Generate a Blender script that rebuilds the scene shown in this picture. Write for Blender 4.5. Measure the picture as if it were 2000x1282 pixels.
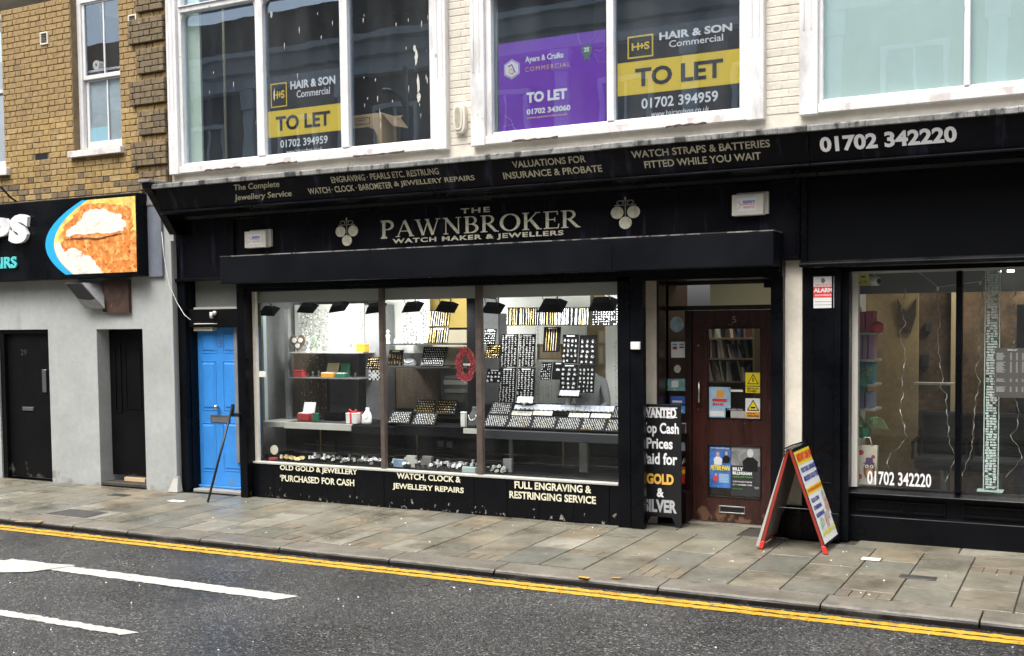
import bpy, bmesh, math, random
from mathutils import Vector, Matrix
rnd = random.Random(7)
C = bpy.context.scene.collection
S = bpy.context.scene
for o in list(bpy.data.objects): bpy.data.objects.remove(o)

# ---------------------------------------------------------------- camera
F, PPY = 2202.3, 742.2
YAW, PITCH, ROLL = math.radians(-27.751), math.radians(2.908), math.radians(-0.607)
EYE = Vector((0, -10.6, 2.08))
W_ = Vector((math.sin(YAW)*math.cos(PITCH), math.cos(YAW)*math.cos(PITCH), -math.sin(PITCH)))
R_ = W_.cross(Vector((0, 0, 1))).normalized(); U_ = R_.cross(W_)
R_, U_ = R_*math.cos(ROLL)+U_*math.sin(ROLL), U_*math.cos(ROLL)-R_*math.sin(ROLL)
cd = bpy.data.cameras.new('camera'); cam = bpy.data.objects.new('camera', cd); C.objects.link(cam)
cd.sensor_width = 36; cd.sensor_fit = 'HORIZONTAL'; cd.lens = F/2000*36
cd.shift_y = (PPY-641)/2000; cd.clip_start = .05; cd.clip_end = 2000
cam.matrix_world = Matrix(((R_.x, U_.x, -W_.x, EYE.x), (R_.y, U_.y, -W_.y, EYE.y), (R_.z, U_.z, -W_.z, EYE.z), (0, 0, 0, 1)))
S.camera = cam
# ---------------------------------------------------------------- light
world = bpy.data.worlds.new('World'); S.world = world; world.use_nodes = True
wn = world.node_tree.nodes; wl = world.node_tree.links; bg = wn['Background']
sky = wn.new('ShaderNodeTexSky'); sky.sky_type = 'NISHITA'; sky.sun_disc = False
SUN_EL, SUN_AZ = 62, 190
sky.sun_elevation = math.radians(SUN_EL); sky.sun_rotation = math.radians(SUN_AZ)
sky.air_density = 1.0; sky.dust_density = 6.0; sky.ozone_density = .6
hs = wn.new('ShaderNodeHueSaturation'); hs.inputs['Saturation'].default_value = .30
wl.new(sky.outputs[0], hs.inputs['Color']); wl.new(hs.outputs[0], bg.inputs[0]); bg.inputs[1].default_value = .15
sl = bpy.data.lights.new('sun', 'SUN'); sl.energy = 1.0; sl.angle = math.radians(25); sl.color = (1, .97, .92)
so = bpy.data.objects.new('sun', sl); C.objects.link(so)
az = math.radians(SUN_AZ); el = math.radians(SUN_EL)
sd = Vector((math.sin(az)*math.cos(el), math.cos(az)*math.cos(el), math.sin(el)))
so.rotation_euler = sd.to_track_quat('Z', 'Y').to_euler(); so.location = (0, -8, 14)
S.view_settings.view_transform = 'Standard'; S.view_settings.look = 'None'
S.view_settings.exposure = 1.05; S.view_settings.gamma = 1
S.render.engine = 'CYCLES'
S.cycles.max_bounces = 8; S.cycles.transparent_max_bounces = 12; S.cycles.glossy_bounces = 4

# ---------------------------------------------------------------- helpers
def q(px, py, Y=0.):
    "point of the place at depth Y seen at photograph pixel (px, py) -> x, z"
    d = W_+R_*((px-1000)/F)-U_*((py-PPY)/F); t = (Y-EYE.y)/d.y
    return d.x*t, EYE.z+d.z*t
def g(px, py, Z=0.):
    d = W_+R_*((px-1000)/F)-U_*((py-PPY)/F); t = (Z-EYE.z)/d.z
    return d.x*t, EYE.y+d.y*t
def rq(x0, yt, x1, yb, Y=0.):
    "left-top and right-bottom pixel of an upright rectangle -> x0, x1, z0, z1"
    a = q(x0, yt, Y); b = q(x1, yb, Y)
    return a[0], b[0], b[1], a[1]

def wpos(o):
    v = Vector((0, 0, 0))
    while o is not None: v += o.location; o = o.parent
    return v
class MB:
    def __init__(s): s.v = []; s.f = []
    def face(s, *pts):
        n = len(s.v); s.v += [tuple(p) for p in pts]; s.f.append(tuple(range(n, n+len(pts)))); return s
    def box(s, x0, x1, y0, y1, z0, z1):
        n = len(s.v)
        s.v += [(x0,y0,z0),(x1,y0,z0),(x1,y1,z0),(x0,y1,z0),(x0,y0,z1),(x1,y0,z1),(x1,y1,z1),(x0,y1,z1)]
        s.f += [tuple(n+i for i in f) for f in ((0,3,2,1),(4,5,6,7),(0,1,5,4),(1,2,6,5),(2,3,7,6),(3,0,4,7))]
        return s
    def hexa(s, p):
        n = len(s.v); s.v += [tuple(a) for a in p]
        s.f += [tuple(n+i for i in f) for f in ((0,3,2,1),(4,5,6,7),(0,1,5,4),(1,2,6,5),(2,3,7,6),(3,0,4,7))]; return s
    def prism(s, pts, y0, y1):
        n = len(s.v); k = len(pts)
        s.v += [(x, y0, z) for x, z in pts]+[(x, y1, z) for x, z in pts]
        s.f.append(tuple(range(n, n+k))); s.f.append(tuple(range(n+2*k-1, n+k-1, -1)))
        for i in range(k): j = (i+1) % k; s.f.append((n+i, n+k+i, n+k+j, n+j))
        return s
    def profile(s, pts, x0, x1):
        "outline in (y, z) swept along x"
        n = len(s.v); k = len(pts)
        s.v += [(x0, y, z) for y, z in pts]+[(x1, y, z) for y, z in pts]
        s.f.append(tuple(range(n, n+k))); s.f.append(tuple(range(n+2*k-1, n+k-1, -1)))
        for i in range(k): j = (i+1) % k; s.f.append((n+i, n+k+i, n+k+j, n+j))
        return s
    def tube(s, pts, r, n=8, cap=True):
        pts = [Vector(p) for p in pts]; rr = r if isinstance(r, (list, tuple)) else [r]*len(pts); b = len(s.v)
        for i, p in enumerate(pts):
            d = (pts[min(i+1, len(pts)-1)]-pts[max(i-1, 0)]).normalized()
            a = d.cross(Vector((0, 0, 1)) if abs(d.z) < .9 else Vector((1, 0, 0))).normalized(); c = d.cross(a)
            for k in range(n):
                t = 2*math.pi*k/n; s.v.append(tuple(p+(a*math.cos(t)+c*math.sin(t))*rr[i]))
        for i in range(len(pts)-1):
            for k in range(n): j = (k+1) % n; s.f.append((b+i*n+k, b+i*n+j, b+(i+1)*n+j, b+(i+1)*n+k))
        if cap: s.f.append(tuple(b+k for k in range(n))[::-1]); s.f.append(tuple(b+(len(pts)-1)*n+k for k in range(n)))
        return s
    def ball(s, c, r, nu=8, nv=5):
        rx, ry, rz = r if isinstance(r, tuple) else (r, r, r); b = len(s.v)
        s.v.append((c[0], c[1], c[2]+rz))
        for i in range(1, nv):
            for k in range(nu):
                t = 2*math.pi*k/nu; h = math.pi*i/nv
                s.v.append((c[0]+rx*math.sin(h)*math.cos(t), c[1]+ry*math.sin(h)*math.sin(t), c[2]+rz*math.cos(h)))
        s.v.append((c[0], c[1], c[2]-rz)); e = len(s.v)-1
        for k in range(nu):
            j = (k+1) % nu; s.f.append((b, b+1+k, b+1+j)); s.f.append((e, e-nu+j, e-nu+k))
            for i in range(nv-2): a = b+1+i*nu; s.f.append((a+k, a+nu+k, a+nu+j, a+j))
        return s
    def gem(s, c, r, ry=None):
        x, y, z = c; b = len(s.v); ry = ry or r
        s.v += [(x-r,y,z),(x+r,y,z),(x,y-ry,z),(x,y+ry,z),(x,y,z-r*.8),(x,y,z+r*.8)]
        s.f += [tuple(b+i for i in f) for f in ((0,2,5),(2,1,5),(1,3,5),(3,0,5),(2,0,4),(1,2,4),(3,1,4),(0,3,4))]
        return s
    def frame(s, x0, x1, z0, z1, w, y0, y1, wb=None, wt=None):
        wb = w if wb is None else wb; wt = w if wt is None else wt
        s.box(x0, x0+w, y0, y1, z0, z1); s.box(x1-w, x1, y0, y1, z0, z1)
        s.box(x0+w, x1-w, y0, y1, z0, z0+wb); s.box(x0+w, x1-w, y0, y1, z1-wt, z1); return s
    def disc(s, cx, cz, rx, rz, y0, y1, n=20):
        return s.prism([(cx+rx*math.cos(2*math.pi*i/n), cz+rz*math.sin(2*math.pi*i/n)) for i in range(n)], y0, y1)
def part(name, mb, mat, parent=None, bevel=0, smooth=False, label=None, kind=None, fix=True):
    me = bpy.data.meshes.new(name); off = wpos(parent) if parent is not None else Vector((0, 0, 0))
    me.from_pydata([(v[0]-off.x, v[1]-off.y, v[2]-off.z) for v in mb.v], [], mb.f)
    bm = bmesh.new(); bm.from_mesh(me)
    if fix: bmesh.ops.recalc_face_normals(bm, faces=bm.faces)
    if bevel:
        es = [e for e in bm.edges if len(e.link_faces) == 2 and e.calc_face_angle(0) > .6]
        bmesh.ops.bevel(bm, geom=es, offset=bevel, segments=2 if bevel > .006 else 1, affect='EDGES', profile=.6)
    bm.to_mesh(me); bm.free()
    if smooth: me.polygons.foreach_set('use_smooth', [True]*len(me.polygons))
    me.materials.append(mat)
    o = bpy.data.objects.new(name, me); C.objects.link(o)
    if parent is not None: o.parent = parent
    if label: o['label'] = label
    if kind: o['kind'] = kind
    return o
def thing(name, label, cat, loc=(0, 0, 0), group=None):
    o = bpy.data.objects.new(name, None); o.empty_display_size = .1; C.objects.link(o); o.location = loc
    o['label'] = label; o['category'] = cat
    if group: o['group'] = group
    return o
def tag(o, label, cat, group=None):
    o['label'] = label; o['category'] = cat
    if group: o['group'] = group
    return o
def structure(name, mb, mat, **k):
    o = part(name, mb, mat, **k); o['kind'] = 'structure'; return o
def copy_tree(o, parent=None):
    c = o.copy(); C.objects.link(c); c.parent = parent
    for ch in o.children: copy_tree(ch, c)
    return c
def mesh_copy(name, me, loc, parent, scale=None, rot=None, mat=None):
    o = bpy.data.objects.new(name, me); C.objects.link(o); o.parent = parent
    o.location = Vector(loc)-wpos(parent)
    if scale: o.scale = scale
    if rot: o.rotation_euler = rot
    if mat: o.material_slots[0].link = 'OBJECT'; o.material_slots[0].material = mat
    return o

# ---------------------------------------------------------------- materials
def M(name, col, rough=.5, metal=0., lh=.20, var=.0, vs=3., st=(1,1,1), bump=0., bs=60., rv=0., rs=2., chip=None, low=None, rnd_=0., spec=.5, emit=None, chip2=None, ramp=None, coat=0.):
    m = bpy.data.materials.new(name); m.use_nodes = True; n = m.node_tree.nodes; l = m.node_tree.links
    b = n['Principled BSDF']; b.inputs['Metallic'].default_value = metal; b.inputs['Specular IOR Level'].default_value = spec
    b.inputs['Roughness'].default_value = rough; b.inputs['Coat Weight'].default_value = coat
    geo = n.new('ShaderNodeNewGeometry')
    def noise(scale, stretch=(1,1,1), detail=4, rg=.55):
        mp = n.new('ShaderNodeMapping'); mp.inputs['Scale'].default_value = stretch; l.new(geo.outputs['Position'], mp.inputs[0])
        t = n.new('ShaderNodeTexNoise'); t.inputs['Scale'].default_value = scale; t.inputs['Detail'].default_value = detail
        t.inputs['Roughness'].default_value = rg; l.new(mp.outputs[0], t.inputs[0]); return t.outputs[0]
    def mr(src, a, b_, c, d):
        x = n.new('ShaderNodeMapRange'); l.new(src, x.inputs[0])
        for i, v in enumerate((a, b_, c, d)): x.inputs[i+1].default_value = v
        return x.outputs[0]
    def mul(a, b_):
        x = n.new('ShaderNodeMath'); x.operation = 'MULTIPLY'; l.new(a, x.inputs[0])
        if isinstance(b_, (int, float)): x.inputs[1].default_value = b_
        else: l.new(b_, x.inputs[1])
        return x.outputs[0]
    rgb = n.new('ShaderNodeRGB'); rgb.outputs[0].default_value = (*col, 1); cur = rgb.outputs[0]
    if ramp:
        oi = n.new('ShaderNodeObjectInfo'); cr = n.new('ShaderNodeValToRGB'); l.new(oi.outputs['Random'], cr.inputs[0])
        while len(cr.color_ramp.elements) < len(ramp): cr.color_ramp.elements.new(.5)
        for i, c in enumerate(ramp): cr.color_ramp.elements[i].position = i/(len(ramp)-1); cr.color_ramp.elements[i].color = (*c, 1)
        cur = cr.outputs[0]
    def scalecol(cur, f):
        x = n.new('ShaderNodeVectorMath'); x.operation = 'SCALE'; l.new(cur, x.inputs[0]); l.new(f, x.inputs[3]); return x.outputs[0]
    if rnd_:
        oi = n.new('ShaderNodeObjectInfo'); cur = scalecol(cur, mr(oi.outputs['Random'], 0, 1, 1-rnd_, 1+rnd_))
    if var:
        cur = scalecol(cur, mr(noise(vs, st), .3, .7, 1-var, 1+var))
        cur = scalecol(cur, mr(noise(vs*7.3, st), .3, .7, 1-var*.6, 1+var*.6))
    def mix(cur, c2, fac):
        x = n.new('ShaderNodeMix'); x.data_type = 'RGBA'; l.new(fac, x.inputs[0]); l.new(cur, x.inputs[6]); x.inputs[7].default_value = (*c2, 1); return x.outputs[2]
    if low:      # dirt or chips that thicken towards the ground: (z0, z1, colour, noise scale, hard)
        z0, z1, c2, sc, hard = low
        sx = n.new('ShaderNodeSeparateXYZ'); l.new(geo.outputs['Position'], sx.inputs[0])
        h = mr(sx.outputs[2], z0, z1, lh, -.12)
        a = n.new('ShaderNodeMath'); a.operation = 'ADD'; l.new(h, a.inputs[0]); l.new(noise(sc, (1,1,.8), 6, .6), a.inputs[1])
        cur = mix(cur, c2, mr(a.outputs[0], .70, .70+hard, 0, 1))
    for ch in (chip, chip2):
        if ch:
            c2, sc, thr, soft, stc = ch
            cur = mix(cur, c2, mr(noise(sc, stc, 6, .62), thr, thr+soft, 0, 1))
    l.new(cur, b.inputs['Base Color'])
    if rv: l.new(mr(noise(rs, st, 5), .35, .65, max(.03, rough-rv), min(1, rough+rv)), b.inputs['Roughness'])
    if bump:
        bp = n.new('ShaderNodeBump'); bp.inputs['Strength'].default_value = 1; bp.inputs['Distance'].default_value = bump
        l.new(noise(bs, (1,1,1), 5, .6), bp.inputs['Height']); l.new(bp.outputs[0], b.inputs['Normal'])
    if emit: b.inputs['Emission Color'].default_value = (*emit[:3], 1); b.inputs['Emission Strength'].default_value = emit[3]
    return m
def glassmat(name, tint=(.92, .95, .95), k=1.8, rough=0., dirt=.03, gt=(1, 1, 1)):
    m = bpy.data.materials.new(name); m.use_nodes = True; n = m.node_tree.nodes; l = m.node_tree.links; n.clear()
    out = n.new('ShaderNodeOutputMaterial'); tr = n.new('ShaderNodeBsdfTransparent'); gl = n.new('ShaderNodeBsdfGlossy')
    tr.inputs[0].default_value = (*tint, 1); gl.inputs['Roughness'].default_value = rough; gl.inputs[0].default_value = (*gt, 1)
    g0 = n.new('ShaderNodeNewGeometry'); dt = n.new('ShaderNodeVectorMath'); dt.operation = 'DOT_PRODUCT'; l.new(g0.outputs['Incoming'], dt.inputs[0]); l.new(g0.outputs['Normal'], dt.inputs[1])
    def mth(op, a, b_=None):
        x = n.new('ShaderNodeMath'); x.operation = op
        for i, v in enumerate((a, b_)):
            if v is None: continue
            if isinstance(v, (int, float)): x.inputs[i].default_value = v
            else: l.new(v, x.inputs[i])
        return x
    p5 = mth('POWER', mth('SUBTRACT', 1.0, mth('ABSOLUTE', dt.outputs['Value']).outputs[0]).outputs[0], 5.0)
    mu = mth('MULTIPLY', mth('ADD', mth('MULTIPLY', p5.outputs[0], .96).outputs[0], .04).outputs[0], k); mu.use_clamp = True
    mx = n.new('ShaderNodeMixShader'); l.new(mu.outputs[0], mx.inputs[0]); l.new(tr.outputs[0], mx.inputs[1]); l.new(gl.outputs[0], mx.inputs[2])
    df = n.new('ShaderNodeBsdfDiffuse'); df.inputs[0].default_value = (.6, .62, .6, 1)
    geo = n.new('ShaderNodeNewGeometry'); t = n.new('ShaderNodeTexNoise'); t.inputs['Scale'].default_value = 3; t.inputs['Detail'].default_value = 6
    mp = n.new('ShaderNodeMapping'); mp.inputs['Scale'].default_value = (1, 1, .25); l.new(geo.outputs['Position'], mp.inputs[0]); l.new(mp.outputs[0], t.inputs[0])
    r = n.new('ShaderNodeMapRange'); l.new(t.outputs[0], r.inputs[0]); r.inputs[1].default_value = .4; r.inputs[2].default_value = .8; r.inputs[3].default_value = dirt*.3; r.inputs[4].default_value = dirt*2
    m2 = n.new('ShaderNodeMixShader'); l.new(r.outputs[0], m2.inputs[0]); l.new(mx.outputs[0], m2.inputs[1]); l.new(df.outputs[0], m2.inputs[2])
    bp = n.new('ShaderNodeBump'); bp.inputs['Distance'].default_value = .0011; t2 = n.new('ShaderNodeTexNoise'); t2.inputs['Scale'].default_value = 1.6
    l.new(geo.outputs['Position'], t2.inputs[0]); l.new(t2.outputs[0], bp.inputs['Height']); l.new(bp.outputs[0], gl.inputs['Normal'])
    l.new(m2.outputs[0], out.inputs[0]); return m

m = {}
m['glass'] = glassmat('window glass', (.94, .96, .96), 1.0, 0, .012)
m['glass2'] = glassmat('salon window glass', (.92, .95, .95), 2.2, 0, .015)
m['glass_up'] = glassmat('upper window glass', (.96, .98, .99), 3.2, 0, .02, (.66, .82, 1))
m['shelf_glass'] = glassmat('shelf glass', (.75, .9, .85), 1.0)
m['black'] = M('glossy black shopfront paint', (.0035, .004, .0055), .32, spec=.14, var=.25, vs=2, rv=.12, bump=.0006, bs=25, chip=((.12,.12,.12), 9, .76, .02, (1,1,1)))
m['black_tile'] = M('chipped black tile paint', (.004, .0045, .006), .25, spec=.18, var=.2, rv=.1, bump=.001, bs=30, low=(0, .30, (.26,.25,.22), 17, .02), chip=((.4,.38,.33), 17, .76, .01, (1,1,1)), lh=.11)
m['blackfas'] = M('weathered black fascia paint', (.004, .004, .0065), .38, spec=.14, var=.3, vs=1.5, rv=.15, chip=((.030,.030,.050), 2.6, .56, .14, (2.2,1,.25)), chip2=((.10,.10,.10), 26, .79, .02, (1,1,.5)), bump=.0006, bs=20)
m['boxpaint'] = M('powder coated shutter box', (.0058, .0068, .0090), .42, spec=.12, var=.15, vs=1, rv=.08, chip=((.18,.19,.2), 30, .80, .02, (2,1,.3)))
m['blackwood'] = M('matt black wood', (.005, .005, .0055), .45, spec=.12, var=.25, vs=4, bump=.001, bs=40, low=(.02, .5, (.07,.065,.06), 7, .08))
m['lead'] = M('weathered lead edge', (.20, .20, .19), .6, var=.4, vs=5, st=(1,1,.4), bump=.002, bs=30, chip=((.03,.03,.03), 7, .52, .06, (1,1,.3)))
m['cream'] = M('cream masonry paint', (.67, .62, .53), .75, var=.10, vs=2, bump=.003, bs=28, chip=((.42,.37,.30), 6, .66, .08, (1,1,.5)))
m['creambrick'] = M('cream painted brick', (.63, .585, .50), .7, var=.08, vs=4, bump=.0035, bs=35, rnd_=.06, chip=((.36,.31,.25), 12, .70, .04, (1,1,1)))
m['white'] = M('white window paint', (.70, .695, .69), .45, var=.07, vs=3, bump=.001, bs=40, chip=((.30,.27,.24), 10, .68, .03, (1,1,.6)), chip2=((.50,.485,.47), 3, .54, .1, (1,1,.3)))
m['whitepeel'] = M('peeling white sill paint', (.68, .66, .65), .5, var=.08, vs=5, bump=.003, bs=30, chip=((.16,.11,.09), 9, .665, .015, (.5,1,1.3)), chip2=((.55,.5,.48), 5, .55, .05, (1,1,.5)))
m['brick'] = M('yellow stock brick', (.4, .28, .12), .85, ramp=[(.31,.205,.078), (.385,.265,.10), (.34,.225,.085), (.42,.30,.135), (.255,.17,.075), (.37,.255,.11)], var=.22, vs=16, bump=.004, bs=50, chip=((.16,.12,.07), 2.2, .58, .12, (1,1,1)))
m['brickdark'] = M('sooty stock brick', (.2, .14, .08), .9, ramp=[(.15,.115,.07), (.20,.15,.085), (.12,.09,.06), (.25,.185,.10)], var=.25, vs=14, bump=.005, bs=50, chip=((.42,.32,.17), 11, .66, .05, (1,1,1)))
m['mortar'] = M('old lime mortar', (.20, .145, .085), .95, var=.25, vs=10, bump=.004, bs=70)
m['render'] = M('pale grey render', (.385, .405, .395), .8, var=.10, vs=1.6, bump=.003, bs=22, low=(0, .6, (.24,.22,.19), 5, .12), chip=((.32,.33,.32), 2, .57, .12, (1,1,.3)))
m['blue'] = M('blue door paint', (.045, .26, .70), .35, var=.08, vs=4, low=(.1, .5, (.10,.24,.40), 9, .15), bump=.0006, bs=30)
m['steel'] = M('brushed metal', (.6, .6, .58), .3, 1, var=.1)
m['darksteel'] = M('dark metal', (.05, .05, .055), .4, .8)
m['brass'] = M('brass', (.55, .4, .15), .3, 1)
m['gold'] = M('faded gold lettering', (.72, .69, .52), .42, var=.22, vs=25)
m['gold_dim'] = M('worn gold lettering', (.38, .355, .25), .5, var=.3, vs=30)
m['whitelet'] = M('white lettering', (.85, .85, .86), .4)
m['silverlet'] = M('silver lettering', (.45, .47, .48), .4)
m['goldlet'] = M('orange gold lettering', (.85, .50, .10), .4)
m['plastic'] = M('cream plastic', (.72, .68, .58), .4, var=.06, vs=8)
m['whiteplastic'] = M('white plastic', (.78, .78, .76), .4)
m['label_red'] = M('red print', (.75, .05, .05), .4)
m['label_blue'] = M('blue print', (.05, .13, .45), .4)
m['label_cyan'] = M('cyan print', (.02, .42, .80), .4)
m['teal'] = M('teal letters', (.10, .60, .62), .4)
m['yellow'] = M('yellow print', (.90, .72, .03), .4)
m['mustard'] = M('mustard board print', (.86, .62, .06), .35)
m['navy'] = M('dark slate board print', (.018, .020, .028), .35)
m['purple'] = M('purple board print', (.19, .035, .47), .35, var=.06, vs=2)
m['peach'] = M('peach print', (.85, .5, .3), .4)
m['lilac'] = M('pale lilac line print', (.55, .45, .75), .4)
m['paper'] = M('white paper', (.80, .80, .78), .5)
m['ink'] = M('black ink', (.01, .01, .012), .4)
m['greyink'] = M('grey ink', (.3, .3, .3), .4)
m['mahogany'] = M('worn mahogany varnish', (.042, .0135, .0105), .28, var=.35, vs=3, st=(4,1,.5), rv=.1, bump=.0006, bs=30, chip=((.22,.10,.05), 7, .69, .03, (1,1,3)), low=(.05, .45, (.16,.085,.05), 8, .06))
m['mahogany_dark'] = M('dark mahogany frame', (.016, .006, .005), .35, var=.3, vs=4, st=(4,1,.5))
m['red'] = M('red painted steel', (.30, .035, .025), .4, var=.15, vs=10, chip=((.12,.05,.04), 14, .7, .03, (1,1,1)))
m['redbright'] = M('bright red foot', (.70, .04, .03), .4)
m['hardboard'] = M('grey backing board', (.16, .15, .14), .6, var=.2, vs=5)
m['mint'] = M('frosted mint glass film', (.66, .80, .72), .45, var=.03, vs=1.2, chip=((.30,.45,.40), 12, .78, .04, (1,1,.4)))
m['room'] = M('blue-tinted room wall', (.11, .145, .19), .9, var=.12, vs=.7)  # blue in the wall colour stands in for the reflection on the panes
m['roomlight'] = M('pale green window reveal', (.62, .74, .62), .8, var=.05)
m['card'] = M('brown cardboard', (.58, .42, .24), .8, var=.1, vs=5, bump=.001)
m['cloth'] = M('black chair fabric', (.02, .02, .022), .9, bump=.001, bs=300)
m['dropping'] = M('bird dropping', (.52, .51, .46), .8, var=.15, vs=20)
m['shopwhite'] = M('white display wall', (.80, .82, .78), .6, var=.04, vs=2)
m['shopgrey'] = M('grey display panel', (.20, .21, .215), .7, var=.15, vs=2)
m['shopdark'] = M('dark display recess', (.030, .031, .033), .8, var=.25, vs=2)
m['shopbrown'] = M('brown display backing', (.17, .13, .09), .7, var=.3, vs=2, st=(3,1,.5))
m['yellowwall'] = M('yellow painted wall', (.75, .55, .16), .7)
m['velvet'] = M('black velvet', (.006, .006, .007), .95, spec=.1)
m['traycase'] = M('black tray rim', (.03, .03, .032), .35)
m['silver'] = M('silver jewellery', (.88, .88, .86), .35, .35)
m['gem'] = M('white ring cards', (.78, .79, .80), .35, var=.3, vs=70)
m['golditem'] = M('gold jewellery', (.80, .58, .22), .3, .6, var=.3, vs=60)
m['boxred'] = M('red leather box', (.42, .05, .05), .5)
m['boxorange'] = M('orange box', (.80, .36, .04), .5)
m['boxgreen'] = M('green box', (.03, .16, .09), .5)
m['greyedge'] = M('pale grey shelf edge', (.46, .46, .42), .5, var=.08)
m['poppy'] = M('poppy red', (.50, .035, .05), .6, var=.3, vs=30, chip=((.72,.22,.24), 22, .58, .05, (1,1,1)), chip2=((.16,.01,.015), 30, .62, .05, (1,1,1)))  # pink flecks are highlights painted into the petal colour
m['leaf'] = M('dark green leaf', (.04, .10, .03), .5, var=.3, vs=30)
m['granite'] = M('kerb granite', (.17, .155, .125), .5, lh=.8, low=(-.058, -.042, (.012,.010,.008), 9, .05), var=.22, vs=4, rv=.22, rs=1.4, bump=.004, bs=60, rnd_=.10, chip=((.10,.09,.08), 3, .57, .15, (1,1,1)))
m['slab'] = M('york stone slab', (.3, .28, .25), .5, ramp=[(.20,.185,.14), (.145,.145,.12), (.22,.185,.13), (.135,.135,.112), (.18,.165,.125), (.165,.155,.118), (.27,.25,.205)], var=.24, vs=2.6, rv=.30, rs=1.1, bump=.003, bs=45, chip=((.10,.085,.062), 1.7, .55, .12, (1,1,1)), chip2=((.40,.37,.32), 5, .66, .06, (1,1,1)))
m['paver'] = M('small brown paver', (.27, .23, .17), .55, ramp=[(.20,.165,.115), (.165,.135,.095), (.19,.165,.12), (.14,.115,.085)], var=.2, vs=5, rv=.2, rs=1.3, bump=.003, bs=60)
m['joint'] = M('dark wet joint sand', (.05, .044, .035), .7, var=.3, vs=9, bump=.003)
m['metalcover'] = M('worn metal cover', (.10, .095, .09), .45, .5, var=.3, vs=8, bump=.003, bs=90)
m['yellowpaint'] = M('yellow road paint', (.62, .355, .035), .5, var=.2, vs=5, bump=.003, bs=70, rv=.15, chip=((.10,.08,.05), 16, .62, .04, (1,1,1)), chip2=((.40,.22,.03), 5, .55, .1, (1,1,1)))
m['whitepaint'] = M('white road paint', (.56, .56, .51), .5, var=.18, vs=4, bump=.003, bs=70, chip=((.12,.12,.11), 30, .63, .04, (1,1,1)), chip2=((.34,.34,.30), 4, .56, .1, (1,1,1)))
def asphalt():
    mt = bpy.data.materials.new('wet asphalt'); mt.use_nodes = True; n = mt.node_tree.nodes; l = mt.node_tree.links; b = n['Principled BSDF']
    geo = n.new('ShaderNodeNewGeometry')
    vo = n.new('ShaderNodeTexVoronoi'); vo.inputs['Scale'].default_value = 74; l.new(geo.outputs['Position'], vo.inputs[0])
    sx = n.new('ShaderNodeSeparateColor'); l.new(vo.outputs['Color'], sx.inputs[0])
    cr = n.new('ShaderNodeValToRGB'); l.new(sx.outputs[0], cr.inputs[0]); e = cr.color_ramp.elements
    e[0].position = 0; e[0].color = (.0225, .021, .0195, 1); e[1].position = 1; e[1].color = (.28, .27, .25, 1)
    for p, c in ((.4, .049), (.75, .078), (.93, .125)): x = e.new(p); x.color = (c, c*.99, c*.97, 1)
    ns = n.new('ShaderNodeTexNoise'); ns.inputs['Scale'].default_value = .9; ns.inputs['Detail'].default_value = 5; l.new(geo.outputs['Position'], ns.inputs[0])
    mr = n.new('ShaderNodeMapRange'); l.new(ns.outputs[0], mr.inputs[0]); 
    for i, v in enumerate((.3, .7, .66, 1.22)): mr.inputs[i+1].default_value = v
    sc = n.new('ShaderNodeVectorMath'); sc.operation = 'SCALE'; l.new(cr.outputs[0], sc.inputs[0]); l.new(mr.outputs[0], sc.inputs[3]); l.new(sc.outputs[0], b.inputs['Base Color'])
    n2 = n.new('ShaderNodeTexNoise'); n2.inputs['Scale'].default_value = .7; n2.inputs['Detail'].default_value = 6; l.new(geo.outputs['Position'], n2.inputs[0])
    m2 = n.new('ShaderNodeMapRange'); l.new(n2.outputs[0], m2.inputs[0])
    for i, v in enumerate((.38, .62, .14, .46)): m2.inputs[i+1].default_value = v
    l.new(m2.outputs[0], b.inputs['Roughness'])
    bp = n.new('ShaderNodeBump'); bp.inputs['Distance'].default_value = .006; l.new(vo.outputs['Distance'], bp.inputs['Height']); bp.invert = True
    l.new(bp.outputs[0], b.inputs['Normal']); return mt
m['asphalt'] = asphalt()

def T(s, a, b, Y, mat, parent, name='lettering', bold=.0, shear=0., yf=None, th=.003, spacing=1.):
    "text mesh fitted between bottom-left pixel a and top-right pixel b on the plane at depth Y"
    x0, z0 = q(a[0], a[1], Y); x1, z1 = q(b[0], b[1], Y)
    return Tw(s, x0, x1, z0, z1, (lambda x, z: Y) if yf is None else yf, mat, parent, name, bold, shear, th, spacing)
def textmesh(s, bold=0, shear=0, spacing=1.):
    cu = bpy.data.curves.new('t', 'FONT'); cu.body = s; cu.offset = bold; cu.shear = shear; cu.resolution_u = 3; cu.space_character = spacing
    o = bpy.data.objects.new('t', cu); C.objects.link(o); bpy.context.view_layer.update()
    me = bpy.data.meshes.new_from_object(o.evaluated_get(bpy.context.evaluated_depsgraph_get()))
    V = [tuple(v.co) for v in me.vertices]; Fc = [tuple(p.vertices) for p in me.polygons]
    bpy.data.objects.remove(o); bpy.data.curves.remove(cu); bpy.data.meshes.remove(me)
    return V, Fc
def Tw(s, x0, x1, z0, z1, yf, mat, parent, name='lettering', bold=0, shear=0, th=.003, spacing=1., mp=None):
    V, Fc = textmesh(s, bold, shear, spacing)
    ax = min(v[0] for v in V); bx = max(v[0] for v in V); ay = min(v[1] for v in V); by = max(v[1] for v in V)
    mb = MB()
    for v in V:
        x = x0+(v[0]-ax)/(bx-ax)*(x1-x0); z = z0+(v[1]-ay)/(by-ay)*(z1-z0)
        mb.v.append(mp(x, z) if mp else (x, yf(x, z)-th, z))
    mb.f = Fc
    return part(name, mb, mat, parent, fix=False)
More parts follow.
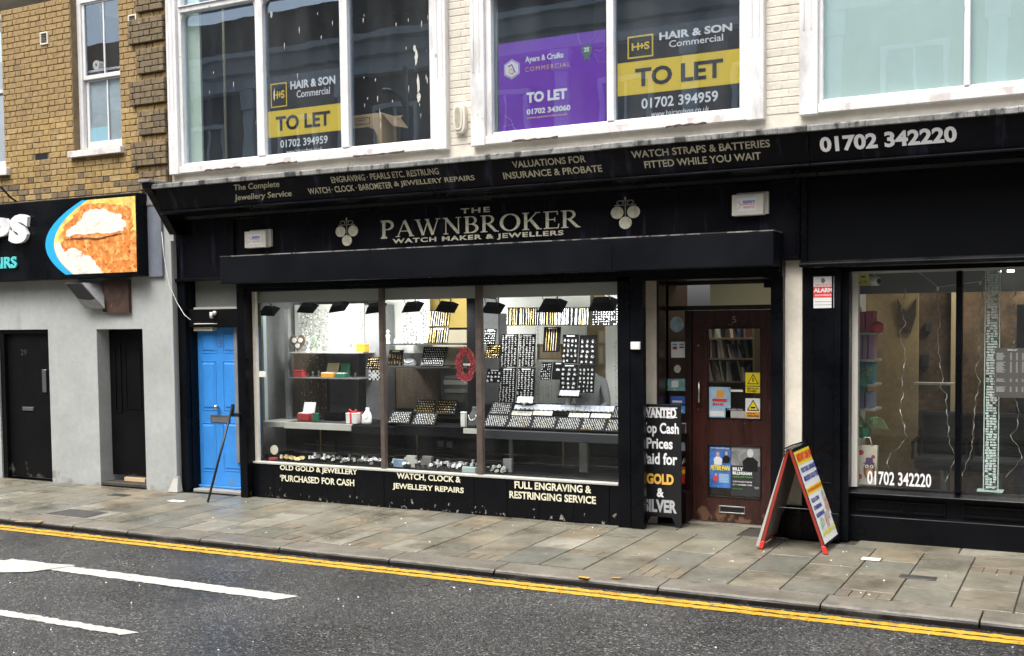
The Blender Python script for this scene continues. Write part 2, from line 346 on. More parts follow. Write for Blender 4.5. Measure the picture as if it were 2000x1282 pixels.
# -- lettering with serifs, drawn stroke by stroke in a 1-high em
def sstroke(p, a, w):
    (x0, y0), (x1, y1) = p, a; d = math.hypot(x1-x0, y1-y0); nx, ny = -(y1-y0)/d*w/2, (x1-x0)/d*w/2
    return [(x0+nx, y0+ny), (x1+nx, y1+ny), (x1-nx, y1-ny), (x0-nx, y0-ny)]
def arc(cx, cy, rx, ry, a0, a1, wt, wn, n=14):
    out = []
    for i in range(n):
        t0 = math.radians(a0+(a1-a0)*i/n); t1 = math.radians(a0+(a1-a0)*(i+1)/n)
        w0 = wn+(wt-wn)*abs(math.cos(t0)); w1 = wn+(wt-wn)*abs(math.cos(t1))
        P = lambda t, s: (cx+(rx+s)*math.cos(t), cy+(ry+s)*math.sin(t))
        out.append([P(t0, w0/2), P(t1, w1/2), P(t1, -w1/2), P(t0, -w0/2)])
    return out
TK, TN, SR = .15, .055, .05
def ser(x, y, w=.26): return [(x-w/2, y-SR/2+.0), (x+w/2, y-SR/2), (x+w/2, y+SR/2), (x-w/2, y+SR/2)]
def stem(x): return [[(x-TK/2, 0), (x+TK/2, 0), (x+TK/2, 1), (x-TK/2, 1)], ser(x, SR/2, .32), ser(x, 1-SR/2, .32)]
SG = {
 'T': (.8, lambda: stem(.4)+[ser(.4, .97, .78), sstroke((.03, .98), (.03, .76), .05), sstroke((.77, .98), (.77, .76), .05)]),
 'H': (.95, lambda: stem(.18)+stem(.77)+[sstroke((.18, .52), (.77, .52), TN)]),
 'E': (.72, lambda: stem(.18)+[sstroke((.18, .97), (.64, .97), TN), sstroke((.18, .03), (.68, .03), TN), sstroke((.18, .52), (.52, .52), TN), sstroke((.66, 0), (.70, .26), .05), sstroke((.63, 1), (.64, .78), .05), sstroke((.52, .40), (.52, .64), .04)]),
 'P': (.72, lambda: stem(.18)+arc(.36, .73, .26, .24, -90, 90, .14, TN)+[sstroke((.18, .97), (.37, .97), TN), sstroke((.18, .49), (.37, .49), TN)]),
 'B': (.76, lambda: stem(.18)+arc(.38, .75, .21, .22, -90, 90, .12, TN)+arc(.38, .28, .28, .25, -90, 90, .15, TN)+[sstroke((.18, .97), (.39, .97), TN), sstroke((.18, .53), (.39, .53), TN), sstroke((.18, .03), (.39, .03), TN)]),
 'R': (.86, lambda: stem(.18)+arc(.36, .74, .24, .23, -90, 90, .13, TN)+[sstroke((.18, .97), (.37, .97), TN), sstroke((.18, .51), (.37, .51), TN), sstroke((.38, .50), (.74, .03), .14), ser(.78, SR/2, .2)]),
 'O': (.98, lambda: arc(.49, .5, .40, .475, 0, 360, .16, TN, 28)),
 'K': (.92, lambda: stem(.18)+[sstroke((.22, .42), (.68, .98), TN), sstroke((.38, .62), (.76, .03), .15), ser(.72, 1-SR/2, .24), ser(.80, SR/2, .24)]),
 'A': (.94, lambda: [sstroke((.12, .02), (.46, .98), TN), sstroke((.47, 1), (.82, .02), .15), sstroke((.25, .34), (.68, .34), .05), ser(.12, SR/2, .24), ser(.83, SR/2, .28)]),
 'W': (1.32, lambda: [sstroke((.14, .98), (.42, .02), .14), sstroke((.42, .02), (.66, .9), TN), sstroke((.62, .98), (.90, .02), .14), sstroke((.90, .02), (1.16, .98), TN), ser(.14, 1-SR/2, .28), ser(1.17, 1-SR/2, .24), ser(.62, 1-SR/2, .22)]),
 'N': (.98, lambda: [sstroke((.18, 0), (.18, 1), TN), sstroke((.80, 0), (.80, 1), TN), sstroke((.16, .98), (.80, .03), .15), ser(.18, SR/2, .24), ser(.14, 1-SR/2, .24), ser(.80, 1-SR/2, .26)]),
 'D': (.9, lambda: stem(.18)+arc(.36, .5, .42, .47, -90, 90, .15, TN, 18)+[sstroke((.18, .97), (.38, .97), TN), sstroke((.18, .03), (.38, .03), TN)]),
}
def serif_word(s, x0, x1, z0, z1, Y, mat, parent, gap=.06, grow=1.):
    tot = sum(SG[c][0]+gap for c in s)-gap; k = (x1-x0)/tot; mb = MB(); cx = 0; i = 0
    for c in s:
        w, fn = SG[c]
        for pl in fn():
            i += 1; y = Y-.003-.00008*i
            mb.face(*[(x0+(cx+px)*k, y, z0+pz*(z1-z0)) for px, pz in pl])
        cx += w+gap
    return part('lettering', mb, mat, parent, fix=False)

# ================================================================ GROUND
RZ = -.10; KY = -2.2
structure('ground', MB().box(-60, 60, -60, 60, -.6, -.32), m['joint'])
structure('road', MB().box(-45, 30, -9.6, KY+.02, -.30, RZ), m['asphalt'])
pave = structure('pavement', MB().profile([(KY+.30, -.3), (2.2, -.3), (2.2, -.012), (0, -.012), (KY+.30, -.042)], -45, 30), m['joint'])
def pz(y): return 0 if y > 0 else .03*y/2.2
# kerb stones
kx = [-14.2, -13.0, -11.9, -10.75, -9.75, -8.95, -7.95, -6.95, q(760, 1090, KY)[0], q(965, 1110, KY)[0], q(1285, 1140, KY)[0], q(1602, 1178, KY)[0], q(1602, 1178, KY)[0]+1.1, q(1602, 1178, KY)[0]+2.2, 3]
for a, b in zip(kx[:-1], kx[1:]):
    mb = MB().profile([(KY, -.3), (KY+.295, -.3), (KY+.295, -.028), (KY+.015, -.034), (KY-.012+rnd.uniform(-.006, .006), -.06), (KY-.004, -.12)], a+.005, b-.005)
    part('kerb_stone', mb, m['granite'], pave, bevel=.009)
structure('far_pavement', MB().box(-45, 30, -14, -9.6, -.3, 0.02), m['granite'])
# paving slabs laid in strips running from kerb to shops
def slabmesh(w, d, name, bev=.004):
    me = part(name, MB().box(-w/2, w/2, -d/2, d/2, -.04, 0), m['slab'], None, bevel=bev); d_ = me.data; bpy.data.objects.remove(me); return d_
UN = slabmesh(1, 1, 'slab'); PV = slabmesh(.196, .096, 'paver', .003); PV.materials[0] = m['paver']; PV2 = slabmesh(.096, .196, 'paver', .003); PV2.materials[0] = m['paver']
def slab(x0, x1, y0, y1):
    h = rnd.uniform(-.0025, .0025); gp = .006
    yc = (y0+y1)/2
    o = mesh_copy('paving_slab', UN, ((x0+x1)/2, yc, pz(yc)+h), pave, (x1-x0-gp*2, y1-y0-gp*2, 1))
    o.rotation_euler = (.0136 if yc < 0 else 0, rnd.uniform(-.002, .002), rnd.uniform(-.003, .003))
npv = 0
def pavers(x0, x1, y0, y1):
    global npv
    nx = max(1, round((x1-x0)/.1)); ny = max(1, round((y1-y0)/.2))
    for i in range(nx):
        for j in range(ny):
            npv += 1
            sx = (x1-x0)/nx; sy = (y1-y0)/ny; yc = y0+(j+.5)*sy
            o = mesh_copy('paver', PV2, (x0+(i+.5)*sx, yc, pz(yc)+rnd.uniform(-.003, .003)), pave, (sx/.1*.99, sy/.2*.99, 1)); o.rotation_euler = (.0136 if yc < 0 else 0, 0, rnd.uniform(-.01, .01))
x = -.97+.42*7; YB = KY+.30; YT = -.02; k = 0
while x > -13.6:
    w = .42; x0 = x-w; y = YB
    back = .62 if x0 > -1.8 else (.46 if -4.4 < x0 < -1.8 else 0)
    if x0 < -9.4: YT = -.10
    first = rnd.choice([0, 1, 2])
    while y < YT-.05:
        left = YT-y
        if k < 500 and x0 > -8 and ((y == YB and first == 0 and rnd.random() < .7) or rnd.random() < .20):
            d = .2 if left > .3 else left; pavers(x0, x, y, y+d)
        else:
            d = rnd.choice([.68, .60, .45, .68, .52]); d = left if left-d < .16 else d
            slab(x0, x, y, y+d)
        y += d
    x = x0; k += 1
# cream threshold flags by the shops at the right and in the door recess
xa = -4.35
for w in (.6, .62):
    slab(xa+.0, xa+w, YT+.005, .54); xa += w
xa = -2.02
while xa < 1.4: slab(xa, xa+.9, YT+.005, .34); xa += .9
# covers let into the pavement
def cover(name, label, px, w, d, mat, cat='cover'):
    x, y = g(*px); z = pz(y)
    t = thing(name, label, cat, (x, y, z))
    part('frame', MB().box(x-w/2-.012, x+w/2+.012, y-d/2-.012, y+d/2+.012, z-.02, z+.003), m['metalcover'], t)
    part('lid', MB().box(x-w/2, x+w/2, y-d/2, y+d/2, z-.01, z+.0055), mat, t, bevel=.002)
cover('inspection_cover', 'small white inspection cover by the red sandwich board', (1701, 1091), .16, .11, m['whiteplastic'])
cover('inspection_cover', 'dark rectangular metal cover at the right of the pavement', (1793, 1125), .26, .12, m['metalcover'])
cover('inspection_cover', 'large dark grey metal cover in front of the grey rendered wall', (152, 999), .62, .34, m['metalcover'])
cover('inspection_cover', 'pale square cover in front of the blue door', (345, 978), .22, .10, m['paper'])
cover('inspection_cover', 'small brown cover below the narrow black door', (233, 966), .26, .12, m['metalcover'])
# litter and gum
mb = MB()
for i in range(150):
    if i < 90: x, y = rnd.uniform(-9, 0), rnd.uniform(-9, -2.4); z = RZ+.002
    else: x, y = rnd.uniform(-9, 1), rnd.uniform(-1.9, -.1); z = pz(y)+.003
    s = rnd.uniform(.004, .011); mb.gem((x, y, z), s, s*.7)
structure('litter_specks', mb, m['paper']); bpy.data.objects['litter_specks']['kind'] = 'stuff'
# road markings: rubbed edges
def strip(name, x0, x1, y0, y1, mat, rag=.012, step=.035, endl=0, endr=0):
    n = max(2, int((x1-x0)/step)); mb = MB(); A = []; B = []
    for i in range(n+1):
        t = i/n; A.append((x0+(x1-x0)*t, y0+rnd.uniform(-rag, rag))); B.append((x0+(x1-x0)*t+(endr*t if i == n else 0), y1+rnd.uniform(-rag, rag)))
    for i in range(n):
        mb.face((*A[i], RZ+.0045), (*A[i+1], RZ+.0045), (*B[i+1], RZ+.0045), (*B[i], RZ+.0045))
    o = structure(name, mb, mat); return o
strip('yellow_line', -20, 3, -2.368, -2.285, m['yellowpaint'], .013)
strip('yellow_line', -20, 3, -2.485, -2.398, m['yellowpaint'], .009)
xe = g(545, 1170, RZ)[0]
strip('white_line', -9.1, xe, -3.66, -3.47, m['whitepaint'], .011, endr=.10)
strip('white_line', -20, g(222, 1245, RZ)[0], -4.93, -4.82, m['whitepaint'], .011, endr=.08)
mb = MB(); P = [g(a, b, RZ) for a, b in ((-160, 1090), (0, 1096), (150, 1106), (60, 1119), (0, 1120), (-160, 1112))]
mb.face(*[(x, y, RZ+.009) for x, y in P]); structure('white_road_arrow', mb, m['whitepaint'])
# yellow paint marks on the kerb
mb = MB()
for (a, b, c, d) in ((30, 1020, 82, 1019), (72, 1027, 128, 1017), (1130, 1128, 1150, 1131), (1195, 1130, 1212, 1131)):
    x0, y0 = g(a, b, -.03); x1, y1 = g(c, d, -.03); mb.face((x0, y0-.02, pz(y0)+.007), (x1, y1-.02, pz(y1)+.007), (x1, y1+.03, pz(y1)+.007), (x0, y0+.02, pz(y0)+.007))
structure('paint_marks', mb, m['yellowpaint'])
# weeds at the foot of the shopfront
def weeds(px, n, lab):
    x, y = g(*px); mb = MB()
    for i in range(n):
        a = rnd.uniform(0, 6.28); h = rnd.uniform(.03, .09); dx, dy = math.cos(a)*h*.6, math.sin(a)*h*.4; bx, by = x+rnd.uniform(-.06, .06), y+rnd.uniform(-.02, .01)
        mb.face((bx-.004, by, 0), (bx+.004, by, 0), (bx+dx+.003, by+dy, h), (bx+dx-.003, by+dy, h))
    tag(part('weeds', mb, m['leaf'], None), lab, 'weeds'); 
weeds((484, 971), 40, 'tuft of green weeds at the foot of the black post by the blue door')

# ================================================================ OPPOSITE SIDE (seen in reflections)
ob = thing('terrace_building', 'dark brick terrace with pale cornice across the street, seen mirrored in the windows', 'building', (-3, -13, 0))
mb = MB().box(-34, 14, -13.6, -13.3, 0, 10.4)
part('wall', mb, M('dark brick terrace wall', (.16, .125, .10), .9, var=.2, vs=3), ob)
oc = M('pale stone trim', (.62, .63, .63), .7, var=.1)
mb = MB().profile([(-13.3, 8.35), (-13.12, 8.4), (-13.1, 8.75), (-12.95, 8.8), (-12.85, 9.1), (-12.7, 9.15), (-12.7, 9.3), (-13.3, 9.4)], -34, 14)
mb.box(-34, 14, -13.3, -13.2, 4.1, 4.5); part('cornice', mb, oc, ob)
part('shopfront', MB().box(-34, 14, -13.3, -13.05, 0, 3.4), M('grey shopfront across the street', (.16, .17, .18), .5, var=.2, vs=1), ob)
dk = M('dark pane across the street', (.03, .04, .05), .1)
for i in range(15):
    xw = -32+i*3.1
    f = part('window', MB().frame(xw, xw+1.3, 5.0, 7.6, .11, -13.3, -13.18, .16).box(xw+.11, xw+1.19, -13.27, -13.2, 6.26, 6.36).box(xw+.62, xw+.68, -13.26, -13.22, 5.1, 7.5), oc, ob)
    part('pane', MB().box(xw+.1, xw+1.2, -13.298, -13.28, 5.1, 7.5), dk, f)
    part('pilaster', MB().box(xw+2.0, xw+2.35, -13.3, -13.16, 3.4, 8.4).box(xw+1.95, xw+2.4, -13.3, -13.10, 7.9, 8.38), oc, ob)
# street lamp across the street, seen in the pane behind the boards
lp = thing('street_lamp', 'black street lamp post mirrored in the upper window', 'street lamp', (-13.4, -9.9, 0))
mb = MB().tube([(-13.4, -9.9, 0), (-13.4, -9.9, 1.2), (-13.4, -9.9, 7.6)], [.11, .08, .06], 10)
part('pole', mb, m['darksteel'], lp, smooth=True)
part('arm', MB().tube([(-13.4, -9.9, 6.6), (-13.4, -9.7, 6.9), (-13.4, -9.3, 7.0)], .03, 6), m['darksteel'], lp)
part('lantern', MB().ball((-13.4, -9.2, 6.95), (.12, .2, .07)), m['darksteel'], lp)

# ================================================================ BRICK BUILDING (left)
bb = thing('brick_building', 'yellow stock brick building with grey rendered ground floor left of the blue door', 'building', (-12, 0, 0))
BX1 = q(325, 150, 0)[0]; BX0 = -15.2; ZS = q(200, 402, 0)[1]; ZT = 6.4
# openings (x0, x1, z0, z1)
w1 = rq(135.5, 0, 240, 292, 0); W1 = (w1[0], q(243, 150, .1)[0]+.02, q(160, 296, .02)[1], ZT+.2)
W0 = (-14.6, q(4, 150, 0)[0], q(5, 330, 0)[1], ZT+.2)
def inside(x, z, r, e=0): return r[0]-e < x < r[1]+e and r[2]-e < z < r[3]+e
mb = MB(); YW = .012
mb.box(BX0, W0[0], YW, .5, ZS, ZT); mb.box(W0[1], W1[0], YW, .5, ZS, ZT); mb.box(W1[1], BX1, YW, .5, ZS, ZT)
mb.box(W0[0], W0[1], YW, .5, ZS, W0[2]); mb.box(W1[0], W1[1], YW, .5, ZS, W1[2])
wall = part('wall', mb, m['mortar'], bb)
def brickmesh(w, seed, h=.0685, d=.05):
    r = random.Random(seed); mb = MB().box(-w/2, w/2, 0, d, -h/2, h/2)
    mb.v = [(a+r.uniform(-.003, .003), b+r.uniform(-.002, .002), c+r.uniform(-.0025, .0025)) for a, b, c in mb.v]
    o = part('brick', mb, m['brick'], None, bevel=.006); me = o.data; bpy.data.objects.remove(o); return me
ST = [brickmesh(.206, i) for i in range(4)]; HD = [brickmesh(.094, i+9) for i in range(4)]
bl = []; c = 0.0765; z = ZS+.03; row = 0
QX = BX1-q(325, 150)[0]+q(268, 150)[0]
BRS = []
def quoin(x, z):
    i = int(round((z-ZS-.03)/c))
    lim = q(258 if (i//5) % 2 else 273, 200)[0]
    return x > lim and i % 5 != 0
while z < ZT:
    x = BX0+(0 if row % 2 else -.08); k = row; iq = int(round((z-ZS-.03)/c)); ql = q(258 if (iq//5) % 2 else 273, 200)[0] if iq % 5 else None
    while x < BX1:
        k += 1; w = .216 if k % 2 else .104
        xc = x+w/2
        hit = False
        for r in (W0, W1):
            if inside(xc, z, r, 0): hit = True
        # trim at openings
        xl, xr = x, x+w
        for r in (W0, W1):
            if r[2]-.02 < z < r[3]:
                if xl < r[0] < xr: xr = r[0]
                if xl < r[1] < xr: xl = r[1]
        if not hit or (xr-xl) < w:
            xr = min(xr, BX1)
            if xr-xl > .045 and not (inside((xl+xr)/2, z, W0) or inside((xl+xr)/2, z, W1)):
                if ql and xl < ql-.001 < xr:
                    if ql-xl > .03: BRS.append(((xl+ql)/2, z, ql-xl))
                    if xr-ql > .03: BRS.append(((xr+ql)/2, z, xr-ql))
                else: BRS.append(((xl+xr)/2, z, xr-xl))
        x += w
    z += c; row += 1
px_hole = rq(68, 299, 92, 313)
def key(b): # bricks in the photograph first
    v = Vector((b[0], 0, b[1]))-EYE; a = 1000+F*v.dot(R_)/v.dot(W_); bb_ = PPY-F*v.dot(U_)/v.dot(W_)
    return 0 if (a > -15 and bb_ > -12) else 1
BRS.sort(key=key); nb = 0; stuffmb = {}
for xc, z, w in BRS:
    if inside(xc, z, px_hole, .01): continue
    dark = quoin(xc, z) or z < ZS+.17
    low = z < ZS+.5 and rnd.random() < (1-(z-ZS)/.5)*.9
    mt = m['brickdark'] if (dark or low) else m['brick']
    y = -.048 if quoin(xc, z) and z > ZS+.12 else 0
    big = w > .15; me = rnd.choice(ST if big else HD); sx = (w-.008)/(.206 if big else .094)
    if nb < 300 and key((xc, z, w)) == 0:
        mesh_copy('brick', me, (xc, y+rnd.uniform(-.003, .002), z), wall, (sx, 1, 1), (0, rnd.uniform(-.008, .008), 0), mt); nb += 1
    else:
        a = stuffmb.setdefault(mt.name, (MB(), mt))[0]; n0 = len(a.v); yy = y+rnd.uniform(-.003, .002)
        a.v += [(v.co.x*sx+xc, v.co.y+yy, v.co.z+z) for v in me.vertices]; a.f += [tuple(n0+i for i in p.vertices) for p in me.polygons]
for a, mt in stuffmb.values(): part('brick_infill', a, mt, wall, kind='stuff', fix=False)
part('putlog_hole', MB().box(px_hole[0], px_hole[1], .008, .01, px_hole[2], px_hole[3]), m['ink'], bb)
# reveal bricks are the wall's own side; window, sill
def sash(parent, r, yf, name='sash_window', xbar=True):
    x0, x1, z0, z1 = r
    f = part('window', MB().frame(x0, x1, z0, z1, .075, yf, yf+.10, .05), m['white'], parent, bevel=.004)
    zm = q(190, 148, yf)[1]
    part('sash', MB().frame(x0+.075, x1-.02, zm-.03, z1-.05, .045, yf+.02, yf+.05, .055).box((x0+x1)/2-.012+.03, (x0+x1)/2+.012+.03, yf+.025, yf+.045, zm+.025, z1-.1), m['white'], f, bevel=.003)
    part('sash', MB().frame(x0+.085, x1-.02, z0+.05, zm-.005, .045, yf+.055, yf+.085, .085).box((x0+x1)/2-.012+.03, (x0+x1)/2+.012+.03, yf+.06, yf+.08, z0+.12, zm-.04), m['white'], f, bevel=.003)
    part('glass', MB().box(x0+.11, x1-.05, yf+.034, yf+.038, zm, z1-.1), m['glass_up'], f)
    part('glass', MB().box(x0+.12, x1-.05, yf+.068, yf+.072, z0+.12, zm-.04), m['glass_up'], f)
    return f
sash(bb, (W1[0]+.0, W1[1], W1[2], W1[3]-.2), .105)
s = rq(128, 302, 250, 293, -.06)
part('sill', MB().box(W1[0]-.05, W1[1]+.05, -.07, .13, W1[2]-.085, W1[2]-.002), m['whitepeel'], bb, bevel=.005)
f = sash(bb, (W0[0], W0[1], W0[2], W0[3]-.2), .105)
part('sill', MB().box(W0[0]-.1, W0[1]+.11, -.07, .13, W0[2]-.1, W0[2]-.002), m['whitepeel'], bb, bevel=.005)
# room seen through the sash
mb = MB(); xa, xb = W1[0]-.3, W1[1]+.5
mb.box(xa, xb, 1.6, 1.65, ZS, ZT); mb.box(xa, xa+.02, .5, 1.6, ZS, ZT); part('room_wall', mb, M('beige bathroom wall', (.70, .66, .58), .8), bb)
part('obscured_pane', MB().box(W1[0]+.12, W1[1]-.05, .19, .2, W1[2]+.1, q(190, 150, .1)[1]), M('misty pane film', (.55, .60, .60), .6, var=.12, vs=5), bb)
t = rq(176, 251, 214, 281, .18); tag(part('blue_card', MB().box(t[0], t[1], .176, .184, t[2], t[3]), M('pale blue sheet', (.38, .62, .70), .6), None), 'pale blue sheet behind the lower pane of the sash window', 'sheet')
tr = thing('toilet_roll', 'white toilet roll lying on the meeting rail of the sash window', 'toilet roll', (*q(190, 128, .25)[:1], .25, q(190, 140, .25)[1]))
cx, cz = q(190, 128, .22)
mb = MB(); 
for i in range(16):
    a0, a1 = 2*math.pi*i/16, 2*math.pi*(i+1)/16
    pp = [(cx+r_*math.cos(a), cz+r_*math.sin(a)) for r_, a in ((.062, a0), (.062, a1), (.022, a1), (.022, a0))]
    mb.prism(pp, .20, .31)
part('roll', mb, m['paper'], tr, smooth=False)
part('core', MB().disc(cx, cz, .0215, .0215, .22, .305, 14), m['card'], tr)
tag(part('window_ledge', MB().box(W1[0], W1[1], .19, .36, cz-.09, cz-.062), m['white'], None), 'white ledge behind the meeting rail carrying the toilet roll', 'ledge')
# air bricks
for (a, b_, c_, d_), lb in (((77, 64, 93, 86), 'in the yellow wall'), ((249, 30, 266, 54), 'beside the quoins')):
    r = rq(a, b_, c_, d_, -.02); t = part('air_vent', MB().frame(r[0], r[1], r[2], r[3], .02, -.02, .02), m['plastic'], bb, bevel=.003)
    mb = MB().box(r[0]+.02, r[1]-.02, 0.0, .005, r[2]+.02, r[3]-.02)
    for i in range(6): zz = r[2]+.03+i*(r[3]-r[2]-.055)/5; mb.box(r[0]+.018, r[1]-.018, -.012, .0, zz, zz+.006)
    part('grille', mb, m['hardboard'], t)
# grey rendered ground floor
ZR = q(200, 540, -.05)[1]; YR = -.06
dl = (-13.6, q(97, 750, YR)[0], 0, q(60, 644, YR)[1]); dr = (q(191.5, 750, YR)[0], q(281, 750, YR)[0], 0, q(240, 643, YR)[1])
PXR = q(345, 700, YR)[0]
mb = MB(); mb.box(BX0-2, dl[0], YR, .4, -.02, ZS-.06); mb.box(dl[1], dr[0], YR, .4, -.02, ZS-.06); mb.box(dr[1], PXR, YR, .4, -.02, ZS-.06)
mb.box(dl[0], dl[1], YR, .4, dl[3], ZS-.06); mb.box(dr[0], dr[1], YR, .4, dr[3], ZS-.06)
part('rendered_wall', mb, m['render'], bb)
part('ledge', MB().box(BX0-2, PXR, YR-.05, .02, ZS-.06, ZS), m['lead'], bb)
# door 29
D29 = part('door', MB().box(dl[0], q(100, 750, .02)[0]-.05, .02, .06, .02, dl[3]-.03), m['blackwood'], bb, label='plain black flush door')
part('door_frame', MB().frame(dl[0], dl[1]-.002, 0.001, dl[3]-.002, .05, -.03, .06, .0).box(q(3, 800, 0)[0]-.03, q(16, 800, 0)[0], -.035, .02, 0, dl[3]-.05), m['blackwood'], bb)
r = rq(81, 722, 90, 767, .0); part('handle', MB().box(r[0], r[1], -.0, .03, r[2], r[3]), m['steel'], D29, bevel=.006)
r = rq(43, 795, 64, 803, .0); part('letter_slot', MB().box(r[0], r[1], .005, .025, r[2], r[3]), m['steel'], D29, bevel=.003)
T('29', (41, 694), (52, 683), .016, m['metalcover'], D29, 'number')
DB = part('door', MB().box(dr[0]+.01, dr[1]+.1, .14, .18, .12, dr[3]), m['blackwood'], bb, label='narrow black boarded door')
part('panel', MB().frame(*(lambda r: (r[0], r[1], r[2], r[3]))(rq(222, 672, 239, 806, .13)), .02, .125, .14), m['blackwood'], DB)
part('panel', MB().frame(*(lambda r: (r[0], r[1], r[2], r[3]))(rq(243, 680, 276, 800, .13)), .015, .13, .14), m['blackwood'], DB)
part('step', MB().box(dr[0], dr[1], YR+.01, .18, 0, .045), m['joint'], bb, bevel=.006)
part('worn_strip', MB().box(q(243, 940, .1)[0], q(283, 940, .1)[0], .10, .145, .05, .10), m['card'], bb)
# vent boxes under the sign
ve = thing('extract_vent', 'galvanised vent hood and rusty brown panel on the grey wall under the food sign', 'vent', (*q(190, 580, -.1)[:1], -.1, q(190, 600, -.1)[1]))
a = [q(*p, -.2) for p in ((138, 554), (172, 553), (200, 603), (161, 603))]
b_ = [q(*p, -.07) for p in ((150, 552), (200, 552), (203, 600), (175, 600))]
mb = MB().hexa([(a[3][0], -.16, a[3][1]), (a[2][0], -.16, a[2][1]), (b_[2][0], -.06, b_[2][1]), (b_[3][0], -.06, b_[3][1]), (a[0][0], -.30, a[0][1]), (a[1][0], -.30, a[1][1]), (b_[1][0], -.06, b_[1][1]), (b_[0][0], -.06, b_[0][1])])
part('hood', mb, M('galvanised steel', (.30, .31, .31), .5, .6, var=.2, vs=12), ve)
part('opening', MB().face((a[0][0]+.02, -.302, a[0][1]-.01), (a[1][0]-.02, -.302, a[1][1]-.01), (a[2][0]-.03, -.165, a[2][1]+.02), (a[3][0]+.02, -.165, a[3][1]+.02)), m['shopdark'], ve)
r = rq(200, 548, 253, 611, -.10); part('panel', MB().prism([(r[0], r[2]+.02), (r[0]+.12, r[2]), (r[1], r[2]+.0), (r[1], r[3]), (r[0], r[3])], -.11, -.06), M('rusty brown sheet', (.055, .028, .020), .8, var=.4, vs=9, chip=((.14,.07,.05), 8, .62, .05, (1,1,1))), ve)
# food sign
fs = thing('shop_sign', 'black illuminated box sign with fried fish picture and white PS letters', 'sign', (-12.5, -.2, 3.1))
ra = q(268, 537, -.27); rb = q(268, 379, -.27); SZ0, SZ1 = ra[1]-.015, rb[1]+.02; SX1 = ra[0]+.025
part('case', MB().box(-18, SX1, -.26, -.05, SZ0, SZ1), m['black'], fs, bevel=.01)
Yp = -.262
r = rq(89, 385, 267, 530, Yp); pic = (q(100, 450, Yp)[0], q(266, 450, Yp)[0], q(266, 531, Yp)[1], q(266, 383, Yp)[1])
def ell(c0, rx, rz, a0, a1, n=24): return [(c0[0]+rx*math.cos(math.radians(a0+(a1-a0)*i/n)), c0[1]+rz*math.sin(math.radians(a0+(a1-a0)*i/n))) for i in range(n+1)]
X1 = pic[1]; Zb, Zt = pic[2], pic[3]; Wd = q(266, 450, Yp)[0]-q(88, 450, Yp)[0]; Hh = Zt-Zb
def U(u, v): return (X1-Wd+u*Wd, Zb+v*Hh)
def flat(name, uv, mat, k): return part(name, MB().face(*[(U(u, v)[0], Yp-.0015*k, U(u, v)[1]) for u, v in uv]), mat, fs)
def ovl(u0, off): # left limb of the big oval
    return [(u0+off*0+(1.25-u0)*(1-math.sqrt(max(0, 1-((v-.45)/.98)**2)))*1.0 if False else u0+ (abs(v-.42)**2)*1.25, v) for v in [i/20 for i in range(21)]]
flat('blue_arc', [(u+0.0, v) for u, v in ovl(0, 0)]+[(.6, 1), (.6, 0)], m['label_cyan'], 1)
def inner(v): return .10+(abs(v-.42)**2)*1.15
flat('picture', [(inner(v), v) for v in [i/20 for i in range(21)]]+[(1, 1), (1, 0)], M('yellow chips print', (.82, .62, .16), .4, var=.3, vs=9), 2)
flat('picture', [(inner(v)+.01, v) for v in [i/20 for i in range(10)]]+[(.30, .45), (.55, .45), (.75, 0)], M('white plate print', (.78, .76, .72), .4, var=.08, vs=12), 3)
def ragged(pts, amp=.012, n=5):
    out = []
    for i, (u, v) in enumerate(pts):
        u2, v2 = pts[(i+1) % len(pts)]
        for k in range(n): t = k/n; e = 0 if ((u > .99 and u2 > .99) or (v < .01 and v2 < .01)) else amp; out.append((min(1, u+(u2-u)*t+rnd.uniform(-e, e)), max(0, v+(v2-v)*t+rnd.uniform(-e, e))))
    return out
batter = M('orange batter print', (.72, .24, .05), .45, var=.25, vs=14, chip=((.86,.48,.15), 11, .51, .07, (1,1,1)), chip2=((.45,.06,.015), 15, .55, .08, (1,1,1)))
flesh = M('white fish print', (.82, .77, .70), .45, var=.07, vs=12, chip=((.74,.58,.48), 9, .55, .1, (.7,1,1.4)), chip2=((.80,.46,.25), 8, .66, .06, (1,1,1)))
flat('picture', ragged([(.16, .44), (.24, .28), (.36, .20), (.44, .27), (.52, .22), (.58, .10), (.64, 0), (1, 0), (1, .56), (.8, .52), (.55, .48), (.3, .50)]), batter, 4)
flat('picture', ragged([(.22, .32), (.30, .37), (.42, .31), (.40, .19), (.50, .05), (.44, 0), (.34, .03), (.30, .15)], .012), flesh, 5)
flat('picture', ragged([(.19, .50), (.22, .64), (.34, .80), (.45, .95), (.66, .93), (.84, .91), (.95, .85), (.97, .62), (.92, .52), (.7, .47), (.5, .50), (.3, .48)], .018), batter, 6)
flat('picture', ragged([(.24, .52), (.26, .62), (.40, .72), (.50, .88), (.66, .86), (.84, .78), (.91, .64), (.86, .55), (.7, .53), (.5, .55)], .016), flesh, 7)
flat('picture', ragged([(.20, .485), (.42, .50), (.62, .475), (.90, .535), (.62, .455), (.42, .475)], .006), M('dark crease print', (.20, .05, .02), .5), 8)
def solidtext(s, a, b_, Y, depth, mat, parent, bold=.03, shear=0):
    o = T(s, a, b_, Y, mat, parent, 'letter', bold, shear); mo = o.modifiers.new('solid', 'SOLIDIFY'); mo.thickness = depth; mo.offset = 0; return o
for ch, a, b_ in (('P', (-22, 486), (22, 424)), ('S', (20, 477), (57, 418))): solidtext(ch, a, b_, Yp-.03, .05, m['whitelet'], fs, .07, .12)
solidtext('AIRS', (-14, 526), (33, 501), Yp-.012, .02, m['teal'], fs, .03)
sl_ = thing('sign_lamp', 'small black lamp on a curved arm above the food sign', 'lamp', (-13.7, -.3, 3.9))
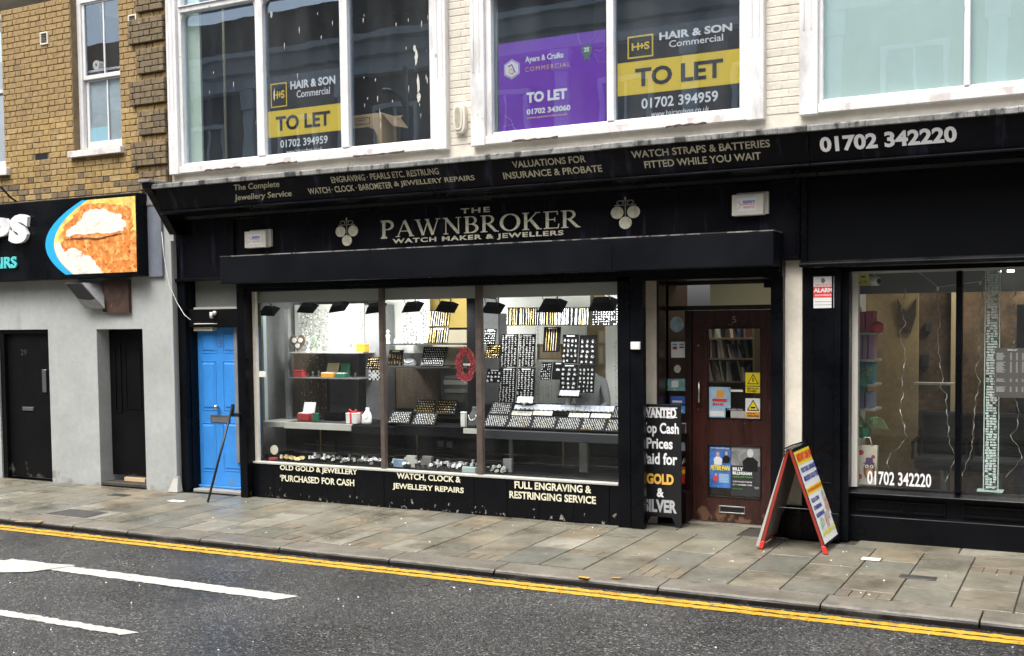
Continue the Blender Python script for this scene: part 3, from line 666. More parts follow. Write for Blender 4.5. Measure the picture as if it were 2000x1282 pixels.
p0 = q(20, 390, -.2); p1 = q(2, 366, -.35); p2 = q(-14, 372, -.5)
part('arm', MB().tube([(p0[0], -.1, p0[1]-.02), (p0[0], -.2, p0[1]+.03), (p1[0], -.35, p1[1]), (p2[0], -.5, p2[1]-.02)], .014, 8), m['darksteel'], sl_, smooth=True)
part('head', MB().ball((p2[0]-.03, -.52, p2[1]-.03), (.07, .09, .05)), m['darksteel'], sl_, smooth=True)
# blue-grey board, pipes at the party wall
r = rq(289, 395, 316, 540, -.08); part('side_panel', MB().box(r[0], r[1]+.03, -.10, -.062, r[2], r[3]+.2), M('blue grey board', (.17, .19, .23), .5, var=.2, vs=2, st=(1,1,.4)), bb)
dp = thing('downpipe', 'thin pale downpipe with flared grey shoe beside the black pilaster', 'pipe', (*g(343, 960)[:1], -.09, 0))
xa = q(341, 700, -.09)[0]
part('pipe', MB().box(xa-.03, xa+.015, -.12, -.061, .16, q(341, 470, -.09)[1]), M('grey pipe paint', (.42, .43, .42), .5), dp, bevel=.006)
part('shoe', MB().hexa([(xa-.10, -.17, 0), (xa+.06, -.17, 0), (xa+.06, -.061, 0), (xa-.10, -.061, 0), (xa-.035, -.11, .20), (xa+.02, -.11, .20), (xa+.02, -.061, .20), (xa-.035, -.061, .20)]), m['greyedge'], dp, bevel=.006)
cb = MB().tube([(q(px, py, -.16)[0], -.16, q(px, py, -.16)[1]) for px, py in ((316, 453), (320, 500), (330, 555), (345, 590), (360, 615), (372, 625))], .0045, 6)
tag(part('cable', cb, m['whiteplastic'], None, smooth=True), 'loose white cable drooping from the cornice to the blue door frame', 'cable')

# ================================================================ CREAM BUILDING (first floor over the shops)
cb = thing('cream_building', 'cream painted building with white first floor windows above the black shopfronts', 'building', (-5, .05, 0))
YC = .05; ZC0 = q(900, 335, 0)[1]-.3; ZC1 = 6.6
Wn = {}
Wn[1] = (q(330, 200, 0)[0], q(873, 150, 0)[0], q(335, 343, 0)[1], ZC1+.3)
Wn[2] = (q(920.5, 150, 0)[0], q(1493, 110, 0)[0], q(921.5, 288, 0)[1], ZC1+.3)
Wn[3] = (q(1562, 110, 0)[0], 1.2, q(1560, 213, 0)[1], ZC1+.3)
zs = (Wn[1][2]+Wn[2][2]+Wn[3][2])/3
for k in Wn: Wn[k] = (Wn[k][0], Wn[k][1], zs, Wn[k][3])
CX0, CX1 = BX1+.005, 3.
mb = MB().box(CX0, CX1, YC, .5, ZC0, zs)
segs = [(CX0, Wn[1][0]), (Wn[1][1], Wn[2][0]), (Wn[2][1], Wn[3][0]), (Wn[3][1], CX1)]
for a, b_ in segs: mb.box(a, b_, YC, .5, zs, ZC1)
cwall = part('wall', mb, m['cream'], cb)
BK = [brickmesh(w, 30+i) for i, w in enumerate((.205, .205, .10))]
for me in BK: me.materials[0] = m['creambrick']
for a, b_ in segs[1:3]:
    z = zs+.06; row = 0
    while z < ZC1-.3:
        x = a-(.06 if row % 2 else .0)
        while x < b_-.01:
            xl, xr = max(a+.004, x), min(b_-.004, x+.215)
            if xr-xl > .03: mesh_copy('brick', rnd.choice(BK[:2]), ((xl+xr)/2, YC-.005+rnd.uniform(-.002, .002), z), cwall, ((xr-xl-.004)/.205, .5, 1.04), (0, rnd.uniform(-.006, .006), 0))
            x += .215
        z += .0765; row += 1
def bigwin(r, gl, mull, transom, film=None, low=.10, outer=.16):
    "r opening; gl left/right glass x; mull list of (x0,x1)"
    x0, x1, z0, z1 = r; y0 = 0
    w = part('window', MB().box(x0, x0+outer, y0-.03, .12, z0-.02, z1).box(x1-outer, x1, y0-.03, .12, z0-.02, z1).box(x0+outer, x1-outer, y0-.03, .12, z1-.1, z1), m['white'], cb, bevel=.006)
    gx0, gx1 = gl
    mb = MB().box(x0+outer, gx0, y0+.015, .11, z0+.02, z1).box(gx1, x1-outer, y0+.015, .11, z0+.02, z1).box(gx0, gx1, y0+.015, .11, z1-.08, z1)
    mb.box(x0+outer*.22, x0+outer*.30, y0-.036, y0-.029, z0+.75, z1).box(x0+outer*.62, x0+outer*.70, y0-.036, y0-.029, z0+.75, z1)
    mb.box(x1-outer*.30, x1-outer*.22, y0-.036, y0-.029, z0+.75, z1).box(x1-outer*.70, x1-outer*.62, y0-.036, y0-.029, z0+.75, z1)
    part('frame', mb, m['white'], w, bevel=.004)
    part('sill', MB().profile([(y0-.02, z0-.01), (.12, z0-.01), (.12, z0+low+.02), (.05, z0+low+.02), (.02, z0+low-.02), (-.02, z0+low-.035)], x0+outer, x1-outer), m['whitepeel'], w, bevel=.004)
    for a, b_ in mull:
        part('mullion', MB().box(a, b_, y0+.02, .11, z0+low+.015, z1), m['white'], w, bevel=.008)
    ed = [gx0]+[v for ab in mull for v in ab]+[gx1]
    for i in range(0, len(ed), 2):
        a, b_ = ed[i], ed[i+1]
        part('glass', MB().box(a, b_, .078, .083, z0+low, z1), m['glass_up'], w)
        if transom:
            zt = transom
            part('transom', MB().box(a, b_, y0-.02, .10, zt-.03, zt+.03).box(a, b_, y0-.04, .05, zt+.03, zt+.045), m['white'], w, bevel=.004)
            rr = .09
            for sx, cxx in ((1, a), (-1, b_)):
                pts = [(cxx, zt-.031), (cxx+sx*rr, zt-.031)]+[(cxx+sx*(rr-rr*math.sin(t)), zt-.031-rr+rr*math.cos(t)) for t in [math.pi/2*i/6 for i in range(1, 7)]]
                part('corner_bracket', MB().prism(pts, .025, .095), m['white'], w)
    return w
ztr = q(350, 22, 0)[1]
bw1 = bigwin(Wn[1], (q(364, 200, .08)[0], q(845, 150, .08)[0]), [(q(500.5, 150, .03)[0], q(515, 150, .03)[0]), (q(665, 150, .03)[0], q(680, 150, .03)[0])], ztr)
bw2 = bigwin(Wn[2], (q(965, 130, .08)[0], q(1448, 100, .08)[0]), [(q(1185, 120, .03)[0], q(1199, 120, .03)[0])], q(1200, -60, 0)[1], outer=.17)
bw3 = bigwin(Wn[3], (q(1610, 90, .08)[0], 1.0), [(q(1883, 80, .03)[0], q(1895, 80, .03)[0]), (.1, .17)], None, outer=.17)
for (pa, pb, yy) in ((400, 470, 330), (520, 580, 322), (690, 790, 306), (1000, 1090, 275), (1300, 1380, 243)):
    xa_, xb_ = q(pa, yy, -.02)[0], q(pb, yy, -.02)[0]; n = 12
    top = [(xa_+(xb_-xa_)*i/n, zs-.004+rnd.uniform(0, .014)) for i in range(n+1)]; bot = [(xa_+(xb_-xa_)*i/n, zs-.012-rnd.uniform(0, .008)) for i in range(n, -1, -1)]
    part('peeled_edge', MB().prism(top+bot, -.0265, -.018), M('rotten sill wood', (.07, .045, .035), .9), cb)
# rooms behind
mb = MB()
for a, b_, in ((Wn[1][0]-.1, Wn[1][1]+.2), (Wn[2][0]-.19, Wn[2][1]+.2)):
    mb.box(a, b_, 3.4, 3.5, ZC0, ZC1); mb.box(a-.05, a, .5, 3.5, ZC0, ZC1); mb.box(b_, b_+.05, .5, 3.5, ZC0, ZC1); mb.box(a, b_, .5, 3.5, ZC1, ZC1+.05)
    mb.box(a, b_, .5, 3.5, zs-.12, zs-.08)
    mb.box(a+.9, a+1.6, 3.36, 3.4, ZC0, ZC1-.7)
part('room_wall', mb, m['room'], cb)
r = (q(366, 200, .14)[0], q(393, 200, .14)[0]); part('window_reveal', MB().box(r[0]-.1, r[1], .14, .17, zs+.0, ZC1), m['roomlight'], cb)
r = (q(964, 200, .14)[0], q(972, 200, .14)[0]); part('window_reveal', MB().box(r[0]-.1, r[1], .14, .17, zs+.0, ZC1), m['roomlight'], cb)
part('roof_slab', MB().box(BX0, CX1, .0, 4.5, ZC1+.05, ZC1+.2), m['cream'], cb)
part('frosted_film', MB().box(q(1600, 90, .09)[0], 1.05, .10, .104, zs+.05, ZC1), m['mint'], cb)
mb = MB().tube([(q(437, 100, .5)[0], .5, zs), (q(437, 100, .5)[0], .5, ZC1)], .018, 8)
tag(part('upright_pole', mb, M('pale yellowish tone', (.45, .42, .30), .4), None, smooth=True), 'slim pale upright pole standing inside the left first floor pane', 'pole')  # thin pale upright tube inside the left pane
bx = thing('cardboard_box', 'open brown cardboard box in the right pane of the first floor bay', 'box', (q(720, 280, .45)[0], .45, zs+.05))
xa, za = q(684, 288, .35); xb_, zb_ = q(745, 220, .35)
part('body', MB().box(xa, xb_, .35, .75, za-.1, zb_), m['card'], bx, bevel=.003)
part('flap', MB().face((xb_, .35, zb_), (xb_, .75, zb_), (xb_+.13, .72, zb_-.14), (xb_+.13, .38, zb_-.16)), m['card'], bx)
part('flap', MB().face((xa, .75, zb_), (xb_, .75, zb_), (xb_-.03, .85, zb_+.05), (xa+.03, .85, zb_+.05)), m['card'], bx)
a = q(693, 245, .347); b_ = q(722, 229, .347)
part('label', MB().frame(a[0], b_[0], a[1], b_[1], .004, .345, .349).box(a[0]+.02, b_[0]-.04, .345, .349, b_[1]-.03, b_[1]-.025), m['ink'], bx)
ch = thing('chair', 'black rounded chair back in front of the cardboard box upstairs', 'chair', (q(705, 280, .3)[0], .3, zs))
xa, za = q(681, 300, .28); xb_, zb_ = q(733, 247, .28)
part('backrest', MB().prism([(xa, za-.2), (xb_, za-.2), (xb_, zb_-.10), (xb_-.03, zb_-.03), (xb_-.09, zb_), (xa+.05, zb_), (xa, zb_-.03)], .26, .31), m['cloth'], ch, bevel=.01)
part('post', MB().box((xa+xb_)/2-.03, (xa+xb_)/2+.03, .31, .34, zs-.08, zb_-.2), m['darksteel'], ch)
part('seat', MB().box(xa-.02, xb_+.02, .3, .75, zs-.02, zs+.05), m['cloth'], ch, bevel=.02)
# droppings on the panes
mb = MB()
for i in range(34):
    px = rnd.choice([rnd.uniform(400, 650), rnd.uniform(700, 840), rnd.uniform(700, 840)]); py = rnd.uniform(20, 250); w_ = rnd.uniform(.6, 1.5); h_ = rnd.uniform(4, 16)
    x, z = q(px, py, .076); s = .0052*1.0
    mb.prism([(x-w_*s*.4, z+h_*s*.5), (x+w_*s*.6, z+h_*s*.45), (x+w_*s*.5, z-h_*s*.1), (x-w_*s*.1, z-h_*s*.6), (x-w_*s*.8, z)], .0745, .0775)
for (px, py, w_, h_) in ((813, 112, 9, 34), (817, 165, 8, 46), (810, 95, 8, 16), (818, 190, 10, 24), (530, 28, 7, 18), (536, 185, 3, 28)):
    x, z = q(px, py, .076); s = .0052
    pts = [(x+math.cos(t)*w_*s*.5*rnd.uniform(.6, 1.1), z+math.sin(t)*h_*s*.5*rnd.uniform(.7, 1.1)) for t in [2*math.pi*i/14 for i in range(14)]]
    mb.prism(pts, .0745, .0775)
o = part('bird_droppings', mb, m['dropping'], None); o['kind'] = 'stuff'; tag(o, 'white bird droppings streaked down the left first floor panes', 'bird droppings')
# boards in the windows
def board(name, label, px, Y, cat='sign'):
    r = (q(px[0], px[1], Y), q(px[2], px[3], Y)); t = thing(name, label, cat, ((r[0][0]+r[1][0])/2, Y, r[1][1])); return t
def prect(mb, x0, x1, tl, bl, Y, th=.004):
    "rectangle from left-edge pixels (x0, top, bottom) - level edges follow from the left edge"
    a = q(x0, tl, Y); b_ = q(x0, bl, Y); c_ = q(x1, tl, Y)
    mb.box(a[0], c_[0], Y, Y+th, b_[1], a[1]); return (a[0], c_[0], b_[1], a[1])
def hair(lab, P, Y):
    # P: x left, x right, z levels by left-edge pixels: top, yellow top, yellow bottom, bottom
    xl, xr, t0, t1, t2, t3 = P
    X0, X1_ = q(xl, t0, Y)[0], q(xr, t0, Y)[0]; Z = [q(xl, v, Y)[1] for v in (t0, t1, t2, t3)]; H = Z[0]-Z[3]; Wd_ = X1_-X0
    t = thing('letting_board', lab, 'sign', ((X0+X1_)/2, Y, Z[3]))
    part('board', MB().box(X0, X1_, Y, Y+.006, Z[3], Z[0]), m['navy'], t)
    part('band', MB().box(X0, X1_, Y-.003, Y, Z[2], Z[1]), m['mustard'], t)
    R = lambda u0, u1, z0, z1: (X0+u0*Wd_, X0+u1*Wd_, z0, z1)
    hh = Z[0]-Z[1]; y = lambda x, z: Y-.001
    part('logo_frame', MB().frame(X0+.085*Wd_, X0+.30*Wd_, Z[1]+.10*hh, Z[1]+.80*hh, .012*Wd_, Y-.003, Y-.0005), m['mustard'], t)
    Tw('H+S', X0+.12*Wd_, X0+.27*Wd_, Z[1]+.34*hh, Z[1]+.58*hh, y, m['mustard'], t, bold=.03, spacing=.8)
    Tw('HAIR & SON', X0+.35*Wd_, X0+.93*Wd_, Z[1]+.56*hh, Z[1]+.80*hh, y, m['whitelet'], t, bold=.035)
    Tw('Commercial', X0+.43*Wd_, X0+.86*Wd_, Z[1]+.30*hh, Z[1]+.51*hh, y, m['whitelet'], t, bold=.012)
    zb = Z[1]-Z[2]
    Tw('TO LET', X0+.15*Wd_, X0+.86*Wd_, Z[2]+.22*zb, Z[2]+.78*zb, lambda x, z: Y-.0035, m['navy'], t, bold=.03)
    hb = Z[2]-Z[3]
    Tw('01702 394959', X0+.20*Wd_, X0+.82*Wd_, Z[3]+.42*hb, Z[3]+.82*hb, y, m['whitelet'], t, bold=.02)
    Tw('www.hairandson.co.uk', X0+.28*Wd_, X0+.75*Wd_, Z[3]+.08*hb, Z[3]+.30*hb, y, m['whitelet'], t, bold=.0)
hair('dark TO LET board with mustard band in the middle pane of the left bay window', (516, 666, 153, 220, 271, 309), .095)
hair('dark TO LET board with mustard band right of the purple board', (1206, 1448, 63, 125, 189, 240), .095)
Y = .095; X0, X1_ = q(973, 90, Y)[0], q(1183, 90, Y)[0]; Z0, Z1 = q(978, 260, Y)[1], q(973, 87, Y)[1]; Wd_, H = X1_-X0, Z1-Z0
pu = thing('letting_board', 'purple TO LET board with hexagon logo in the first floor window', 'sign', ((X0+X1_)/2, Y, Z0))
part('board', MB().box(X0, X1_, Y, Y+.006, Z0, Z1), m['purple'], pu)
y = lambda x, z: Y-.002
P_ = lambda u, v: (X0+u*Wd_, Z0+v*H)
hexp = lambda r_, a: [(P_(.13, .70)[0]+r_*math.sin(math.radians(60*i+a)), P_(.13, .70)[1]+r_*math.cos(math.radians(60*i+a))) for i in range(6)]
part('logo', MB().prism(hexp(.105, 0), Y-.002, Y), m['whitelet'], pu); part('logo_inner', MB().prism(hexp(.098, 0), Y-.003, Y-.002), m['purple'], pu); part('logo_face', MB().prism(hexp(.090, 0), Y-.004, Y-.003), m['paper'], pu)
cx, cz = P_(.13, .70)
part('logo_mark', MB().tube([(cx-.04, Y-.006, cz+.03), (cx, Y-.006, cz+.05), (cx+.045, Y-.006, cz-.04)], .006, 4), m['purple'], pu)
part('logo_mark', MB().tube([(cx+.02, Y-.006, cz+.0), (cx-.02, Y-.006, cz+.01), (cx-.03, Y-.006, cz-.03), (cx+.01, Y-.006, cz-.05), (cx+.025, Y-.006, cz-.02)], .006, 4), m['peach'], pu)
Tw('Ayers & Cruiks', *[v for v in (P_(.26, 0)[0], P_(.62, 0)[0], P_(0, .735)[1], P_(0, .82)[1])], y, m['whitelet'], pu, bold=.03)
Tw('COMMERCIAL', P_(.26, 0)[0], P_(.68, 0)[0], P_(0, .65)[1], P_(0, .70)[1], y, m['peach'], pu, bold=.0, spacing=1.3)
Tw('TO LET', P_(.27, 0)[0], P_(.65, 0)[0], P_(0, .30)[1], P_(0, .42)[1], y, m['whitelet'], pu, bold=.05)
Tw('01702 343060', P_(.27, 0)[0], P_(.68, 0)[0], P_(0, .17)[1], P_(0, .235)[1], y, m['whitelet'], pu, bold=.04)
Tw('www.ayerscruiks.co.uk', P_(.27, 0)[0], P_(.65, 0)[0], P_(0, .115)[1], P_(0, .15)[1], y, m['peach'], pu, bold=.01)
bx_, bz_ = P_(.83, .80)
part('badge', MB().disc(bx_, bz_, .062, .062, Y-.003, Y, 22), M('grey green rosette', (.13, .20, .19), .4), pu)
part('badge_tail', MB().prism([(bx_-.03, bz_-.05), (bx_+.03, bz_-.05), (bx_+.035, bz_-.11), (bx_, bz_-.085), (bx_-.03, bz_-.11)], Y-.0025, Y-.0005), M('rosette ribbon', (.13, .20, .19), .4), pu)
Tw('25', bx_-.03, bx_+.03, bz_-.015, bz_+.03, lambda x, z: Y-.004, m['whitelet'], pu, bold=.04)
for pts in ([(.86, .88), (.90, .93), (.92, 1)], [(.9, .80), (.95, .77), (1, .82)], [(.9, .76), (.94, .65), (1, .65)], [(.78, .88), (.76, .93), (.75, 1)], [(.06, .19), (.12, .13), (.14, .05), (.18, 0)], [(.04, .07), (.14, .08)]):
    part('line', MB().tube([(P_(*p)[0], Y-.003, P_(*p)[1]) for p in pts], .0022, 4), m['lilac'], pu)
# wall lamp body on the pier
wl_ = thing('wall_light', 'cream oval bulkhead fitting on the pier between the first floor windows', 'light fitting', (q(898, 230, 0)[0], .04, q(898, 260, 0)[1]))
cx, cz = q(898, 231, 0); mb = MB()
def oval(cx, cz, w, h, n=24): return [(cx+w*math.copysign(abs(math.cos(2*math.pi*i/n))**.55, math.cos(2*math.pi*i/n)), cz+h*math.copysign(abs(math.sin(2*math.pi*i/n))**.8, math.sin(2*math.pi*i/n))) for i in range(n)]
part('body', MB().prism(oval(cx, cz, .075, .165), -.02, .05), m['plastic'], wl_, bevel=.012)
part('bezel', MB().prism(oval(cx-.008, cz+.0, .054, .135), -.035, -.02), m['plastic'], wl_, bevel=.006)
part('recess', MB().prism(oval(cx-.008, cz, .036, .11), -.0365, -.034), M('grubby lens', (.40, .36, .29), .4, var=.2, vs=20), wl_)

# ================================================================ PAWNBROKER SHOPFRONT
sf = thing('shopfront', 'black jewellers and pawnbroker shopfront with lit display windows and gold lettering', 'shopfront', (-6, 0, 0))
FYT, FYB = -.52, -.40                       # fascia board leans forward at the top
ztop = (q(400, 364.5, FYT)[1]+q(900, 320.5, FYT)[1]+q(1500, 258, FYT)[1])/3
zfb = (q(400, 409, FYB)[1]+q(1500, 322, FYB)[1])/2
FL, FR, FR2 = q(300, 372, FYT)[0], q(1577, 270, FYT)[0], 2.4
yf = lambda x, z: FYB+(FYT-FYB)*(z-zfb)/(ztop-zfb)
def fas(x0, x1, mt, parent, nm='fascia'): return part(nm, MB().profile([(FYT, ztop), (FYB, zfb), (FYB+.1, zfb), (.03, zfb), (.03, ztop)], x0, x1), mt, parent)
fas(FL, FR-.004, m['blackfas'], sf, 'cornice_board')
def lip(x0, x1, parent):
    x = x0
    while x < x1-.05:
        e = min(x1, x+rnd.choice([1.1, 1.4, 1.7])); dz = rnd.uniform(-.004, .004)
        part('lead_flashing', MB().profile([(FYT-.035, ztop+.002+dz), (FYT-.035, ztop+.050+dz), (FYT-.01, ztop+.062+dz), (.048, ztop+.13), (.048, ztop+.002)], x, e-.002), m['lead'], parent, bevel=.004); x = e
lip(FL-.06, FR, sf)
def crown(x0, x1, parent):
    part('cornice_moulding', MB().profile([(FYB-.002, zfb), (FYB-.03, zfb-.012), (FYB-.03, zfb-.03), (FYB+.04, zfb-.042), (FYB+.08, zfb-.048), (-.15, zfb-.052), (-.12, zfb-.085), (-.08, zfb-.10), (.02, zfb-.10), (.02, zfb)], x0, x1), m['black'], parent, bevel=.003)
crown(FL-.02, FR-.004, sf)
# console bracket at the left end of the cornice
part('bracket', MB().profile([(FYT-.07, ztop+.08), (FYT-.07, ztop+.02), (FYT, ztop-.04), (-.16, q(340, 455, -.16)[1]-.02), (-.03, q(340, 455, -.16)[1]-.02), (-.03, ztop+.10)], FL-.12, FL), m['black'], sf, bevel=.008)
part('bracket_cap', MB().box(FL-.16, FL+.02, FYT-.1, 0, ztop+.078, ztop+.11), m['lead'], sf, bevel=.006)
gd, gg = m['gold_dim'], m['gold']
YTX = -.47
z1b = sum(q(a, b, YTX)[1] for a, b in ((650, 361), (857, 345.5), (1003, 331), (1146, 318), (1235, 306), (1505, 281)))/6
z2b = sum(q(a, b, YTX)[1] for a, b in ((600, 383), (924, 357), (983, 351), (1172, 335), (1257, 327), (1485, 304)))/6
def TF(s_, x0, x1, zb, h=.064, **k): Tw(s_, q(x0, 340, YTX)[0], q(x1, 340, YTX)[0], zb, zb+h, lambda x, z: yf(x, z)-.002, gd, sf, bold=.018, **k)
TF('The Complete', 460, 548, z1b-.012, .082, shear=.3); TF('Jewellery Service', 452, 566, z2b-.022, .082, shear=.3)
TF('ENGRAVING', 649, 715, z1b); TF('· PEARLS ETC. RESTRUNG', 719, 859, z1b)
TF('WATCH', 599, 642, z2b); TF('· CLOCK · BAROMETER', 645, 763, z2b); TF('& JEWELLERY REPAIRS', 767, 925, z2b)
TF('VALUATIONS FOR', 1003, 1146, z1b); TF('INSURANCE & PROBATE', 981, 1174, z2b)
TF('WATCH STRAPS & BATTERIES', 1235, 1505, z1b); TF('FITTED WHILE YOU WAIT', 1257, 1485, z2b)
# main fascia
YM = -.02
FM0, FM1 = q(459, 470, YM)[0], q(1560, 430, YM)[0]
zm1 = (q(462, 432, YM)[1]+q(1559, 350.6, YM)[1])/2; zm0 = (q(350, 530, YM)[1]+q(1900, 511, YM)[1])/2-.0
Xl = q(346, 600, -.03)[0]
part('fascia', MB().box(Xl, FM1+.02, YM, .3, zm0-.02, zfb), m['blackfas'], sf)
mb = MB().box(FM0-.03, FM1+.02, YM-.031, YM, zm1, zm1+.03).box(FM0-.03, FM0, YM-.03, YM, zm0, zm1+.03).box(FM1-.012, FM1+.02, YM-.03, YM, zm0, zm1+.03)
part('fascia_moulding', mb, m['black'], sf, bevel=.006)
part('fascia_moulding', MB().box(Xl, FM0+.1, YM-.05, YM, zm0-.035, zm0).box(q(1500, 520, 0)[0], FM1+.02, YM-.05, YM, zm0-.035, zm0), m['black'], sf, bevel=.006)
T('THE', (900, 418), (957, 404), YM, gg, sf, bold=.03, spacing=1.25)
a = q(744, 466, YM); b_ = q(1134, 407, YM); zc = (q(744, 466, YM)[1]+q(1134, 443, YM)[1])/2; zd = (q(744, 436, YM)[1]+q(1134, 407, YM)[1])/2
sw = b_[0]-a[0]
serif_word('PAWNBROKER', a[0], b_[0], zc, zd, YM, gg, sf)
serif_word('P', a[0]-.004, a[0]+.185, zc-.012, zd+.012, YM-.001, gg, sf); 
zw = (q(767, 480, YM)[1]+q(1101, 461, YM)[1])/2; Tw('WATCH MAKER & JEWELLERS', q(767, 470, YM)[0], q(1101, 455, YM)[0], zw, zw+.066, lambda x, z: YM, gg, sf, bold=.035, spacing=1.15)
def balls(px, py):
    cx, cz = q(px, py, YM); r = .105; mb = MB(); rx, rz = .068, .062
    sc = 1.0
    for dx, dz in ((-.088, 0), (.088, 0), (0, -.105)):
        part('emblem_ball', MB().disc(cx+dx, cz+dz, rx, rz, YM-.004, YM, 26), gg, sf)
    mb.box(cx-.115, cx+.115, YM-.005, YM, cz+.068, cz+.076).box(cx-.004, cx+.004, YM-.005, YM, cz-.05, cz+.13)
    part('emblem_bar', mb, gd, sf)
    for s_ in (-1, 1):
        pts = [(cx+s_*(.02+.055*t/6*1.6+.0), YM-.004, cz+.13+.05*math.sin(t*.9)) for t in range(8)]
        part('emblem_scroll', MB().tube([(cx+s_*(.055+.034*math.cos(t)), YM-.004, cz+.098+.020*math.sin(t)) for t in [x_*.5-1.2 for x_ in range(10)]], .005, 4), gd, sf)
        part('emblem_scroll', MB().tube([(cx+s_*(.016+.013*math.cos(t)), YM-.004, cz+.10+.018*math.sin(t)) for t in [x_*.6-1.2 for x_ in range(7)]], .004, 4), gd, sf)
    part('emblem_finial', MB().prism([(cx-.012, cz+.135), (cx, cz+.12), (cx+.012, cz+.135), (cx, cz+.158)], YM-.005, YM), gg, sf)
balls(677.5, 452); balls(1221.5, 415)
# roller shutter box
YBx = -.36
sb0, sb1 = q(430, 530, YBx)[0], q(1511, 480, YBx)[0]
bz1 = (q(430, 507, YBx)[1]+q(1510, 446, YBx)[1])/2; bz0 = (q(437, 558, YBx)[1]+q(1513, 515.5, YBx)[1])/2
sbx = part('shutter_box', MB().box(sb0, sb1, YBx, -.021, bz0, bz1), m['boxpaint'], sf, bevel=.012)
part('box_lip', MB().box(sb0, sb1, YBx-.006, -.03, bz1+.001, bz1+.012), m['lead'], sbx)
part('seam', MB().box(q(1195, 490, YBx)[0], q(1195, 490, YBx)[0]+.006, YBx-.002, YBx, bz0+.01, bz1-.01), m['black'], sbx)
# header, sill, posts of the display window
zwt = (q(505, 571, .04)[1]+q(1213, 550, .04)[1])/2; zws = (q(502, 901, 0)[1]+q(746, 915, 0)[1]+q(1210, 947, 0)[1])/3
xs = [q(482, 740, 0)[0], q(505, 740, .05)[0], q(742, 740, .0)[0], q(750, 740, .0)[0], q(930, 740, 0)[0], q(941, 740, 0)[0], q(1213, 740, 0)[0], q(1257, 740, -.105)[0]]
part('header', MB().box(q(467, 560, -.1)[0], q(1528, 560, -.1)[0], -.10, .12, zwt, zm0-.021), m['black'], sf)
part('shutter_rail', MB().box(q(462, 560, -.1)[0]+.1, q(1525, 560, -.1)[0], -.16, -.101, bz0-.05, bz0), m['black'], sf)
part('post', MB().box(q(466, 740, -.12)[0], q(480, 740, -.12)[0], -.13, .10, 0, bz0), m['black'], sf, bevel=.004)
part('reveal_strip', MB().box(q(480, 740, -.12)[0]+.001, xs[1], .02, .06, zws, zwt), m['cream'], sf, label='cream painted strip at the left of the display window')
part('window_sill', MB().box(q(481, 740, 0)[0], xs[6], -.025, .06, zws-.022, zws+.004), m['greyedge'], sf, bevel=.004)
brn = M('weathered brown mullion', (.10, .075, .065), .5, var=.3, vs=9)
part('mullion', MB().box(xs[2], xs[3], -.01, .06, zws+.005, zwt), brn, sf, bevel=.006)
part('mullion', MB().box(xs[4], xs[5], -.01, .06, zws+.005, zwt), brn, sf, bevel=.006)
gy = .03
for a, b_ in ((xs[1], xs[2]), (xs[3], xs[4]), (xs[5], xs[6])): part('glass', MB().face((a, gy, zws), (b_, gy, zws), (b_, gy, zwt), (a, gy, zwt)), m['glass'], sf, fix=False)
part('post', MB().box(xs[6]+.002, (xs[6]+xs[7])/2-.003, -.10, .13, 0, zwt+.1), m['black'], sf, bevel=.005)
part('post', MB().box((xs[6]+xs[7])/2+.003, xs[7], -.11, -.03, 0, zwt+.1), m['black'], sf, bevel=.005)
# stallriser tiles
tx = [q(481, 940, -.015)[0]+.02]+[q(p, 950, -.015)[0] for p in (535, 588, 640, 693, 750, 808, 866, 926, 990, 1052, 1120, 1190)]+[xs[6]]
sr = part('stallriser', MB().box(tx[0]-.02, xs[6], 0, .12, -.02, zws-.023), m['black'], sf)
for a, b_ in zip(tx[:-1], tx[1:]):
    part('tile', MB().box(a+.002, b_-.002, -.015+rnd.uniform(-.002, .002), 0, .0, zws-.026), m['black_tile'], sr, bevel=.003)
for s_, a, b_ in (('OLD GOLD & JEWELLERY', (547, 919), (698, 921)), ("‘PURCHASED FOR CASH", (547, 938), (692, 938)), ('WATCH, CLOCK &', (775, 935), (900, 937)), ('JEWELLERY REPAIRS', (767, 955), (906, 953)), ('FULL ENGRAVING &', (1005, 952), (1155, 952)), ('RESTRINGING SERVICE', (995, 971), (1164, 974))):
    x0, zb = q(a[0], a[1], -.02); x1, zz = q(b_[0], b_[1]+(0 if 'OLD' in s_ or 'PUR' in s_ else 0), -.02)
    # baseline pixels a (left end, bottom) ; height fixed at 13.5 px
    h = .080; zb -= .012; Tw(s_, x0, x1, zb, zb+h, lambda x, z: -.0185, gg, sr, bold=.03)
# white doorbell box
r = rq(1233, 668, 1251, 683, -.12); tag(part('door_chime', MB().box(r[0], r[1], -.145, -.112, r[2], r[3]), m['whiteplastic'], None, bevel=.005), 'small white box on the black post right of the display window', 'bell box')
# ---- entrance recess
DY = .55
rx1 = q(1281, 740, .27)[0]
xrw = q(1258, 740, .27)[0]
part('recess_wall', MB().box(xrw-.02, xrw, -.028, .27, 0, zwt+.1), m['cream'], sf, label='cream painted side of the door recess')
part('recess_wall', MB().box(xrw-.02, rx1, .2705, .30, .0, zwt+.1), m['cream'], sf)
part('recess_wall', MB().box(rx1-.02, rx1+.02, .301, 1.2, 0, zwt+.3), m['mahogany_dark'], sf)
part('recess_ceiling', MB().box(rx1, q(1530, 600, .1)[0], .13, .9, q(1400, 549, DY)[1], q(1400, 549, DY)[1]+.04), m['black'], sf)
xdl, xdr = q(1353, 800, DY)[0], q(1506, 800, DY)[0]
zdb, zdt = q(1430, 1020, DY)[1], q(1430, 606, DY)[1]
fx = q(1300, 700, DY)[0]
part('threshold', MB().box(rx1, xdr+.1, DY-.10, DY+.2, -.01, zdb-.01), m['granite'], sf, bevel=.006)
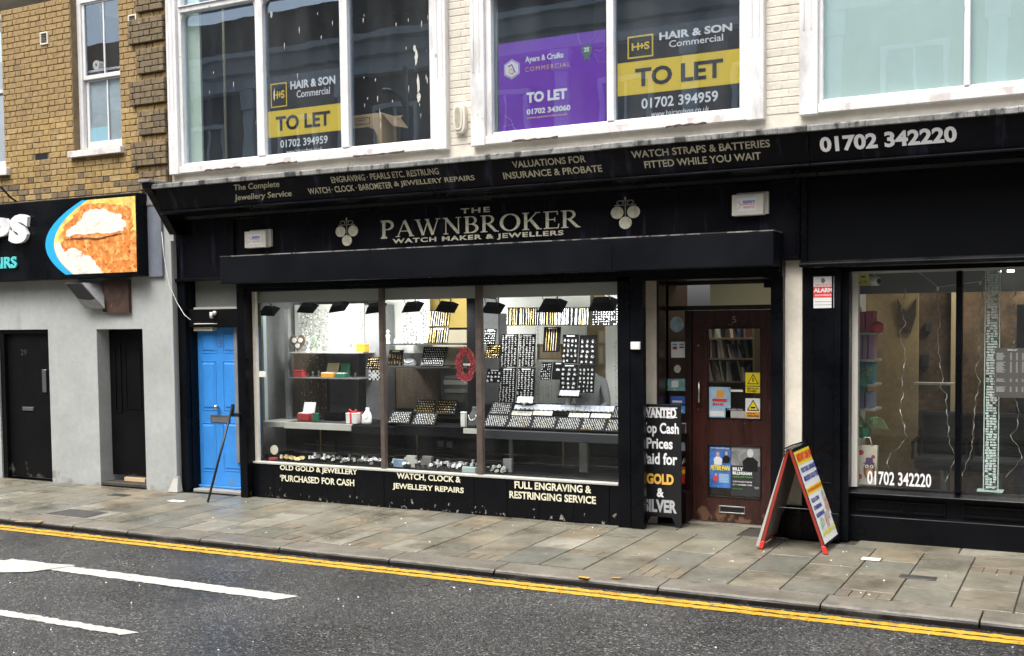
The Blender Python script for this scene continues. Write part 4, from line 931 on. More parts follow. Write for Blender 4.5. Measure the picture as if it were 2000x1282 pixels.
fr = part('door_frame', MB().box(rx1+.02, fx, DY-.03, DY+.05, zdb, zdt+.35).box(q(1340, 700, DY)[0], xdl-.004, DY-.04, DY+.05, zdb, zdt).box(fx, xdr, DY-.03, DY+.05, zdt+.004, q(1400, 597, DY)[1]).box(fx, xdr, DY-.03, DY+.05, q(1400, 556, DY)[1], q(1400, 549, DY)[1]).box(fx, q(1340, 700, DY)[0], DY-.02, DY+.05, zdb, q(1320, 960, DY)[1]).box(fx, q(1340, 700, DY)[0], DY-.02, DY+.05, q(1320, 890, DY)[1], q(1320, 880, DY)[1]), m['mahogany_dark'], sf, bevel=.004)
part('transom_glass', MB().face((fx, DY+.02, q(1400, 597, DY)[1]), (xdr, DY+.02, q(1400, 597, DY)[1]), (xdr, DY+.02, q(1400, 556, DY)[1]), (fx, DY+.02, q(1400, 556, DY)[1])), m['glass'], sf, fix=False)
part('side_light', MB().face((fx, DY+.02, zdb), (q(1340, 700, DY)[0], DY+.02, zdb), (q(1340, 700, DY)[0], DY+.02, zdt), (fx, DY+.02, zdt)), m['glass'], sf, fix=False)
gu = rq(1384, 641, 1488, 820, DY); gl_ = rq(1381, 868, 1485, 976, DY)
gx0, gx1 = (gu[0]+gl_[0])/2, (gu[1]+gl_[1])/2
mb = MB().box(xdl, gx0, DY-.0, DY+.045, zdb, zdt).box(gx1, xdr, DY, DY+.045, zdb, zdt)
mb.box(gx0, gx1, DY, DY+.045, zdb, gl_[2]).box(gx0, gx1, DY, DY+.045, gl_[3], gu[2]).box(gx0, gx1, DY, DY+.045, gu[3], zdt)
dor = part('door', mb, m['mahogany'], sf, label='worn dark brown glazed shop door')
mb = MB().frame(gx0-.006, gx1+.006, gu[2]-.006, gu[3]+.006, .016, DY-.008, DY).frame(gx0-.006, gx1+.006, gl_[2]-.006, gl_[3]+.006, .016, DY-.008, DY)
part('glazing_bead', mb, m['mahogany_dark'], dor, bevel=.003)
part('glass', MB().face((gx0, DY+.02, gu[2]), (gx1, DY+.02, gu[2]), (gx1, DY+.02, gu[3]), (gx0, DY+.02, gu[3])), m['glass'], dor, fix=False)
part('glass', MB().face((gx0, DY+.02, gl_[2]), (gx1, DY+.02, gl_[2]), (gx1, DY+.02, gl_[3]), (gx0, DY+.02, gl_[3])), m['glass'], dor, fix=False)
r = rq(1361, 742, 1369, 790, DY-.05)
part('handle', MB().tube([(r[0]+.02, DY, r[3]-.02), (r[0]+.02, DY-.05, r[3]-.02), (r[0]+.02, DY-.05, r[2]+.02), (r[0]+.02, DY, r[2]+.02)], .011, 8), m['steel'], dor, smooth=True)
r = rq(1405, 987, 1456, 1005, DY); part('letter_slot', MB().frame(r[0], r[1], r[2], r[3], .012, DY-.012, DY), m['steel'], dor, bevel=.003); part('letter_flap', MB().box(r[0]+.012, r[1]-.012, DY-.003, DY, r[2]+.012, r[3]-.012), m['ink'], dor)
T('5', (1430, 631), (1438, 618), DY-.002, m['greyink'], dor, 'number')
for p in ((1364, 675), (1364, 800)): a = q(*p, DY); part('lock', MB().disc(a[0], a[1], .012, .012, DY-.006, DY, 12), m['brass'], dor)
part('post', MB().box(q(1505, 750, -.06)[0], q(1529, 750, -.06)[0], -.06, .03, 0, zwt+.1), m['black'], sf, bevel=.004)
# white reveal and pillar right of the door
xp0, xp1 = q(1530, 750, .02)[0], q(1566, 750, .02)[0]; zpb = q(1545, 987, .02)[1]
pl = part('pillar', MB().box(xp0, xp1, .02, .5, zpb, zm0-.036), m['cream'], sf); part('plinth', MB().box(xp0, xp1, .0, .5, 0, zpb), m['black_tile'], pl)
# security camera bracket by the transom
r = rq(1494, 548, 1508, 562, .3); tag(part('camera', MB().box(r[0], r[1], .25, .40, r[2], r[3]), m['black'], None, bevel=.008), 'small black camera tucked in the top corner of the door recess', 'camera')
# ---- blue door bay
xbl, xbr = q(384, 800, .16)[0], q(469, 800, .12)[0]+.25
part('pilaster', MB().box(Xl, q(366, 800, -.03)[0], -.03, .2, 0, zm0-.036).box(q(366, 800, -.03)[0], q(377, 800, .05)[0], .04, .2, 0, zm0-.036), m['black'], sf, bevel=.006)
zbt, zbb = q(425, 640, .16)[1], q(388, 945, .16)[1]
part('transom_rail', MB().box(q(360, 800, .1)[0], xbr, .03, .2, zbt+.004, q(420, 604, .03)[1]), m['blackwood'], sf, bevel=.006)
part('door_camera', MB().tube([(q(414, 613, -.02)[0], -.03, q(414, 622, 0)[1]), (q(414, 613, -.02)[0], -.03, q(414, 610, 0)[1])], .022, 10).ball((q(420, 612, .02)[0], .01, q(420, 612, 0)[1]), .03), m['whiteplastic'], sf, smooth=True)
r = rq(381, 542, 466, 604, .12); part('fanlight', MB().box(r[0], r[1]+.2, .12, .13, r[2], r[3]+.05), M('dusty fanlight panel', (.17, .175, .155), .3, var=.1), sf)
part('fanlight_bar', MB().box(r[0], r[1]+.2, .08, .13, r[2]-.001, r[2]+.03), m['greyedge'], sf)
bd = part('door', MB().box(xbl, xbr, .16, .20, zbb, zbt), m['blue'], sf, label='bright blue panelled door')
def panel(x0, x1, z0, z1, Y, mt, parent, w=.022):
    part('door_panel', MB().frame(x0, x1, z0, z1, w*.5, Y-.006, Y), mt, parent, bevel=.003)
    part('door_panel', MB().hexa([(x0+w, Y+.001, z0+w), (x1-w, Y+.001, z0+w), (x1-w, Y+.001, z1-w), (x0+w, Y+.001, z1-w), (x0+w*2, Y-.010, z0+w*2), (x1-w*2, Y-.010, z0+w*2), (x1-w*2, Y-.010, z1-w*2), (x0+w*2, Y-.010, z1-w*2)]), mt, parent)
Yb = .16
for (l_, r_) in ((393, 424), (435, 468)):
    for (t_, b_) in ((648, 690), (705, 802), (825, 922)):
        r = rq(l_, t_, r_, b_, Yb); panel(r[0], r[1]+(.15 if l_ > 430 else 0), r[2], r[3], Yb, m['blue'], bd)
a = q(427, 795, Yb); part('knob', MB().ball((a[0], Yb-.05, a[1]), .032, 12, 8).tube([(a[0], Yb, a[1]), (a[0], Yb-.05, a[1])], .012), m['steel'], bd, smooth=True)
r = rq(412, 810, 450, 826, Yb); part('letter_plate', MB().frame(r[0], r[1], r[2], r[3], .014, Yb-.012, Yb).box(r[0]+.014, r[1]-.014, Yb-.006, Yb, r[2]+.014, r[3]-.014), M('dull grey letter plate', (.22, .22, .23), .4, .5), bd)
T('3', (427, 678), (433, 665), Yb-.001, m['hardboard'], bd, 'number')
r = rq(381, 634, 418, 642, .1); part('door_closer', MB().box(r[0], r[1], .07, .16, r[2]-.03, r[3]-.01).box(r[0]+.05, r[1]+.12, .02, .06, r[3]+.0, r[3]+.012), m['plastic'], bd, bevel=.004)
part('door_sill', MB().box(xbl, xbr, .12, .2, zbb-.03, zbb-.003), m['blue'], bd, bevel=.006)
r = rq(376, 947, 470, 966, -.02); part('step', MB().box(r[0], xbr, -.01, .3, 0, zbb-.035), M('grey tiled step', (.30, .30, .29), .5, var=.15, vs=5), sf, bevel=.006)
part('backing', MB().box(Xl, xbr, .201, .25, 0, 3.2), m['shopdark'], sf)
# black stay leaning from the post
st = thing('awning_pole', 'slim black metal prop leaning from the pavement against the post by the blue door', 'pole', (*g(406, 981), 0))
fx_, fy_ = g(406, 981); tp = q(455, 790, -.16)
part('rod', MB().tube([(fx_, fy_, .0), (tp[0], -.16, tp[1])], .014, 8), m['darksteel'], st, smooth=True)
a = q(450, 808, -.16); b2 = q(470, 811, -.14); part('clamp', MB().box(a[0], b2[0], -.18, -.12, b2[1]-.02, a[1]+.01), m['darksteel'], st, bevel=.006)
part('arm', MB().tube([(tp[0], -.16, tp[1]), (a[0]+.02, -.16, a[1]-.03)], .022, 8), m['darksteel'], st)
# alarm boxes
def alarm(l_, px, sc=1.):
    r = rq(*px, YM-.1); t = thing('alarm_box', l_, 'alarm box', ((r[0]+r[1])/2, YM-.05, r[2]))
    part('case', MB().box(r[0]-.0, r[1], YM-.10, YM-.001, r[2], r[3]), m['plastic'], t, bevel=.010)
    part('backplate', MB().box(r[0]+.03, r[1]+.03, YM-.04, YM, r[2]+.01, r[3]+.02), m['plastic'], t, bevel=.004)
    W_2, H_2 = r[1]-r[0], r[3]-r[2]
    part('label', MB().box(r[0]+.17*W_2, r[0]+.78*W_2, YM-.1015, YM-.10, r[2]+.2*H_2, r[2]+.82*H_2), m['paper'], t)
    Tw('eastern', r[0]+.36*W_2, r[0]+.74*W_2, r[2]+.55*H_2, r[2]+.72*H_2, lambda x, z: YM-.1, m['label_blue'], t, bold=.02)
    Tw('security', r[0]+.38*W_2, r[0]+.74*W_2, r[2]+.30*H_2, r[2]+.44*H_2, lambda x, z: YM-.1, m['label_red'], t)
    part('emblem', MB().tube([(r[0]+.2*W_2, YM-.103, r[2]+.68*H_2), (r[0]+.3*W_2, YM-.103, r[2]+.5*H_2), (r[0]+.2*W_2, YM-.103, r[2]+.3*H_2)], .003, 4).tube([(r[0]+.3*W_2, YM-.103, r[2]+.5*H_2), (r[0]+.74*W_2, YM-.103, r[2]+.5*H_2)], .002, 4), m['label_red'], t)
alarm('small cream alarm box at the left end of the pawnbroker fascia', (477, 453, 519, 483)); alarm('larger cream alarm box at the right end of the pawnbroker fascia', (1429, 381, 1491, 419))

# ================================================================ INSIDE THE DISPLAY WINDOWS
gx_l, gx_r = xs[0]-.25, xs[6]+.05
ZF = zws+.0                                   # display floor
YBK = 1.75
part('display_floor', MB().box(gx_l, gx_r, .121, YBK, zws-.05, zws-.0), m['shopdark'], sf)
part('display_ceiling', MB().box(gx_l, gx_r, .121, YBK, zwt+.06, zwt+.1), m['shopwhite'], sf)
part('display_valance', MB().box(xs[1]-.1, xs[6]+.05, .125, .15, q(600, 590, .13)[1], zwt+.06), M('pale grey valance', (.40, .41, .39), .6), sf)
part('display_back', MB().box(gx_l, gx_r, YBK, YBK+.05, zws-.05, zwt+.1), m['shopgrey'], sf)
part('display_side', MB().box(gx_l-.05, gx_l, .121, YBK, zws-.05, zwt+.1), m['shopgrey'], sf)
part('display_side', MB().box(gx_r, gx_r+.04, .131, YBK, zws-.05, zwt+.1), m['shopwhite'], sf)
def bk(name, px, Y, mat, parent=None, th=.02, lab=None, cat=None, bev=0, group=None):
    r = rq(*px, Y); o = part(name, MB().box(min(r[0], r[1]), max(r[0], r[1]), Y, Y+th, min(r[2], r[3]), max(r[2], r[3])), mat, parent, bevel=bev)
    if lab: tag(o, lab, cat, group)
    return o
# partitions and back panels
bk('back_panel', (575, 596, 712, 688), 1.2, m['shopwhite'], sf)
bk('back_panel', (566, 690, 640, 822), 1.2, m['shopbrown'], sf)
bk('back_panel', (642, 690, 700, 822), 1.2, m['shopgrey'], sf)
bk('back_panel', (540, 610, 564, 822), 1.15, m['shopdark'], sf)
bk('partition', (712, 596, 746, 820), .9, m['shopgrey'], sf, .3)
bk('partition_post', (554, 604, 566, 826), .7, m['shopgrey'], sf, .06)
bk('partition_post', (508, 610, 518, 826), .5, M('pale blue grey post', (.35, .42, .44), .5), sf, .06)
bk('back_panel', (752, 575, 840, 690), 1.25, m['shopwhite'], sf)
bk('back_panel', (840, 575, 912, 640), 1.5, m['yellowwall'], sf)
bk('back_panel', (836, 645, 912, 720), 1.3, M('cream box stack', (.55, .50, .36), .7), sf)
bk('back_panel', (762, 720, 860, 800), 1.25, m['shopbrown'], sf)
bk('column', (911, 574, 931, 900), .6, m['velvet'], sf, .2)
bk('back_panel', (941, 574, 975, 790), 1.45, m['shopgrey'], sf)
bk('back_panel', (975, 574, 1152, 610), 1.4, m['shopwhite'], sf)
bk('back_panel', (990, 636, 1146, 790), 1.35, m['shopwhite'], sf)
bk('back_panel', (1146, 574, 1182, 790), 1.5, M('tan wall', (.40, .32, .17), .7), sf)
bk('back_panel', (1182, 574, 1216, 800), 1.2, m['shopwhite'], sf)
# counters
def counter(px0, px1, yt, yb, mat, d=1.0, yf_=.22):
    a = q(px0, yt, yf_); b_ = q(px1, yb, yf_)
    part('counter', MB().box(a[0], b_[0], yf_, d, b_[1] if False else a[1]-(q(px0, yt, yf_)[1]-q(px0, yb, yf_)[1]), a[1]), mat, sf, bevel=.004); return a[1]
CZ1 = q(620, 826, .3)[1]
a = q(508, 823, .34); b_ = q(553, 823, .34); part('counter', MB().box(a[0], b_[0], .34, 1.2, a[1]-.065, a[1]), m['greyedge'], sf, bevel=.004)
a0 = q(554, 824, .28); b0 = q(687, 826, .28); part('counter', MB().box(a0[0], b0[0], .30, 1.25, a0[1]-.075, a0[1]-.004), m['shopdark'], sf); part('counter_edge', MB().box(a0[0], b0[0], .28, .30, a0[1]-.08, a0[1]), m['greyedge'], sf, bevel=.003)
zc1 = a0[1]
part('counter', MB().box(b0[0]+.005, xs[2]+.02, .26, 1.25, zc1-.10, zc1-.012), m['velvet'], sf)
zc2 = q(800, 832, .25)[1]; part('counter', MB().box(xs[2]+.03, q(931, 832, .25)[0], .25, 1.25, zc2-.11, zc2), m['velvet'], sf)
zc3 = (q(945, 841, .22)[1]+q(1210, 848, .22)[1])/2; part('counter', MB().box(q(938, 840, .22)[0], gx_r, .22, 1.35, zc3-.10, zc3), M('dark laminate', (.035, .037, .042), .35), sf, bevel=.006)
# shelves
def shelf(px0, px1, py, Y0, Y1, lab, mat=None, th=.014):
    a = q(px0, py, Y0); b_ = q(px1, py, Y0)
    tag(part('shelf', MB().box(a[0], b_[0], Y0, Y1, a[1]-th, a[1]), mat or m['shelf_glass'], None), lab, 'shelf'); return a[1]
s1 = shelf(566, 706, 688, .62, 1.15, 'upper glass shelf in the left display bay', m['greyedge'])
s2 = shelf(566, 702, 737, .62, 1.15, 'lower shelf with watch boxes in the left display bay', m['shopgrey'])
s3 = shelf(752, 905, 672, .62, 1.2, 'upper shelf in the middle display bay', m['shopdark'])
s4 = shelf(752, 870, 716, .62, 1.2, 'lower shelf of necklaces in the middle display bay', m['shopdark'])
# lower display: rails, brass supports, pale post
part('rail', MB().tube([(xs[1], .9, q(600, 868, .9)[1]), (xs[6], .9, q(600, 868, .9)[1])], .006, 5), m['steel'], sf)
part('rail', MB().tube([(xs[1], .7, q(600, 884, .7)[1]), (xs[6], .7, q(600, 884, .7)[1])], .006, 5), m['steel'], sf)
for p in (627, 815, 1100): a = q(p, 900, .8); part('support', MB().tube([(a[0], .8, ZF), (a[0], .8, zc3-.1)], .008, 6), m['brass'], sf)
r = rq(1131, 860, 1142, 924, .6); part('support', MB().box(r[0], r[1]+.03, .6, .66, ZF, zc3-.1), m['greyedge'], sf)
r = rq(994, 860, 1001, 924, .9); part('support', MB().box(r[0], r[1], .9, .93, ZF, zc3-.1), m['greyedge'], sf)
part('lower_shade_panel', MB().box(gx_l+.01, gx_r-.01, 1.02, 1.05, ZF, zc1-.12), m['velvet'], sf)  # black panel added to paint in the shade below the counters
part('floor_shade_sheet', MB().box(gx_l+.01, gx_r-.01, .122, 1.02, ZF+.001, ZF+.006), m['velvet'], sf)  # black sheet that keeps the display floor as dark as in shade
for i, (px, mt) in enumerate((((868, 735, 908, 740), m['greyedge']), ((866, 742, 906, 752), m['paper']), ((868, 760, 902, 768), m['greyedge']), ((872, 770, 900, 786), m['hardboard']))):
    bk('paper_stack', px, 1.1, mt, None, .2, ['top', 'second', 'third', 'lowest'][i]+' stack of papers and boxes behind the poppy wreath', 'papers', .003)
# jewellery fields
def gems(pts, mat, parent, r=.006, name='jewellery'):
    mb = MB()
    for p in pts: mb.gem(p, r*rnd.uniform(.7, 1.2), r*.6)
    return part(name, mb, mat, parent, kind='stuff', fix=False)
def padboard(lab, px, Y, cols, rows, style='card', mat=None, lean=.05, bar=True, cat='display board', group=None, second=None):
    x0, x1, z0, z1 = rq(*px, Y); t = thing('jewellery_board', lab, cat, ((x0+x1)/2, Y, z0), group)
    part('backing', MB().hexa([(x0, Y, z0), (x1, Y, z0), (x1, Y+.012, z0), (x0, Y+.012, z0), (x0, Y+lean, z1), (x1, Y+lean, z1), (x1, Y+lean+.012, z1), (x0, Y+lean+.012, z1)]), m['velvet'], t)
    YY = lambda z: Y+lean*(z-z0)/(z1-z0)-.003
    mb = MB(); W2, H2 = x1-x0, z1-z0; mg = MB()
    for i in range(cols):
        for j in range(rows):
            if rnd.random() < .07: continue
            cx = x0+W2*(i+.6)/(cols+.2)+rnd.uniform(-.11, .11)*W2/cols; cz = z0+H2*(j+.5)/(rows+.6)+rnd.uniform(-.1, .1)*H2/rows
            w_ = W2/cols*rnd.uniform(.15, .27); h_ = H2/rows*rnd.uniform(.10, .20); y = YY(cz)
            if style == 'card': mb.box(cx-w_, cx+w_, y-.006, y, cz-h_, cz+h_); mb.gem((cx, y-.008, cz+h_*1.3), min(.008, w_))
            elif style == 'pendant':
                mb.tube([(cx-w_*1.1, y-.002, cz-h_*.6), (cx-w_*.4, y-.003, cz+h_*1.6), (cx+w_*.3, y-.003, cz+h_*1.2), (cx+w_*1.1, y-.002, cz-h_*.2)], .0016, 3, False); mb.gem((cx+rnd.uniform(-.4, .4)*w_, y-.006, cz-h_*.4), min(w_*1.0, .013)); mb.box(cx-w_*.8, cx+w_*.8, y-.005, y, cz-h_*1.6, cz-h_*1.0)
            elif style == 'chain':
                n_ = 7
                zz0, zz1 = z0+H2*.05, z1-H2*.06; xx = x0+W2*(i+.5)/cols+rnd.uniform(-.2, .2)*W2/cols
                tgt = mg if rnd.random() < .45 else mb
                if j == 0: tgt.tube([(xx+rnd.uniform(-.002, .002), YY(zz0+(zz1-zz0)*k_/n_)-.003, zz0+(zz1-zz0)*k_/n_) for k_ in range(n_+1)], rnd.uniform(.0018, .0042), 4)
            elif style == 'mess':
                tgt = mg if (second and rnd.random() < .5) else mb
                a = rnd.uniform(0, 3.1); tgt.tube([(cx-w_*1.3*math.cos(a), y-.003, cz-h_*1.6*math.sin(a)), (cx, y-.008, cz+h_*.4), (cx+w_*1.3*math.cos(a), y-.003, cz+h_*1.6*math.sin(a))], .0035, 4); tgt.gem((cx, y-.006, cz), min(w_, .010))
    if bar: mb.box(x0+W2*.25, x1-W2*.25, YY(z1)-.004, YY(z1), z1-.022, z1-.010)
    if mb.f: part('jewellery', mb, mat or m['gem'], t, kind='stuff', fix=False)
    if mg.f: part('jewellery', mg, m['golditem'], t, kind='stuff', fix=False)
    return t
grp = None
padboard('tall earring board, upper left of the four in the right bay', (976, 653, 1009, 717), .80, 5, 17)
padboard('tall earring board, upper right of the four in the right bay', (1011, 653, 1043, 717), .78, 5, 17)
padboard('tall earring board, lower left of the four in the right bay', (972, 719, 1005, 786), .68, 5, 17)
padboard('tall earring board, lower right of the four in the right bay', (1007, 719, 1042, 784), .66, 5, 17)
padboard('pendant board, upper left of the four beside the tan wall', (1096, 654, 1127, 710), .70, 4, 5, 'pendant')
padboard('wider pendant board, upper right of the four beside the tan wall', (1129, 655, 1162, 712), .72, 3, 5, 'pendant', bar=False)
padboard('pendant board, lower left of the four beside the tan wall', (1092, 712, 1126, 762), .62, 3, 5, 'pendant')
padboard('pendant board, lower right of the four beside the tan wall', (1127, 713, 1159, 768), .60, 4, 6, 'pendant', bar=False)
padboard('board hung with long dark chains above the gilt frame', (1059, 639, 1092, 688), .70, 7, 1, 'chain')
padboard('small white jewellery pad by the left mullion of the right bay', (943, 643, 966, 673), .50, 6, 6, 'mess')
padboard('small gold jewellery pad under the white one in the right bay', (947, 673, 975, 700), .48, 6, 6, 'mess', mat=m['golditem'])
padboard('grey board with a few brooches low at the left of the right bay', (948, 721, 977, 748), .50, 4, 3, 'card')
padboard('black square board of silver charms in the right bay', (1054, 708, 1075, 742), .72, 5, 7, 'mess', bar=False)
padboard('black square board with two cards in the right bay', (1077, 708, 1098, 742), .73, 1, 2, 'card')
k_ = 0
for (a, b_, l_) in ((989, 1024, 'leftmost rail pad of neck chains at the top of the right bay'), (1026, 1070, 'second rail pad of gold chains at the top of the right bay'), (1072, 1112, 'third rail pad of gold chains, behind the big floodlight'), (1114, 1150, 'fourth rail pad of mixed chains at the top of the right bay')):
    padboard(l_, (a, 601, b_, 636), .60, 10, 1, 'chain', lean=.02, bar=False, group='chain pads along the top rail')
padboard('pad of silver bracelets at the right end of the top rail', (1156, 600, 1213, 636), .58, 11, 7, 'mess', lean=.02, bar=False)
padboard('upright rack of gold chains on the middle bay shelf', (836, 606, 876, 638), .70, 9, 1, 'chain')
padboard('lower rack of gold chains on the middle bay shelf', (833, 640, 873, 671), .64, 9, 1, 'chain')
padboard('pad of gold bracelets on the grey partition', (715, 698, 742, 721), .55, 6, 5, 'mess', mat=m['golditem'])
t = padboard('chequered pad of white cards on the grey partition', (720, 722, 743, 743), .54, 1, 1, 'card')
r = rq(720, 724, 743, 743, .53); mb = MB()
for i in range(6):
    for j in range(5):
        if (i+j) % 2 == 0: mb.box(r[0]+(r[1]-r[0])*i/6, r[0]+(r[1]-r[0])*(i+1)/6, .53, .536, r[2]+(r[3]-r[2])*j/5, r[2]+(r[3]-r[2])*(j+1)/5)
part('card_grid', mb, m['gem'], t, kind='stuff')
# sloping trays: corners by pixels (front-left, front-right at Y0; back-right, back-left at Y1)
def tray(lab, fl, fr, br, bl, Y0, Y1, cols, rows, mat=None, group=None, mats=None):
    zf = (q(*fl, Y0)[1]+q(*fr, Y0)[1])/2; zb = (q(*bl, Y1)[1]+q(*br, Y1)[1])/2
    P0 = Vector((q(*fl, Y0)[0], Y0, zf)); P1 = Vector((q(*fr, Y0)[0], Y0, zf)); P3 = Vector((q(*bl, Y1)[0], Y1, zb)); P2 = Vector((q(*br, Y1)[0], Y1, zb))
    t = thing('ring_tray', lab, 'ring tray', tuple((P0+P1)/2), group)
    nrm = (P1-P0).cross(P3-P0).normalized(); 
    if nrm.z < 0: nrm = -nrm
    B = lambda u, v, h=0: (P0*(1-u)+P1*u)*(1-v)+(P3*(1-u)+P2*u)*v+nrm*h
    part('base', MB().hexa([B(0, 0, -.02), B(1, 0, -.02), B(1, 1, -.02), B(0, 1, -.02), B(0, 0), B(1, 0), B(1, 1), B(0, 1)]), m['velvet'], t)
    mb = MB(); e = .035
    for (u0, v0, u1, v1) in ((0, 0, 1, e), (0, 1-e, 1, 1), (0, e, e, 1-e), (1-e, e, 1, 1-e)):
        mb.hexa([B(u0, v0), B(u1, v0), B(u1, v1), B(u0, v1), B(u0, v0, .014), B(u1, v0, .014), B(u1, v1, .014), B(u0, v1, .014)])
    part('rim', mb, m['traycase'], t)
    a = MB(); g2 = MB()
    for j in range(rows):
        for i in range(cols):
            u = e+.02+(1-2*e-.04)*(i+.5+(.25 if j % 2 else -.25))/cols; v = e+.02+(1-2*e-.04)*(j+.5)/rows
            c = B(u, v, .008); w_ = (P1-P0).length/cols*rnd.uniform(.24, .36); h_ = (P3-P0).length/rows*rnd.uniform(.18, .27)
            tgt = g2 if rnd.random() < (.10 if mats is None else (mats if mats > .5 else mats*.4)) else a
            c = c+Vector((rnd.uniform(-.002, .002), 0, rnd.uniform(0, .004))); tgt.ball(c, (w_, h_*.9, .009), 6, 3)
    part('rings', a, mat or m['gem'], t, kind='stuff', fix=False)
    if g2.f: part('rings', g2, m['golditem'], t, kind='stuff', fix=False)
    return t
xb6 = [941, 987, 1035, 1083, 1131, 1180, 1228]; xt6 = [953, 998, 1043, 1091, 1139, 1188, 1236]
yb6 = lambda x: 834+(x-941)*.041; yt6 = lambda x: 812+(x-953)*.036
nm = ['first', 'second', 'third', 'fourth', 'fifth', 'sixth']
for i in range(6):
    a, b_ = xb6[i]+1, xb6[i+1]-1; c_, d_ = xt6[i]+1, xt6[i+1]-1
    tray(f'{nm[i]} ring tray from the left mullion in the front row of the right bay', (a, yb6(a)), (b_, yb6(b_)), (d_, yt6(d_)), (c_, yt6(c_)), .26, .50, 9, 7, group='front row of ring trays', mats=[.1, .3, .2, .05, .1, .15][i])
tray('ring tray at the left end of the back row in the right bay', (955, 811), (996, 811.5), (1002, 787), (964, 786), .51, .72, 9, 6)
tray('ring tray at the right end of the back row in the right bay', (1194, 818), (1232, 819), (1238, 796), (1202, 795), .51, .72, 8, 6, mats=.3)
tray('ring tray on the lower left of the middle bay counter', (757, 828), (799, 829), (805, 806), (767, 805), .36, .62, 8, 6)
tray('gold and silver ring tray beside it on the middle bay counter', (803, 831), (848, 832), (855, 809), (815, 808), .34, .58, 8, 6, mats=.4)
tray('wide tray of gold bangles, left, at the back of the middle counter', (808, 808), (848, 808), (852, 783), (816, 782), .70, .95, 7, 5, mats=.9)
tray('wide tray of gold bangles, right, at the back of the middle counter', (852, 810), (888, 811), (896, 783), (856, 783), .70, .95, 7, 5, mats=.9)
tray('black ring tray standing on the lower shelf of the middle bay', (822, 715), (865, 716), (875, 680), (829, 679), .66, .85, 9, 7, mats=0)
# ring card rows, watch card rows
def cardrow(lab, x0, x1, y0, y1, Y, n, mat, tilt=.03):
    a = q(x0, y1, Y); b_ = q(x1, y1, Y); h = q(x0, y0, Y)[1]-a[1]; t = thing('card_row', lab, 'jewellery display', ((a[0]+b_[0])/2, Y, a[1])); w_ = (b_[0]-a[0])/n
    part('stand', MB().box(a[0]-.01, b_[0]+.01, Y-.02, Y+.06, a[1]-.02, a[1]), m['velvet'], t)
    mb = MB(); mg = MB()
    for i in range(n):
        x = a[0]+i*w_; mb.hexa([(x+.002, Y-.004, a[1]), (x+w_-.002, Y-.004, a[1]), (x+w_-.002, Y, a[1]), (x+.002, Y, a[1]), (x+.002, Y+tilt, a[1]+h), (x+w_-.002, Y+tilt, a[1]+h), (x+w_-.002, Y+tilt+.004, a[1]+h), (x+.002, Y+tilt+.004, a[1]+h)]); mg.gem((x+w_/2, Y-.012, a[1]+h*.18), w_*.28)
    part('cards', mb, mat, t, kind='stuff'); part('jewellery', mg, m['silver'], t, kind='stuff')
blu = M('pale blue card', (.62, .67, .78), .5); crm = M('cream card', (.66, .64, .52), .5)
cardrow('long row of pale blue ring cards behind the front trays', 1004, 1199, 789, 800, .66, 21, blu)
cardrow('cream card row left of the gap behind the front trays', 998, 1038, 803, 811, .56, 6, crm); cardrow('second cream card row left of the gap behind the front trays', 1040, 1078, 803, 811, .55, 6, crm)
cardrow('cream card row right of the gap behind the front trays', 1110, 1150, 807, 815, .55, 6, crm); cardrow('last cream card row by the right tray', 1153, 1192, 808, 816, .55, 6, crm)
cardrow('short row of pale cards under the pendant boards', 1092, 1130, 763, 773, .56, 5, blu)
cardrow('stack of white cards under the tall earring boards', 1009, 1040, 775, 787, .58, 1, m['paper'])
# framed picture, certificates
r = rq(1049, 672, 1098, 703, .86); t = thing('picture_frame', 'gilt frame hanging behind the dark chain board', 'frame', ((r[0]+r[1])/2, .86, r[2])); part('frame', MB().frame(*r, .018, .86, .885), m['brass'], t); part('picture', MB().box(r[0]+.018, r[1]-.018, .87, .88, r[2]+.018, r[3]-.018), m['shopbrown'], t)
for i, (p, l_) in enumerate((((1168, 645, 1181, 671), 'upper certificate on the tan wall'), ((1168, 674, 1180, 712), 'framed certificate below the upper one on the tan wall'))):
    r = rq(*p, 1.46); t = thing('certificate', l_, 'certificate', ((r[0]+r[1])/2, 1.46, r[2])); part('frame', MB().frame(*r, .015, 1.46, 1.48), m['card'], t); part('sheet', MB().box(r[0]+.015, r[1]-.015, 1.465, 1.475, r[2]+.015, r[3]-.015), crm, t)
# strands of hanging beads and charms
def strands(lab, px, Y, nx, nz, mat, mat2=None, r=.008, parent=None):
    x0, x1, z0, z1 = rq(*px, Y); t = thing('bead_strands', lab, 'bead strands', ((x0+x1)/2, Y, z1)); A = MB(); B_ = MB(); L_ = MB()
    for i in range(nx):
        x = x0+(x1-x0)*(i+.5)/nx+rnd.uniform(-.3, .3)*(x1-x0)/nx; y = Y+rnd.uniform(-.04, .04); L_.tube([(x, y, z1), (x, y, z0)], .0012, 3)
        for j in range(nz):
            if rnd.random() < .25: continue
            z = z0+(z1-z0)*(j+rnd.random())/nz; (A if rnd.random() < .6 or mat2 is None else B_).gem((x+rnd.uniform(-.008, .008), y-.005, z), r*rnd.uniform(.5, 1.3))
    part('threads', L_, m['shopgrey'], t, kind='stuff'); part('beads', A, mat, t, kind='stuff', fix=False)
    if B_.f: part('beads', B_, mat2, t, kind='stuff')
strands('glittering silver strands on the left of the lit white panel', (583, 606, 640, 682), 1.0, 17, 30, m['silver'], m['shopgrey'], .013)
strands('thin dark dotted strands at the right of the lit white panel', (684, 606, 712, 680), 1.0, 7, 20, m['shopgrey'], m['silver'], .010)
strands('silver strands hanging in the middle bay above the shelf', (784, 606, 836, 670), 1.0, 15, 26, m['silver'], m['shopgrey'], .012)
